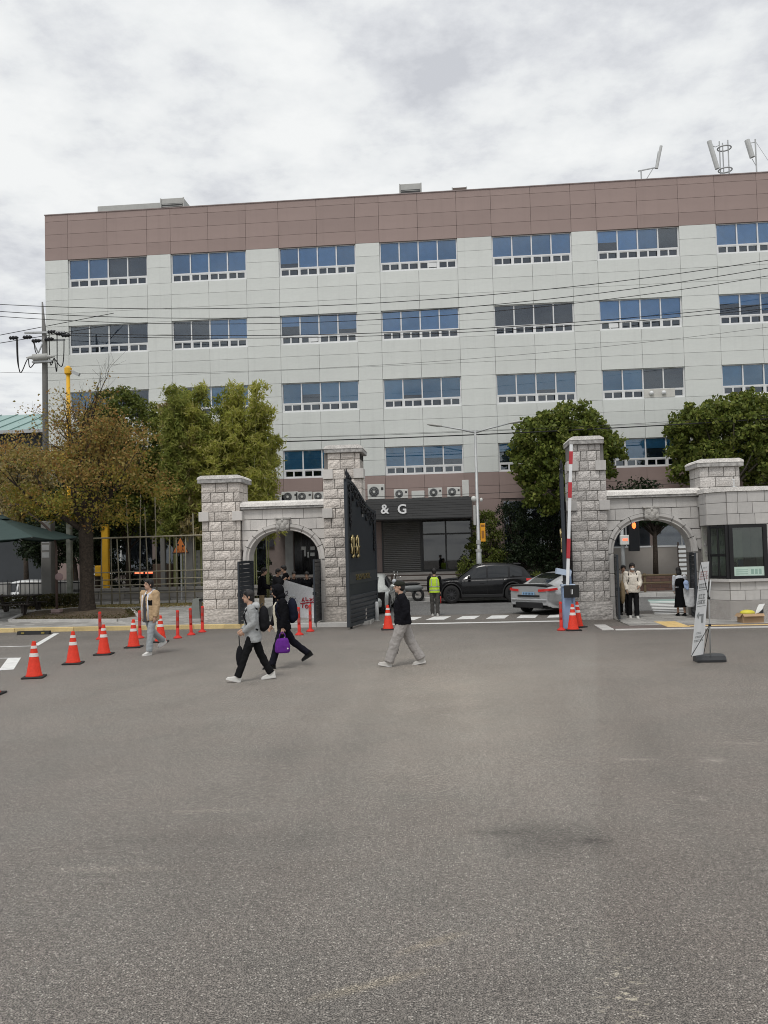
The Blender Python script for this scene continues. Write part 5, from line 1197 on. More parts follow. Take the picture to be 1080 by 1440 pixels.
def grow(mb, p, d, ln, r, lvl, rr, tips, spread=.6, up=.12, nseg=4, kids=(3, 4), shrink=.66):
    pts = [Vector(p)]; rad = [r]; d = Vector(d).normalized()
    for i in range(nseg):
        d = (d + Vector((rr.gauss(0, .16), rr.gauss(0, .16), rr.gauss(0, .10)+up*.4))).normalized(); pts.append(pts[-1]+d*ln/nseg); rad.append(r*(1-.45*(i+1)/nseg))
    mb.tube(pts, rad, 8 if lvl > 2 else (6 if lvl > 1 else 4), cap=lvl > 2)
    if lvl <= 2: tips += [(pts[i].lerp(pts[i+1], t), lvl) for i in range(nseg) for t in (.25, .75)]
    if lvl == 0: return
    k = rr.randint(*kids)
    for c in range(k):
        t = .35+.65*(c+1)/k; i = min(nseg-1, int(t*nseg)); base = pts[i].lerp(pts[i+1], min(1, t*nseg-i))
        ax = Vector((rr.gauss(0, 1), rr.gauss(0, 1), rr.gauss(0, .6))); nd = (d + ax.normalized()*spread*(1.15 if c < k-1 else .5) + Vector((0, 0, up))).normalized()
        grow(mb, base, nd, ln*shrink*rr.uniform(.8, 1.15), rad[i]*.62, lvl-1, rr, tips, spread, up, nseg, kids, shrink)
# autumn tree in the left planting bed
tr = thing('autumn_tree', 'spreading tree with thinning orange and olive autumn leaves over the picnic table', 'tree', (-13.78, 31.0, .30))
rr = random.Random(21); mb = MB(); tips = []
fl = []
for i, (z, r) in enumerate(((-.1, .40), (.12, .33), (.5, .275), (1.2, .25), (2.2, .24), (3.0, .25), (3.6, .20))): fl.append([(r*(1+.10*sin(3*a+z)+.05*cos(7*a))*cos(a)+.03*z*.3, r*(1+.10*sin(3*a+z))*sin(a), z) for a in [2*pi*j/14 for j in range(14)]])
mb.loft(fl)
for dx_, dy_, dz_, l_, r_ in ((-.75, -.1, .75, 2.2, .12), (-.45, .5, 1.1, 2.3, .12), (.15, -.4, 1.2, 2.5, .13), (.62, .2, .95, 2.3, .13), (.8, -.3, .6, 2.0, .10), (-.3, -.6, .9, 2.1, .10), (.4, .6, 1.0, 2.2, .10), (-.85, .3, .5, 2.0, .09), (-.05, 0, 1.3, 2.6, .13)):
    grow(mb, (.0, 0, rr.uniform(2.9, 3.5)), (dx_, dy_, dz_), l_, r_, 4, rr, tips, .60, .10, 4, (2, 4), .66)
mb.build('trunk', M_bark, tr, True)
T = np.array([t[0] for t in tips]); rc = np.random.default_rng(8); cc = []
for q in range(700):                              # leafy sprays fill an uneven, flattened dome
    d = rc.normal(size=3); d /= np.linalg.norm(d); rad = rc.uniform(.15, 1)**.45
    c = np.array([-.15, 0, 4.85])+d*rad*np.array([3.4, 2.5, 2.75 if d[2] > 0 else 1.6])*(1-.16*sin(5*d[0]+3*d[1])*cos(4*d[2]+1))
    if sin(2.9*c[0]+1)*sin(2.6*c[1]+2*c[0])+cos(3.4*c[2]+.8*c[0])*.8+rc.normal()*.35 > -.15: cc.append(c)
cc = np.array(cc+[T[i]+rc.normal(size=3)*.1 for i in rc.integers(0, len(T), 360)]); P = []; G_ = []
for c in cc:
    m = int(40*np.clip(1.10-(c[2]-4.4)*.22, .12, 1)*rc.uniform(.5, 1.5)); q = rc.normal(size=(m, 3))*np.array([.26, .26, .13]); P.append(c+q); G_ += [c[2]+rc.normal()*.75 < 4.55]*m
P = np.concatenate(P); lo = np.array(G_)
leaf_mesh('crown', P[~lo], .105, leafmat('autumn_leaf', [(.27, .14, .045), (.36, .21, .065), (.30, .22, .06), (.22, .20, .05), (.40, .29, .10), (.18, .18, .045)]), tr, .6)
leaf_mesh('crown', P[lo], .105, leafmat('turning_leaf', [(.15, .18, .03), (.24, .24, .04), (.36, .26, .05), (.11, .14, .025), (.42, .28, .05), (.20, .22, .04)]), tr, .6)
def clump_tree(name, label, loc, blobs, nclump, perc, lsize, mat, trunk=None, group=None, seed=1, cr=.42, aspect=.7, cat='tree', bark=None, droop=.3):
    """crown of leafy clumps spread through a few overlapping lobes, with gaps between"""
    g = thing(name, label, cat, loc, 0, group); r = np.random.default_rng(seed); pts = []; vol = np.array([b[3]*b[4]*b[5] for b in blobs]); vol /= vol.sum(); cs = []
    for k in range(nclump):
        b = blobs[r.choice(len(blobs), p=vol)]; d = r.normal(size=3); d /= np.linalg.norm(d); rad = r.uniform(.25, 1.0)**.42
        c = np.array(b[:3])+d*rad*np.array(b[3:6]); cs.append(c); m = int(perc*r.uniform(.6, 1.4))
        q = r.normal(size=(m, 3)); q /= np.linalg.norm(q, axis=1)[:, None]; q *= (r.uniform(size=(m, 1))**.4)*cr*r.uniform(.6, 1.25); q[:, 2] *= .8; pts.append(c+q)
    if trunk:
        mb = MB(); h, rad0 = trunk; top = np.array([b[:3] for b in blobs]).mean(0); rq = random.Random(seed)
        mb.tube([(0, 0, -.05), (.03, 0, h*.5), (top[0]*.3, top[1]*.3, h)], [rad0*1.25, rad0, rad0*.8], 10)
        for c in cs[::max(1, len(cs)//26)]:
            s0 = Vector((top[0]*.3, top[1]*.3, h*rq.uniform(.8, 1))); mid = s0.lerp(Vector(c), .5)+Vector((rq.gauss(0, .15), rq.gauss(0, .15), .1)); mb.tube([s0, mid, Vector(c)], [rad0*.45, rad0*.22, .012], 5)
        mb.build('trunk', bark or M_barkp, g, True)
    leaf_mesh('crown', np.concatenate(pts), lsize, mat, g, aspect, droop); return g
L_plane = leafmat('plane_leaf', [(.07, .10, .02), (.16, .20, .035), (.11, .15, .03), (.26, .29, .06), (.08, .11, .026), (.22, .22, .06)])
L_dark = leafmat('evergreen_leaf', [(.010, .020, .008), (.020, .034, .012), (.014, .026, .010), (.03, .042, .016)], trans=.15)
L_mid = leafmat('broadleaf', [(.07, .10, .02), (.14, .17, .035), (.10, .13, .026), (.20, .21, .05)])
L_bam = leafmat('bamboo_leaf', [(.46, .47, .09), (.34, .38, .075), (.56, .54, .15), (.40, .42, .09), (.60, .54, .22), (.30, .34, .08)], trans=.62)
L_bamd = leafmat('bamboo_leaf_dark', [(.20, .24, .05), (.27, .30, .065), (.36, .36, .10), (.15, .20, .04)], trans=.45)  # darker green leaf range, also used on some background trees
L_dry = leafmat('dry_leaf', [(.42, .33, .17), (.34, .27, .11), (.26, .24, .08), (.48, .40, .24)], trans=.4)
clump_tree('plane_tree', 'round leafy plane tree behind the barrier and tall right pillar', (5.3, 40.6, .15), [(-.1, 0, 6.6, 2.5, 1.7, 1.9), (-.7, 0, 5.0, 1.5, 1.3, 1.3), (1.5, 0, 6.6, 1.3, 1.2, 1.4), (-1.2, 0, 7.2, 1.3, 1.2, 1.3), (.4, 0, 8.1, 1.4, 1.1, .8)], 480, 55, .185, L_plane, (5.0, .17), 'plane trees along the street', 3, .34)
clump_tree('plane_tree', 'large leafy plane tree at the right edge, behind the guard booth', (12.6, 40.6, .15), [(0, 0, 7.0, 2.6, 1.7, 1.9), (-1.0, 0, 5.8, 1.6, 1.3, 1.5), (1.4, 0, 7.9, 1.8, 1.3, 1.2), (-1.3, 0, 7.6, 1.2, 1.1, 1.0), (2.2, 0, 6.0, 1.8, 1.4, 1.8)], 580, 55, .185, L_plane, (5.0, .18), 'plane trees along the street', 9, .34)
q = at(923, 815, 40.2); clump_tree('street_tree', 'small dark tree growing from the brick planter beyond the right arch', (q.x, 40.3, .7), [(0, 0, 3.1, 2.0, 1.0, .7), (-.6, 0, 3.9, 1.2, .8, .8), (.9, 0, 3.3, 1.2, .8, .6)], 120, 50, .14, L_dark, (2.4, .11), seed=5, bark=M_bark)
for i, (x, y, w, h, lab) in enumerate(((1.55, 41.5, .9, 3.9, 'dark conical evergreen just right of the street lamp'), (3.0, 41.6, 1.3, 4.4, 'broad dark evergreen behind the black SUV roof'), (4.7, 41.8, 1.2, 4.3, 'dark evergreen under the left plane tree'), (6.4, 42.0, 1.0, 3.4, 'dark evergreen behind the tall right pillar'))):
    clump_tree('evergreen_tree', lab, (x, y, .15), [(0, 0, h*.55, w, .8, h*.40), (0, 0, h*.8, w*.7, .6, h*.22), (.2, 0, h*.35, w*1.05, .8, h*.22)], 150, 55, .12, L_dark if i else L_mid, (h*.3, .08), 'evergreens along the shop wall', 20+i, .30, .45, bark=M_bark)
for i, (x, y, w, h, lab) in enumerate(((.65, 40.1, .55, 1.7, 'pale green shrub left of the street lamp base'), (2.4, 40.1, .8, 1.0, 'low grey-green shrub right of the street lamp base'), (3.9, 40.0, .9, .9, 'low shrub behind the black SUV tail'), (5.2, 40.0, .8, .9, 'low shrub behind the silver sedan'))):
    clump_tree('shrub', lab, (x, y, .15), [(0, 0, h*.55, w, .5, h*.5)], 40, 45, .10, L_mid, (h*.4, .03), 'low shrubs along the street', 40+i, .22, .5, 'shrub', M_bark)
# trees behind the bamboo and beyond the fence
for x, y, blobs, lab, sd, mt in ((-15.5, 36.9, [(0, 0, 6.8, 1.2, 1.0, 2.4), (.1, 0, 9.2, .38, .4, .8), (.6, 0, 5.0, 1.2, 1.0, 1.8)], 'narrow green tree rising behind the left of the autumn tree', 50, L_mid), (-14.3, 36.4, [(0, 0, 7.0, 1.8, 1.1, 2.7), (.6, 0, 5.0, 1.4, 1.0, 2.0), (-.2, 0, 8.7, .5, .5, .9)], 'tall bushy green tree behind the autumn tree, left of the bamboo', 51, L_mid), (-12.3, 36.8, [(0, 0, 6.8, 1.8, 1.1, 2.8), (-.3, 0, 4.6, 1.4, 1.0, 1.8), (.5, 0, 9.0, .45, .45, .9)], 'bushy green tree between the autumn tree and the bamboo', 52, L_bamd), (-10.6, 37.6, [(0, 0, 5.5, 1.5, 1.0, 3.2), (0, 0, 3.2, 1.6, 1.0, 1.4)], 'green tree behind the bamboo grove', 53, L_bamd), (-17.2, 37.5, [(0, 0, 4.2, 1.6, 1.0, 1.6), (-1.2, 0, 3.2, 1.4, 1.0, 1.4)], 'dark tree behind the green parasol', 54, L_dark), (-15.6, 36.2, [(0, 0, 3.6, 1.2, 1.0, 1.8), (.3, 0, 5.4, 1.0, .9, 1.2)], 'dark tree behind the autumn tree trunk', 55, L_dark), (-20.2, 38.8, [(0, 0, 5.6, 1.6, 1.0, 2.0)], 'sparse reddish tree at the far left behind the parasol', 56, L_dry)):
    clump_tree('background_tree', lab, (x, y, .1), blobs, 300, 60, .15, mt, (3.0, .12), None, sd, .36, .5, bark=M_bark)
for i, (x, w, h) in enumerate(((-15.2, .9, 2.2), (-13.6, .9, 2.0), (-12.0, .9, 2.3), (-10.4, .9, 2.0), (-9.0, .8, 2.2))):
    clump_tree('shrub', ['dark shrub behind the yellow post', 'dark shrub behind the left part of the pole fence', 'dark shrub behind the red light strip', 'dark shrub behind the warning sign', 'dark shrub behind the outer left gateway pillar'][i], (x, 37.9, .25), [(0, 0, h*.5, w, .4, h*.5)], 60, 50, .12, L_dark, (h*.4, .03), 'dark shrubs behind the pole fence', 140+i, .25, .5, 'shrub', M_bark)
# bamboo
M_culm = pm('bamboo_culm', (.20, .21, .09), .6, var=.2, vscale=2)
def bamboo(x, y, h, lean, sd, mat, label, group):
    r = np.random.default_rng(sd); g = thing('bamboo', label, 'bamboo', (x, y, .3), 0, group); pts = []
    for i in range(9): t = i/8; pts.append(Vector((lean[0]*t**2.2, lean[1]*t**2.2, h*t*(1-.05*t))))
    MB().tube(pts, [.035*(1-.8*i/8) for i in range(9)], 6).build('culm', M_culm, g, True); P = []
    for k in range(52):
        t = r.uniform(.30, 1)**.85; i = min(7, int(t*8)); b = pts[i].lerp(pts[i+1], t*8-i); a = r.uniform(0, 2*pi); L_ = r.uniform(.35, 1.0)*(1.15-.55*t); m = 60
        s = r.uniform(0, 1, m)**.7; br_ = np.array(b)[None, :]+np.stack([cos(a)*L_*s*.8, sin(a)*L_*s*.8, .55*L_*s-.75*L_*s**2], 1)+r.normal(size=(m, 3))*.10; P.append(br_)
    leaf_mesh('foliage', np.concatenate(P), .235, mat, g, .25, .6); return g
rb = random.Random(5)
for i in range(25):
    x = -12.1+i*.175+rb.uniform(-.12, .12); y = rb.uniform(34.6, 36.4); br_ = x > -11.0
    h = 9.0+rb.uniform(-1.3, .8)-(.7 if x > -8.4 else 0)
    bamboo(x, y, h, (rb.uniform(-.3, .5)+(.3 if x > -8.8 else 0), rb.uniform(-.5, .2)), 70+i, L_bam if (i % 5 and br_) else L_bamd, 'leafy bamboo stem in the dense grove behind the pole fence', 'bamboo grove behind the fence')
bamboo(-8.35, 35.0, 9.5, (.35, -.2), 99, L_bam, 'tallest bamboo shoot, its tip rising alone above the right of the grove', 'bamboo grove behind the fence')
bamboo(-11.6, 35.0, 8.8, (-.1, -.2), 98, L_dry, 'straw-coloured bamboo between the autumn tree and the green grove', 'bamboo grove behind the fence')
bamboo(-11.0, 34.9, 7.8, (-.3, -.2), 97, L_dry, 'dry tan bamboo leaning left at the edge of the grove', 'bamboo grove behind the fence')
# hedge, fallen leaves, grass of the bed
hp = np.stack([nrg.uniform(-22, -14.8, 7000), nrg.uniform(32.4, 33.1, 7000), nrg.uniform(0, 1, 7000)**.7*.55+.40], 1); ho = leaf_mesh('hedge', hp, .09, leafmat('hedge_leaf', [(.035, .045, .012), (.06, .06, .02), (.09, .07, .025), (.04, .05, .015)]), None, .6); tag(ho, 'low clipped brown-green hedge behind the picnic table', 'hedge')
fp = np.stack([nrg.uniform(-17, -8.6, 3500), 33.0-np.abs(nrg.normal(size=3500))*.35, np.zeros(3500)], 1); fp[:, 2] = .12+(fp[:, 1]-28)*.064+.02; tag(leaf_mesh('fallen_leaves', fp, .10, L_dry, None, .6), 'scatter of dry fallen leaves along the foot of the pole fence', 'leaves', kind='stuff')
bed = MB(); bp_ = [(-15.7, 29.0), (-11.6, 28.55), (-11.0, 29.0), (-12.2, 31.4), (-14.6, 31.9), (-16.2, 31.2)]
bed.add([(x, y, pz(y)+.01) for x, y in bp_]+[(x*.8-13.7*.2, y*.8+30.2*.2, pz(y)+.10) for x, y in bp_], [(6, 7, 8, 9, 10, 11)]+[(i, (i+1) % 6, 6+(i+1) % 6, 6+i) for i in range(6)])
tag(bed.build('planting_bed', M_soil), kind='structure')
gp = np.stack([nrg.uniform(-15.6, -11.4, 5000), nrg.uniform(28.9, 31.3, 5000), np.zeros(5000)], 1); gp[:, 2] = .12+(gp[:, 1]-28)*.064+.08; tag(leaf_mesh('grass', gp, .09, leafmat('grass_blade', [(.06, .07, .02), (.10, .085, .03), (.14, .09, .04)]), None, .3), 'thin grass and leaves in the bed around the autumn tree', 'grass', kind='stuff')
for (x0, y0), (x1, y1) in zip(bp_, bp_[1:]+bp_[:1]):
    MB().bar((x0, y0, pz(y0)+.03), (x1, y1, pz(y1)+.03), .12, .12).build('bed_edging', M_kerb, bpy.data.objects['planting_bed'])

# ------------------------------------------------------------------ left side: fence, parasol, table, posts
M_bpole = pm('dry_bamboo', (.27, .245, .18), .7, var=.2, vscale=3, rand=.25)
fe = thing('pole_fence', 'trellis fence of slender bamboo poles and rails left of the gateway', 'fence', (-11.4, 33.2, .42))
rf = random.Random(4)
for i in range(17):
    x = -3.1+i*.385+rf.uniform(-.06, .06); h = 2.72 if rf.random() < .6 else rf.uniform(3.2, 4.6); t = rf.uniform(-.05, .03)*h; MB().tube([(x, rf.uniform(-.04, .04), 0), (x+t, 0, h)], [.032, .022], 6).build('pole', M_bpole, fe, True)
for z, r in ((2.70, .030), (1.32, .022), (1.02, .022), (.80, .022), (.48, .022)): MB().tube([(-3.2, -.05, z), (3.1, -.05, z+.02)], r, 6).build('rail', M_bpole, fe, True)
lw = thing('low_stone_wall', 'low grey stone wall behind the pole fence', 'wall', (-12, 34.3, .3)); wm = MB().bbox(-.5, .5, 0, 1, -.5, .5, .015).mesh('stone'); wm.materials.append(pm('wall_stone', (.22, .21, .195), .9, var=.2, vscale=2, rand=.2))
for j, z in enumerate((.16, .48)):
    for i in range(7): inst('stone', wm, lw, (-3.6+i*1.12+(.3 if j else 0), 0, z), (1.1, .4, .31))
inst('stone', wm, lw, (0, -.05, .70), (8.4, .5, .11))
ws_ = thing('warning_sign', 'orange triangular children-crossing warning sign behind the pole fence', 'sign', (at(254, 770, 33.9).x, 33.9, 0)); a = at(254, 753, 33.9).z; b = at(254, 778.5, 33.9).z
MB().tube([(0, .03, 0), (0, .03, a)], .03, 8).build('post', M_galv, ws_); hw_ = .36; MB().prism([(-hw_, b), (hw_, b), (0, a)], -.02, .0).build('sign_plate', pm('sign_black', (.02, .02, .02), .5), ws_)
MB().prism([(-hw_*.84, b+.05), (hw_*.84, b+.05), (0, a-.09)], -.027, -.021).build('sign_face', pm('sign_orange', (.62, .19, .04), .5), ws_)
fg = MB()
for s, k in ((-.10, 1), (.10, .85)): fg.ell((s, -.032, b+.36*k), (.04, .008, .045), 8, 6); fg.bar((s, -.031, b+.32*k), (s+.01, -.031, b+.18), .055, .008); fg.bar((s, -.031, b+.2), (s-.06, -.031, b+.08), .03, .008); fg.bar((s, -.031, b+.2), (s+.06, -.031, b+.08), .03, .008)
fg.build('figures', pm('sign_black', (.02, .02, .02), .5), ws_)
for px, y0, w, lab, mt in ((267, 34.9, .34, 'grey round concrete post behind the warning sign', M_pole), (230, 35.5, .2, 'slim grey post behind the pole fence', M_pole), (68, 33.8, .42, 'grey panelled gatepost under the parasol edge', M_pole), (98, 33.8, .20, 'pale flaking post beside the autumn tree trunk', pm('flaking_post', (.20, .21, .18), .8, var=.4, vscale=5))):
    g = thing('roadside_post', lab, 'post', (at(px, 800, y0).x, y0, .3), 0); MB().bbox(-w/2, w/2, -w/2, w/2, 0, 3.6, .02).build('shaft', mt, g)
    if w > .4:
        for k in range(4): MB().box(-.15, .15, -w/2-.012, -w/2-.001, 2.1+k*.3, 2.32+k*.3).build('panel', M_galv, g)
    MB().bbox(-w/2-.03, w/2+.03, -w/2-.03, w/2+.03, 0, .1, .01).build('foot', mt, g)
lb = at(203, 805, 36.5); g = thing('led_sign', 'small sign with a glowing red light strip beyond the pole fence', 'sign', (lb.x, 36.5, 0)); MB().bbox(-.5, .5, 0, .15, lb.z-.15, lb.z+.15, .02).bar((-.3, .1, 0), (-.3, .1, lb.z), .07).bar((.3, .1, 0), (.3, .1, lb.z), .07).build('housing', M_iron, g)
for s in (-1, 1): MB().box(s*.24-.19, s*.24+.19, -.01, -.002, lb.z-.05, lb.z+.05).build('red_strip', pm('led_red', (.9, .2, .1), .4, emit=(1, .16, .07, 2.2)), g)
g = thing('utility_cabinet', 'brown roadside cabinet behind the pole fence', 'cabinet', (at(228, 810, 35.9).x, 35.9, 0)); MB().bbox(-.42, .42, 0, .4, .3, 2.0, .02).build('casing', pm('cabinet_brown', (.11, .075, .055), .7), g); MB().box(-.01, .01, -.006, .0, .4, 1.9).build('door_gap', M_iron, g)
g = thing('louvred_cabinet', 'white louvred cabinet next to the warning sign behind the fence', 'cabinet', (at(272, 800, 36.2).x, 36.2, 0)); MB().bbox(-.55, .55, 0, .4, .3, 2.55, .02).build('casing', M_acw, g)
for k in range(9): MB().box(-.45, .2, -.02, -.001, .6+k*.2, .7+k*.2).build('louvre', M_galv, g)
# iron fence with stone piers far left
ifn = thing('iron_fence', 'black iron railing in front of pale blocks at the far left', 'fence', (-17.6, 34.0, .4))
for i in range(26): MB().tube([(-2.6+i*.19, 0, .12), (-2.6+i*.19, 0, 1.12)], .014, 5).build('bar', M_iron, ifn)
for z in (.2, .95): MB().box(-2.7, 2.35, -.015, .015, z-.02, z+.02).build('rail', M_iron, ifn)
for x0, x1 in ((-2.5, -1.0), (-.55, 2.2)): MB().bbox(x0, x1, .25, .5, .05, 1.0, .02).build('pale_block', M_conc, ifn)
# parasol
pr_ = thing('parasol', 'dark green market parasol cut by the left edge of the picture', 'parasol', (-16.95, 30.2, .25)); M_par = pm('parasol_cloth', (.035, .062, .058), .75, var=.08)
RP = 3.05; ns = 8; rings = []
for t, z in ((0, 3.72), (.12, 3.66), (.55, 3.28), (1.0, 2.90)):
    ring = []
    for k in range(ns*4):
        a_ = 2*pi*k/(ns*4)+.15; seg = (k % 4)/4; sc_ = cos(pi/ns)/cos((seg-.5)*2*pi/ns) if True else 1
        ring.append((RP*t*sc_*cos(a_)+.001, RP*t*sc_*sin(a_), z-(.10*sin(pi*seg)*t)))
    rings.append(ring)
top_ = MB().loft(rings, 0, False); lowr = [(p[0]*1.0, p[1]*1.0, p[2]-.02) for p in rings[-1]]; top_.loft([rings[-1], lowr, [(p[0]*.97, p[1]*.97, p[2]) for p in lowr]], 0, False); top_.build('canopy', M_par, pr_, False)
MB().loft([[(.62*cos(2*pi*k/16), .62*sin(2*pi*k/16), 3.62) for k in range(16)], [(.05*cos(2*pi*k/16), .05*sin(2*pi*k/16), 3.93) for k in range(16)]]).build('vent_cap', M_par, pr_)
MB().tube([(0, 0, 0), (0, 0, 3.75)], .04, 10).build('pole', M_galv, pr_); MB().bbox(-.4, .4, -.4, .4, 0, .12, .02).build('base', M_conc, pr_)
for k in range(ns): a_ = 2*pi*k/ns+.15; MB().bar((.05*cos(a_), .05*sin(a_), 3.62), (RP*.97*cos(a_), RP*.97*sin(a_), 2.87), .03).build('rib', M_galv, pr_)
# picnic tables
M_pic = pm('picnic_wood', (.030, .024, .020), .8, var=.3, vscale=8, rand=.2)
def picnic(label, loc, rz):
    g = thing('picnic_table', label, 'picnic table', loc, rz, 'dark picnic tables')
    for i in range(5): MB().bbox(-.9, .9, -.36+i*.145, -.23+i*.145, .72, .76, .006).build('top_plank', M_pic, g)
    for s in (-1, 1):
        for k in range(2): MB().bbox(-.9, .9, s*.72-.13+k*.135, s*.72-.005+k*.135, .42, .46, .006).build('seat_plank', M_pic, g)
        for x in (-.62, .62): MB().bar((x, s*.22, .72), (x, s*.62, .0), .09, .06).bar((x, s*.72, .42), (x, s*.72, 0), .10, .08).build('leg', M_pic, g)
    for x in (-.62, .62): MB().bar((x-.05, -.82, .38), (x-.05, .82, .38), .05, .09).build('crossbeam', M_pic, g)
p = gnd(14, 866, .28); picnic('dark wooden picnic table with benches under the parasol', (p.x-.1, p.y+.55, .26), radians(4))
# bent lamp post
p = (at(80, 860, 30.4).x, 30.4); lg = thing('bent_lamp_post', 'thin brown lamp post with a slanting arm on a pinkish stone block', 'lamp post', (p[0], p[1], .27)); M_bp = pm('post_brown', (.075, .05, .042), .6)
e1 = at(76, 752, 30.4); e2 = at(62, 738, 30.4); e3 = at(27, 711, 30.4); B_ = Vector((p[0], p[1], .27))
MB().tube([(0, 0, 0), (0, 0, 2.5), e1-B_, e2-B_, e3-B_], [.05, .045, .045, .042, .035], 8).build('post', M_bp, lg, True); MB().bbox(-.22, .22, -.2, .2, -.05, .10, .02).bbox(-.17, .17, -.16, .16, .10, .24, .03).build('block', pm('pink_block', (.27, .20, .19), .9, var=.2), lg)
q = at(83, 811, 30.2)-B_; MB().ell(q, (.16, .04, .14), 12, 8).build('oval_plate', pm('oval_pink', (.26, .18, .18), .7), lg, True); MB().ell(e3-B_+Vector((-.15, 0, .02)), (.25, .1, .06), 10, 6).build('lamp_head', M_bp, lg, True)
g = thing('floodlight_box', 'grey wedge-shaped box at the foot of the left gateway pillar', 'box', (-8.72, 28.2, .12)); MB().prism([(-.17, .12), (.17, .12), (.14, .78), (-.06, .78)], -.18, .18).build('casing', pm('box_greygreen', (.20, .215, .20), .6), g); MB().bbox(-.2, .2, -.2, .2, 0, .12, .02).build('foot', M_conc, g); MB().box(.09, .20, -.14, .14, .70, .76).build('top_lip', M_iron, g)
# far green-roofed building at the left
gb = thing('green_roofed_building', 'low building with pale green metal roof beyond the utility pole at the left', 'building', (-40, 62, 0))
MB().box(-22, 11.5, 0, 12, 0, 12.0).build('wall', pm('far_wall', (.045, .05, .055), .8, var=.2, vscale=.3), gb); rf_ = MB().add([(-22.5, -.6, 12.0), (12, -.6, 12.0), (12, 6, 14.3), (-22.5, 6, 14.3), (-22.5, 12.6, 12.0), (12, 12.6, 12.0)], [(0, 1, 2, 3), (3, 2, 5, 4), (0, 3, 4), (1, 5, 2)]).build('roof', pm('roof_green', (.24, .36, .335), .5, var=.08), gb)
for i in range(24): MB().bar((-21.5+i*1.42, -.62, 12.04), (-21.5+i*1.42, 6, 14.35), .06).build('roof_seam', pm('roof_green', (.24, .36, .335), .5), rf_)
MB().box(-22, 11.6, -.75, -.55, 11.75, 12.0).build('gutter', M_galv, gb)
for i in range(9): w = MB().box(2.2-i*2.6, 3.9-i*2.6, -.06, -.01, 8.0, 10.0).build('window', M_frame, gb); MB().box(2.3-i*2.6, 3.8-i*2.6, -.08, -.062, 8.1, 9.9).build('pane', pm('far_pane', (.05, .08, .10), .1), w)
# ------------------------------------------------------------------ people
M_skin = pm('skin', (.50, .31, .22), .55, var=.06, vscale=20); M_hair = pm('hair_black', (.012, .010, .010), .5, var=.3, vscale=60, bump=.4, bscale=120)
M_eye = pm('eye_dark', (.015, .012, .012), .3); M_lip = pm('lips', (.30, .12, .10), .5); M_mask = pm('mask_white', (.72, .73, .74), .7)
CLO = bpy.data.textures.new('folds', 'CLOUDS'); CLO.noise_scale = .09; CLO.noise_depth = 3
def cloth(n, c, **k): return pm('cloth_'+n, c, .85, var=.10, vscale=14, bump=.35, bscale=45, fine=.08, fscale=120, spec=.03, **k)
def rm(mb, voxel, name, mat, parent, sm_=5, fold=0.0):
    """weld overlapping volumes into one continuous skin, smooth it, add cloth folds"""
    me = mb.mesh(name); o = bpy.data.objects.new(name, me); COL.objects.link(o)
    r = o.modifiers.new('r', 'REMESH'); r.mode = 'VOXEL'; r.voxel_size = voxel
    if sm_: s = o.modifiers.new('s', 'SMOOTH'); s.iterations = sm_; s.factor = .5
    if fold: d = o.modifiers.new('d', 'DISPLACE'); d.texture = CLO; d.strength = fold; d.mid_level = .5; d.texture_coords = 'LOCAL'
    m2 = bpy.data.meshes.new_from_object(o.evaluated_get(bpy.context.evaluated_depsgraph_get())); bpy.data.objects.remove(o)
    m2.name = name; m2.materials.clear(); m2.materials.append(mat); m2.polygons.foreach_set('use_smooth', [True]*len(m2.polygons))
    return link(bpy.data.objects.new(name, m2), parent)
def cap(mb, a, ra, b, rb, n=12):
    a = Vector(a); b = Vector(b); d = (b-a).normalized(); k = 3; pts = []; rad = []
    for i in range(k): t = (i+.25)/k*pi/2; pts.append(a-d*ra*cos(t)); rad.append(ra*sin(t))
    pts.append(a); rad.append(ra); pts.append(b); rad.append(rb)
    for i in reversed(range(k)): t = (i+.25)/k*pi/2; pts.append(b+d*rb*cos(t)); rad.append(rb*sin(t))
    mb.tube(pts, rad, n)
def D(x): return radians(x)
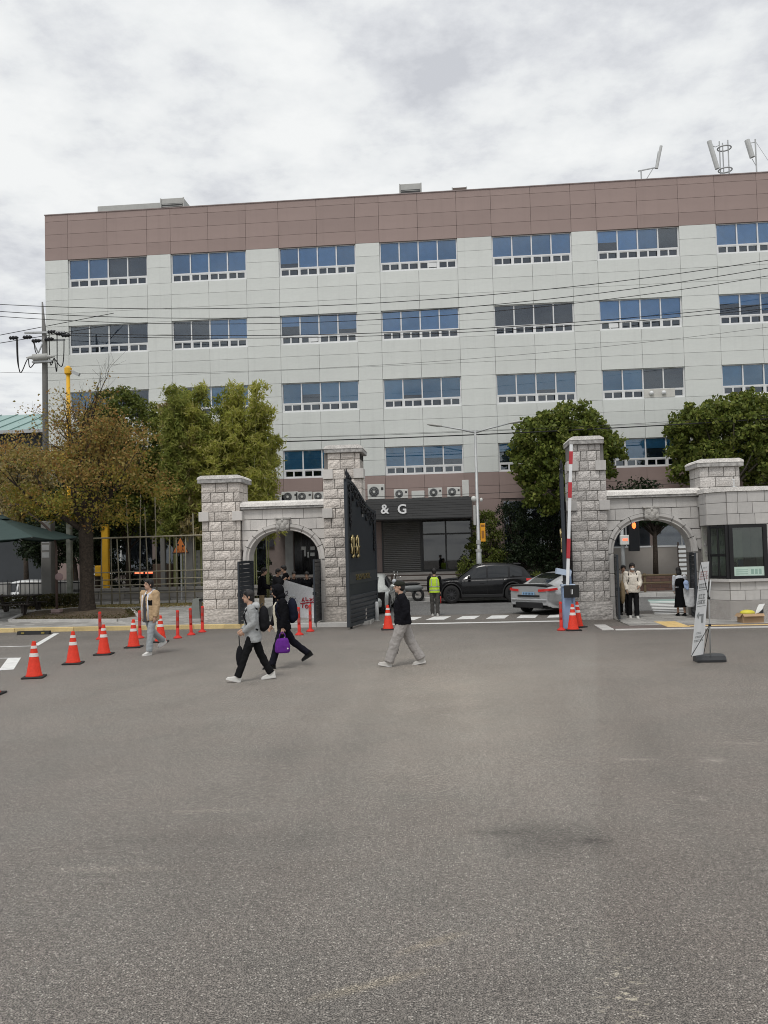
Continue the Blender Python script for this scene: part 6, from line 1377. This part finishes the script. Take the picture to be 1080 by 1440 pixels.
def person(label, loc, heading, H=1.74, legs=((18, 6, 0), (-20, 16, 0)), arms=((5, 4, 12, 0), (-5, 4, 12, 0)), lean=3, head=(0, 0), fine=True,
           top=None, bottom=None, shoe=None, shirt=None, hair='short', hood=None, wide=1.0, sleeve=1.0, hem=-.10, long=None, mask=False, hatmat=None, vest=None, cuff=None, group=None, mouth=False, collar=None):
    s = H/1.75; g = thing('person', label, 'person', loc, heading, group)
    # ---- joints (local +x forward, +y left)
    drop = 0
    for a, k, f in legs: drop = max(drop, .43*cos(D(a))+.43*cos(D(a-k))+.078+(.05*abs(sin(D(f))) if f else 0))
    hz = drop; Pv = Vector((0, 0, hz)); Rl = Matrix.Rotation(D(lean), 3, 'Y')
    T = lambda x, y, z: Pv+Rl @ Vector((x, y, z))
    J = {}
    for i, sd in ((0, 1), (1, -1)):
        a, k, f = legs[i]; hip = Pv+Vector((0, sd*.095, -.01)); kn = hip+.43*Vector((sin(D(a)), 0, -cos(D(a)))); an = kn+.43*Vector((sin(D(a-k)), 0, -cos(D(a-k))))
        J['leg', i] = (hip, kn, an, f)
        sa, ab, eb, inn = arms[i]; sh = T(0, sd*.185, .475); u = Vector((sin(D(sa)), sd*sin(D(ab)), -cos(D(sa))*cos(D(ab)))).normalized(); el = sh+.285*u
        w = Vector((sin(D(sa+eb)), -sd*sin(D(inn)), -cos(D(sa+eb)))).normalized(); wr = el+.25*w; J['arm', i] = (sh, el, wr, w)
    HR = Rl @ Matrix.Rotation(D(head[0]), 3, 'Z') @ Matrix.Rotation(D(head[1]), 3, 'Y'); hc = T(.025, 0, .53)+HR @ Vector((.015, 0, .155))
    Hd = lambda x, y, z: hc+HR @ Vector((x, y, z))
    # ---- body, one skin
    b = MB()
    b.ell(Hd(-.005, 0, .025), (.095, .075, .095), 16, 12, rot=HR); b.ell(Hd(.018, 0, -.045), (.070, .058, .075), 14, 10, rot=HR); b.ell(Hd(.055, 0, -.085), (.028, .030, .024), 10, 8, rot=HR)
    cap(b, Hd(.085, 0, .015), .010, Hd(.104, 0, -.022), .015, 8)                     # nose
    cap(b, Hd(.082, -.03, .034), .010, Hd(.082, .03, .034), .010, 8)                  # brow
    cap(b, Hd(.078, -.018, -.058), .010, Hd(.078, .018, -.058), .010, 8)              # lips
    for sd in (1, -1): b.ell(Hd(-.008, sd*.079, -.005), (.020, .010, .032), 8, 8, rot=HR)
    cap(b, Hd(-.02, 0, -.06), .052, T(0, 0, .46), .060)
    rings = []
    for z, rx, ry in ((-.09, .09, .14), (0, .105, .15), (.12, .09, .13), (.28, .105, .155), (.40, .10, .165), (.47, .075, .13), (.50, .05, .06)): rings.append([T(rx*cos(q), ry*sin(q), z) for q in [2*pi*j/16 for j in range(16)]])
    b.loft(rings)
    for i, sd in ((0, 1), (1, -1)):
        hip, kn, an, f = J['leg', i]; cap(b, hip, .078, kn, .052); cap(b, kn, .050, an, .036)
        ft = Matrix.Rotation(D(f), 3, 'Y'); cap(b, an+Vector((0, 0, -.02)), .036, an+ft @ Vector((.13, 0, -.045)), .026)
        sh, el, wr, w = J['arm', i]; cap(b, sh, .05, el, .040); cap(b, el, .038, wr, .026)
        # hand: palm, four bent fingers, thumb from the side
        side = Vector((0, 1, 0)).cross(w); side = side.normalized() if side.length > .1 else Vector((1, 0, 0)); ac = w.cross(side).normalized()
        wide_ax = side                                                # knuckle row runs front to back, palm faces the thigh
        inw = -ac*sd if ac.y*1 > 0 else ac*sd
        pc = wr+w*.05; Rm = Matrix((wide_ax, inw, w)).transposed(); b.ell(pc, (.040, .017, .055), 10, 8, rot=Rm)
        for q, L1 in ((-1.5, .060), (-.5, .072), (.5, .078), (1.5, .068)):
            p0 = wr+w*.088+wide_ax*q*.0195; p1 = p0+(w*.85+inw*.3).normalized()*L1*.5; p2 = p1+(w*.45+inw*.9).normalized()*L1*.5
            b.tube([p0-w*.02, p0, p1, p2], [.0095, .0092, .0085, .006], 6)
        t0 = wr+w*.03+wide_ax*.036; t1 = t0+(wide_ax*.6+w*.7+inw*.2).normalized()*.038; t2 = t1+(w*.9+inw*.5).normalized()*.028; b.tube([t0-wide_ax*.015, t0, t1, t2], [.012, .012, .010, .007], 6)
    rm(b, .0085 if fine else .013, 'body', M_skin, g, 2)
    for sd in (1, -1):
        MB().ell(Hd(.083, sd*.031, .012), (.010, .015, .0065), 8, 6, rot=HR).build('eye', M_eye, g, True); MB().tube([Hd(.088, sd*.016, .036), Hd(.089, sd*.034, .042), Hd(.080, sd*.052, .036)], .005, 5).build('eyebrow', M_hair, g, True)
    if mask: MB().ell(Hd(.052, 0, -.05), (.058, .060, .050), 14, 10, rot=HR).build('face_mask', M_mask, g, True)
    elif mouth: MB().ell(Hd(.088, 0, -.062), (.012, .020, .020), 10, 8, rot=HR).build('open_mouth', pm('mouth_dark', (.07, .015, .015), .5), g, True)
    else: MB().tube([Hd(.087, -.022, -.057), Hd(.092, 0, -.060), Hd(.087, .022, -.057)], .0045, 5).build('mouth', M_lip, g, True)
    # ---- hair / hood / hat
    hb = MB(); hb.ell(Hd(-.022, 0, .048), (.103, .089, .096), 16, 12, rot=HR); hb.ell(Hd(-.045, 0, -.005), (.075, .083, .085), 14, 10, rot=HR)
    if hair == 'short':
        for q in (-.055, -.03, 0, .03, .055): hb.ell(Hd(.060-abs(q)*.25, q, .078), (.034, .022, .042), 8, 6, rot=HR)
        for sd in (1, -1): hb.ell(Hd(.012, sd*.072, .02), (.026, .018, .045), 8, 6, rot=HR)
    elif hair == 'long': hb.ell(Hd(-.055, 0, -.08), (.065, .10, .14), 14, 10, rot=HR); hb.ell(Hd(.05, 0, .085), (.04, .06, .03), 10, 8, rot=HR)
    rm(hb, .010, 'hair', M_hair, g, 2, .012)
    if hair == 'cap':
        cp_ = MB(); cp_.ell(Hd(-.012, 0, .062), (.112, .10, .072), 16, 10, rot=HR); cp_.ell(Hd(.085, 0, .055), (.045, .07, .016), 12, 6, rot=HR); rm(cp_, .009, 'cap', hatmat, g, 3)
    if hood == 'up':
        hd = MB(); hd.ell(Hd(-.035, 0, .02), (.135, .118, .148), 16, 12, rot=HR); hd.ell(Hd(-.06, 0, -.10), (.11, .12, .10), 14, 10, rot=HR)
        for q in range(-5, 6): a_ = q*.27; hd.ell(Hd(.055-.02*abs(q)/5, .098*sin(a_), .02+.125*cos(a_)), (.035, .028, .028), 8, 6)
        rm(hd, .011, 'hood', top, g, 3, .01)
    elif hood:
        hd = MB(); hd.ell(T(-.095, 0, .50), (.085, .125, .085), 14, 10); 
        for sd in (1, -1): cap(hd, T(-.05, sd*.10, .52), .045, T(.085, sd*.045, .46), .030)
        rm(hd, .012, 'hood', hood, g, 3, .012)
    # ---- clothes
    if bottom:
        t_ = MB(); rings = []
        for z, rx, ry in ((-.10, .11, .165), (0, .118, .168), (.10, .108, .152)): rings.append([T(rx*cos(q), ry*sin(q), z) for q in [2*pi*j/16 for j in range(16)]])
        t_.loft(rings)
        for i in (0, 1):
            hip, kn, an, f = J['leg', i]; e_ = kn.lerp(an, .93); cap(t_, hip, .098*(.5+.5*wide), kn, .072*wide); t_.tube([kn, kn.lerp(e_, .5), e_, e_+(e_-kn).normalized()*.02], [.072*wide, .068*wide, .070*wide, .066*wide], 12); cap(t_, kn, .072*wide, kn.lerp(e_, .5), .068*wide)
        rm(t_, .012, 'trousers', bottom, g, 3, .034)
    if long:      # dress: bodice flows into a long flared skirt
        d_ = MB(); rings = []
        for z, rx, ry in ((-.62, .21, .25), (-.45, .19, .225), (-.2, .15, .185), (0, .135, .175), (.10, .118, .155), (.25, .135, .180), (.38, .130, .170), (.42, .10, .13)): rings.append([T(rx*cos(q)*(1+.04*sin(7*q)*(z < -.1)), ry*sin(q)*(1+.04*sin(7*q)*(z < -.1)), z) for q in [2*pi*j/28 for j in range(28)]])
        d_.loft(rings)
        for sd in (1, -1): cap(d_, T(.07, sd*.07, .40), .02, T(-.07, sd*.08, .42), .02); cap(d_, T(.0, sd*.075, .49), .02, T(-.07, sd*.08, .40), .02)
        rm(d_, .012, 'dress', long, g, 3, .012)
    if top:
        t_ = MB(); rings = []; k = sleeve
        for z, rx, ry in ((hem, .128*k, .178*k), (hem+.05, .136*k, .186*k), (.12, .128*k, .172*k), (.28, .132*k, .190*k), (.40, .122*k, .200*k), (.465, .095, .155), (.505, .070, .085), (.53, .060, .066)): rings.append([T(rx*cos(q), ry*sin(q), z) for q in [2*pi*j/18 for j in range(18)]])
        t_.loft(rings)
        for i in (0, 1):
            sh, el, wr, w = J['arm', i]; e_ = el.lerp(wr, .95); cap(t_, sh, .073*k, el, .060*k); t_.tube([el, el.lerp(e_, .5), e_, e_+w*.015], [.058*k, .056*k, .046*k, .040*k], 12); cap(t_, el, .060*k, el.lerp(e_, .4), .056*k)
        if collar: 
            for sd in (1, -1): cap(t_, T(-.05, sd*.05, .535), .028, T(.06, sd*.035, .52), .024)
        rm(t_, .0115, 'top', top, g, 3, .036)
    if shirt:
        w_ = MB(); rings = []
        for z, rx, ry, o in ((hem-.03, .128, .105, .060), (.12, .124, .095, .060), (.28, .124, .09, .060), (.40, .112, .075, .055), (.48, .06, .055, .045)): rings.append([T(o+rx*cos(q), ry*sin(q), z) for q in [2*pi*j/14 for j in range(14)]])
        w_.loft(rings); rm(w_, .012, 'shirt', shirt, g, 2, .01)
    if vest:
        w_ = MB(); rings = []
        for z, rx, ry in ((-.08, .150, .198), (.12, .146, .190), (.28, .150, .200), (.42, .138, .190), (.50, .09, .12)): rings.append([T(rx*cos(q), ry*sin(q), z) for q in [2*pi*j/18 for j in range(18)]])
        w_.loft(rings); v_ = rm(w_, .012, 'safety_vest', vest, g, 2, .012)
        for z in (.0, .13):
            MB().loft([[T(.153*cos(q), .203*sin(q), z+d_) for q in [2*pi*j/24 for j in range(24)]] for d_ in (0, .035)], 0, False).build('reflective_stripe', M_galv, v_, True)
        for sd in (1, -1): MB().bar(T(-.155, sd*.10, .16), T(-.135, sd*.10, .44), .03, .012).build('reflective_stripe', M_galv, v_)
    if shoe:
        for i in (0, 1):
            hip, kn, an, f = J['leg', i]; ft = Matrix.Rotation(D(f), 3, 'Y'); o = an+Vector((0, 0, 0)); rings = []
            for x, hw, z1 in ((-.075, .026, .02), (-.06, .036, .045), (0, .040, .048), (.06, .044, .012), (.13, .047, -.015), (.175, .038, -.028), (.195, .020, -.040)): rings.append([o+ft @ Vector((x, hw*q, (z1 if w_ else -.076))) for q, w_ in ((-1, 0), (-1.0, 0), (-.8, 1), (0, 1), (.8, 1), (1, 0))])
            sh_ = MB().loft(rings); rm(sh_, .009, 'shoe', shoe, g, 2)
            sr = MB(); rr_ = [[o+ft @ Vector((x, hw*q, z)) for q, z in ((-1, -.079), (1, -.079), (1, -.060), (-1, -.060))] for x, hw in ((-.078, .03), (-.05, .041), (.06, .048), (.13, .051), (.18, .042), (.202, .022))]; sr.loft(rr_).build('sole', pm('sole_pale', (.60, .59, .57), .7) if shoe is not M_shb else M_rub, g)
    g.scale = (s, s, s)
    g['_'] = 0; del g['_']
    M = Matrix.Translation(Vector(loc)) @ Matrix.Rotation(heading, 4, 'Z') @ Matrix.Scale(s, 4)
    J['w'] = lambda v: M @ v
    J['T'] = lambda x, y, z: M @ T(x, y, z)
    J['hand'] = lambda i: M @ (J['arm', i][2]+J['arm', i][3]*.09)
    return g, J
M_shw = cloth('shoe_white', (.62, .61, .58)); M_shb = cloth('shoe_black', (.018, .018, .018))
def backpack(label, J, mat, heading, k=1.0):
    p = J['T'](-.20, 0, .14); g = thing('backpack', label, 'backpack', p, heading)
    b = MB(); b.ell((-.02, 0, .12*k), (.10*k, .15*k, .24*k), 14, 12); b.ell((-.075*k, 0, .02*k), (.06*k, .12*k, .12*k), 12, 8); b.ell((-.01, 0, -.02), (.09*k, .145*k, .12*k), 12, 8); rm(b, .012, 'pack', mat, g, 4, .012)
    MB().tube([(-.125*k, -.09, .08), (-.14*k, 0, .085), (-.125*k, .09, .08)], .006, 5).build('zip', M_galv, g); MB().tube([(.03, -.03, .36), (.0, 0, .40), (.03, .03, .36)], .01, 6).build('grab_loop', M_rub, g)
    L_ = lambda v: Matrix.Rotation(-heading, 3, 'Z') @ (v-p)
    for sd in (1, -1): MB().tube([L_(J['T'](-.12, sd*.10, .44)), L_(J['T'](-.02, sd*.115, .545)), L_(J['T'](.08, sd*.12, .47)), L_(J['T'](.145, sd*.125, .33)), L_(J['T'](.10, sd*.17, .16)), L_(J['T'](-.10, sd*.17, .06))], .017, 6).build('strap', mat, g, True)
    return g
# --- the student in the grey hoodie, leading
p = gnd(357, 957); hA = pi+.26
gA, JA = person('student in a grey zip hoodie and black trousers striding left, mouth open', (p.x, p.y, 0), hA, 1.75, ((22, 3, -16), (-19, 8, 6)), ((-8, 6, 58, 24), (-6, 6, 60, 24)), 4, (4, -4), True,
    cloth('hoodie_grey', (.36, .37, .37)), cloth('trousers_black', (.014, .014, .015)), M_shw, None, 'short', cloth('hood_grey', (.44, .45, .45)), 1.05, 1.12, -.17, mouth=True)
backpack('black backpack on the student in the grey hoodie', JA, cloth('bag_black', (.016, .016, .018)), hA)
hq = JA['hand'](0); g = thing('drawstring_bag', 'thin black bag hanging from the hands of the grey-hoodie student', 'bag', (hq.x-.02, hq.y, hq.z-.62), hA)
b = MB(); b.ell((0, 0, .20), (.075, .05, .22), 12, 10); rm(b, .012, 'sack', cloth('bag_black', (.016, .016, .018)), g, 3, .01); MB().tube([(0, 0, .40), (.01, 0, .60)], .010, 6).build('cord', M_rub, g)
MB().tube([(.03, -.03, .34), (.03, -.035, .16)], .012, 6).build('key_charm', M_galv, g)
# --- the student with hood up and the purple bag
p = gnd(399, 938.5); hB = pi+.42
gB, JB = person('student in a black jacket with hood up and cream shirt carrying a purple bag', (p.x, p.y, 0), hB, 1.76, ((21, 6, 0), (-31, 20, 28)), ((-6, 6, 14, 0), (8, 4, 20, 0)), 5, (4, 6), True,
    cloth('jacket_black', (.010, .010, .012)), cloth('trousers_navy', (.014, .014, .020)), M_shb, cloth('tee_cream', (.56, .52, .42)), 'short', 'up', 1.05, 1.16, -.12)
backpack('navy backpack on the hooded student with the purple bag', JB, cloth('bag_navy', (.014, .016, .028)), hB, 1.08)
hq = JB['hand'](0); g = thing('handbag', 'purple quilted carry bag in the hooded student\'s hand', 'bag', (hq.x, hq.y-.02, hq.z-.42), hB)
b = MB(); rings = []
for z, hx, hy in ((0, .13, .07), (.03, .155, .085), (.14, .155, .085), (.26, .125, .06), (.30, .10, .03)): rings.append([(hx*(abs(cos(q))**.6)*(1 if cos(q) > 0 else -1), hy*(abs(sin(q))**.6)*(1 if sin(q) > 0 else -1), z) for q in [2*pi*j/20 for j in range(20)]])
b.loft(rings); rm(b, .010, 'pouch', cloth('bag_purple', (.13, .03, .24)), g, 2, .02); MB().tube([(.07, 0, .28), (.05, 0, .38), (0, 0, .43), (-.05, 0, .38), (-.07, 0, .28)], .012, 6).build('handle', cloth('bag_purple', (.13, .03, .24)), g, True); MB().ell((-.09, .088, .09), (.018, .005, .018), 10, 6).build('badge', M_refl, g, True)
# --- the student with grey wide trousers
p = gnd(568, 936); hC = pi+.12
gC, JC = person('student in a black jacket, dark cap and wide grey trousers walking left', (p.x, p.y, 0), hC, 1.80, ((23, 4, -14), (-21, 8, 12)), ((-16, 8, 40, 14), (-4, 6, 20, 0)), 2, (2, -4), True,
    cloth('jacket_black2', (.012, .012, .015)), cloth('trousers_grey', (.34, .32, .305)), cloth('shoe_cream', (.52, .50, .47)), None, 'cap', None, 1.45, 1.28, -.06, hatmat=cloth('cap_dark', (.03, .032, .026)), collar=True)
hq = JC['hand'](1); g = thing('small_bag', 'small black bag dangling beside the student in grey trousers', 'bag', (hq.x-.05, hq.y, hq.z-.56), hC)
b = MB(); b.ell((0, 0, .15), (.06, .035, .17), 12, 10); rm(b, .011, 'pouch', cloth('bag_black', (.016, .016, .018)), g, 3); MB().tube([(0, 0, .30), (-.03, 0, .55)], .009, 6).build('strap', M_rub, g)
# --- the student in the beige jacket
p = gnd(212, 920); hD = pi+1.12
gD, JD = person('student in a beige fleece jacket and pale jeans walking by the cones', (p.x, p.y, 0), hD, 1.84, ((12, 4, 0), (-20, 34, 22)), ((2, 9, 10, 0), (-10, 10, 16, 0)), 1, (-18, -6), True,
    cloth('fleece_beige', (.46, .33, .20)), cloth('jeans_pale', (.33, .355, .37)), M_shw, cloth('tee_charcoal', (.07, .07, .075)), 'short', cloth('hood_white', (.62, .63, .67)), 1.1, 1.30, -.14)
for sd in (1, -1):
    a_, b_ = JD['T'](.135, sd*.085, .46), JD['T'](.150, sd*.095, -.12); Lc = lambda v: (Matrix.Translation(gD.location) @ Matrix.Rotation(hD, 4, 'Z') @ Matrix.Scale(gD.scale[0], 4)).inverted() @ v
    MB().tube([Lc(a_), Lc(a_.lerp(b_, .5))+Vector((.012, 0, 0)), Lc(b_)], .022, 6).build('white_lapel', cloth('hood_white', (.62, .63, .67)), gD, True)
q = JD['T'](.125, .135, .28); MB().obox(Lc(q), (.03, .10, .12), Matrix.Rotation(.5, 3, 'Z')).build('chest_pocket', cloth('pocket_black', (.012, .012, .012)), gD)
# --- crossing attendant
p = gnd(612, 866); gE, JE = person('crossing attendant in a yellow hi-vis vest seen from behind', (p.x, p.y, 0), pi/2, 1.66, ((2, 2, 0), (-3, 2, 0)), ((2, 8, 18, 0), (4, 6, 16, 0)), 1, (0, 0), False,
    cloth('sweater_black', (.012, .012, .013)), cloth('slacks_grey', (.075, .072, .068)), M_shw, None, 'short', None, 1.1, 1.0, -.06, vest=pm('hivis', (.50, .72, .05), .6, var=.05))
hq = JE['hand'](1); g = thing('light_baton', 'red baton in the crossing attendant\'s right hand', 'baton', (hq.x, hq.y, hq.z-.34)); MB().tube([(0, 0, 0), (0, 0, .26)], .022, 10).build('tube', pm('baton_red', (.70, .06, .05), .4), g, True); MB().tube([(0, 0, .26), (0, 0, .38)], .018, 10).build('grip', M_rub, g, True)
# --- right arch people
p = gnd(891, 869, .03); gF, JF = person('masked person in a cream puffer jacket walking out of the right arch', (p.x, p.y, .03), -pi/2, 1.73, ((7, 3, 0), (-6, 5, 0)), ((4, 10, 55, 20), (2, 8, 20, 4)), 1, (0, 4), False,
    cloth('puffer_cream', (.68, .63, .55)), cloth('trousers_black', (.014, .014, .015)), M_shw, None, 'short', cloth('puffer_collar', (.56, .50, .43)), 1.15, 1.32, -.12, mask=True)
backpack('dark backpack worn by the masked person in the cream jacket', JF, cloth('bag_black', (.016, .016, .018)), -pi/2, .85)
p = gnd(880.5, 866, .03); person('companion in cream and olive half hidden behind the masked person', (p.x, p.y+.25, .03), -pi/2, 1.64, ((4, 2, 0), (-8, 6, 0)), ((0, 4, 10, 0), (2, 4, 10, 0)), 1, (0, 4), False, cloth('coat_cream', (.50, .45, .38)), cloth('trousers_black', (.014, .014, .015)), M_shb, None, 'short', None, 1.1, 1.1, -.18)
q = at(875.5, 831, 26.9); g = thing('shoulder_bag', 'olive shoulder bag beside the companion in the right arch', 'bag', (q.x, 26.95, q.z-.30)); b = MB(); b.ell((0, 0, .25), (.09, .12, .36), 12, 10); rm(b, .014, 'sack', cloth('bag_olive', (.19, .145, .09)), g, 3, .02); MB().tube([(0, 0, .55), (.06, .05, .85)], .012, 6).build('strap', cloth('bag_olive', (.19, .145, .09)), g)
p = gnd(958, 866, .03); gH, JH = person('woman in a long black pinafore dress walking away through the right arch', (p.x, p.y, .03), pi/2+.1, 1.55, ((4, 3, 0), (-5, 6, 0)), ((0, 8, 20, 10), (10, 10, 60, 25)), 6, (0, 10), False, cloth('blouse_white', (.58, .60, .64)), None, M_shb, None, 'long', None, 1, .86, .05, long=cloth('dress_black', (.008, .008, .009)))
q = at(970, 838, 27.2); g = thing('tote_bag', 'white tote bag carried by the woman in the black dress', 'bag', (q.x, 27.15, q.z-.34)); b = MB(); rings = [[(hx*cos(t), .06*sin(t), z) for t in [2*pi*j/14 for j in range(14)]] for z, hx in ((0, .10), (.05, .15), (.35, .20), (.58, .21))]; b.loft(rings); rm(b, .013, 'sack', cloth('tote_white', (.55, .56, .57)), g, 2, .02); MB().tube([(-.13, 0, .56), (-.10, 0, .76), (-.04, 0, .56)], .010, 6).build('handle', cloth('tote_white', (.55, .56, .57)), g, True)
q = at(963.5, 820, 27.1); g = thing('blue_scarf', 'pale blue cloth over the arm of the woman in black', 'scarf', (q.x, 27.0, q.z-.12)); b = MB(); b.ell((0, 0, .12), (.085, .05, .10), 12, 10); b.ell((.04, 0, .02), (.05, .04, .13), 10, 8); b.ell((-.03, 0, .03), (.04, .04, .09), 10, 8); rm(b, .013, 'cloth', cloth('scarf_blue', (.33, .42, .62)), g, 2, .03)
# --- group at the stall behind the left arch
BK = cloth('jacket_black', (.010, .010, .012)); CH = cloth('chino', (.32, .24, .15))
def stand(px, Y, H, hd, label, top=BK, bottom=CH, arms=((10, 5, 70, 15), (8, 5, 60, 15)), hair='short', z=.1, lean=3):
    q = at(px, 830, Y); return person(label, (q.x, Y, z), hd, H, ((2, 2, 0), (-2, 2, 0)), arms, lean, (0, 8), False, top, bottom, M_shb, None, hair, None, 1.05, 1.12, -.12)
stand(368, 29.2, 1.76, .25, 'person in a black jacket and tan trousers standing at the left arch stall')
stand(388.5, 30.0, 1.70, -.2, 'person with raised hands beside the black-jacketed person under the left arch', cloth('jacket_charcoal', (.03, .03, .033)), BK, ((40, 8, 90, 10), (35, 8, 95, 10)))
stand(403, 31.2, 1.80, pi+.3, 'tall person in black standing furthest back under the left arch', BK, BK)
stand(413.5, 30.6, 1.62, -1.3, 'dark-haired person in black behind the left half of the white banner', BK, BK, z=.06)
stand(432.5, 30.3, 1.62, -1.5, 'person in black leaning over the right half of the white banner', BK, BK, ((20, 30, 60, 0), (20, 30, 60, 0)), z=.06, lean=10)
# --- banner on the stall
bn = thing('hand_lettered_banner', 'white cloth banner with red hand lettering hung on the stall in the left arch', 'banner', (-4.9, 29.4, 0))
tp_ = [at(447, 829, 28.95), at(424.5, 822.5, 29.35), at(396, 814, 30.2)]; bt_ = [at(447.5, 870, 28.95), at(425, 871, 29.35), at(397, 868, 30.2)]; B0 = bn.location
cl = MB(); pts = []; nseg = 20
for i in range(nseg+1):
    t = i/nseg*2; k = min(1, int(t)); u_ = t-k
    for j in range(9):
        w_ = j/8; a = tp_[k].lerp(tp_[k+1], u_); b = bt_[k].lerp(bt_[k+1], u_); p = a.lerp(b, w_)-B0; p.y += .012*sin(i*1.7)*w_; pts.append(p)
cl.add(pts, [(i*9+j, (i+1)*9+j, (i+1)*9+j+1, i*9+j+1) for i in range(nseg) for j in range(8)]); clo = cl.build('cloth', cloth('banner_white', (.84, .85, .87)), bn, True)
def bpt(px, py): 
    u_ = (447-px)/22.5; Yb = 28.95+.40*u_; return at(px, py, Yb-.03)-B0
red = MB()
def stroke(*p): red.tube([bpt(*q) for q in p], .021, 5)
stroke((426.5, 840.5), (424.5, 846)); stroke((425.8, 843), (428, 846)); stroke((422.5, 848.8), (429, 848.2)); stroke((425.8, 848.6), (425.4, 855))          # su
stroke((430, 840), (430.2, 844.5), (433.5, 844)); stroke((429.5, 847.8), (434, 847)); red.tube([bpt(431.2+1.9*cos(a*pi/6), 853+2.2*sin(a*pi/6)) for a in range(13)], .02, 5)   # neung
stroke((435.5, 841.5), (438.5, 844)); stroke((435.5, 845), (439, 842)); stroke((435, 847.5), (440, 846.5)); stroke((437, 847), (436.5, 853))
stroke((440.3, 841), (443.2, 841.2), (443, 844), (440.8, 844)); stroke((440.5, 847), (443.4, 847)); stroke((441.5, 850.5), (443.8, 850.2))
red.build('red_lettering', pm('ink_red', (.45, .03, .05), .6), clo)
dk = MB(); dk.tube([bpt(401.5, 832.5)+Vector((0, -.02, 0)), bpt(404, 831), bpt(404.8, 834), bpt(401.5, 838), bpt(405, 837.5)], .016, 5); dk.build('dark_lettering', pm('ink_dark', (.05, .05, .07), .6), clo); dk = MB(); dk.tube([bpt(411, 842), bpt(413, 845), bpt(415.5, 841)], .018, 5); dk.tube([bpt(413, 844.6), bpt(412.5, 849)], .018, 5); dk.build('dark_lettering', pm('ink_dark', (.05, .05, .07), .6), clo)
stt = thing('stall_table', 'folding table under the white banner in the left arch', 'table', (-4.95, 29.9, .1)); MB().bbox(-.9, .55, -.25, .35, .70, .74, .006).build('table_top', M_whitep, stt)
for x, y in ((-.8, -.15), (-.8, .28), (.45, -.15), (.45, .28)): MB().tube([(x, y, 0), (x, y, .70)], .018, 8).build('leg', M_galv, stt)
g = thing('white_bottle', 'white bottle standing at the right end of the stall table', 'bottle', (-4.5, 29.75, .842)); MB().lathe([(.05, 0), (.055, .02), (.055, .20), (.02, .27), (.02, .32), (.005, .325)], n=14).build('flask', M_whitep, g, True); MB().lathe([(.024, .30), (.024, .34)], n=12).build('cap', M_acw, g)
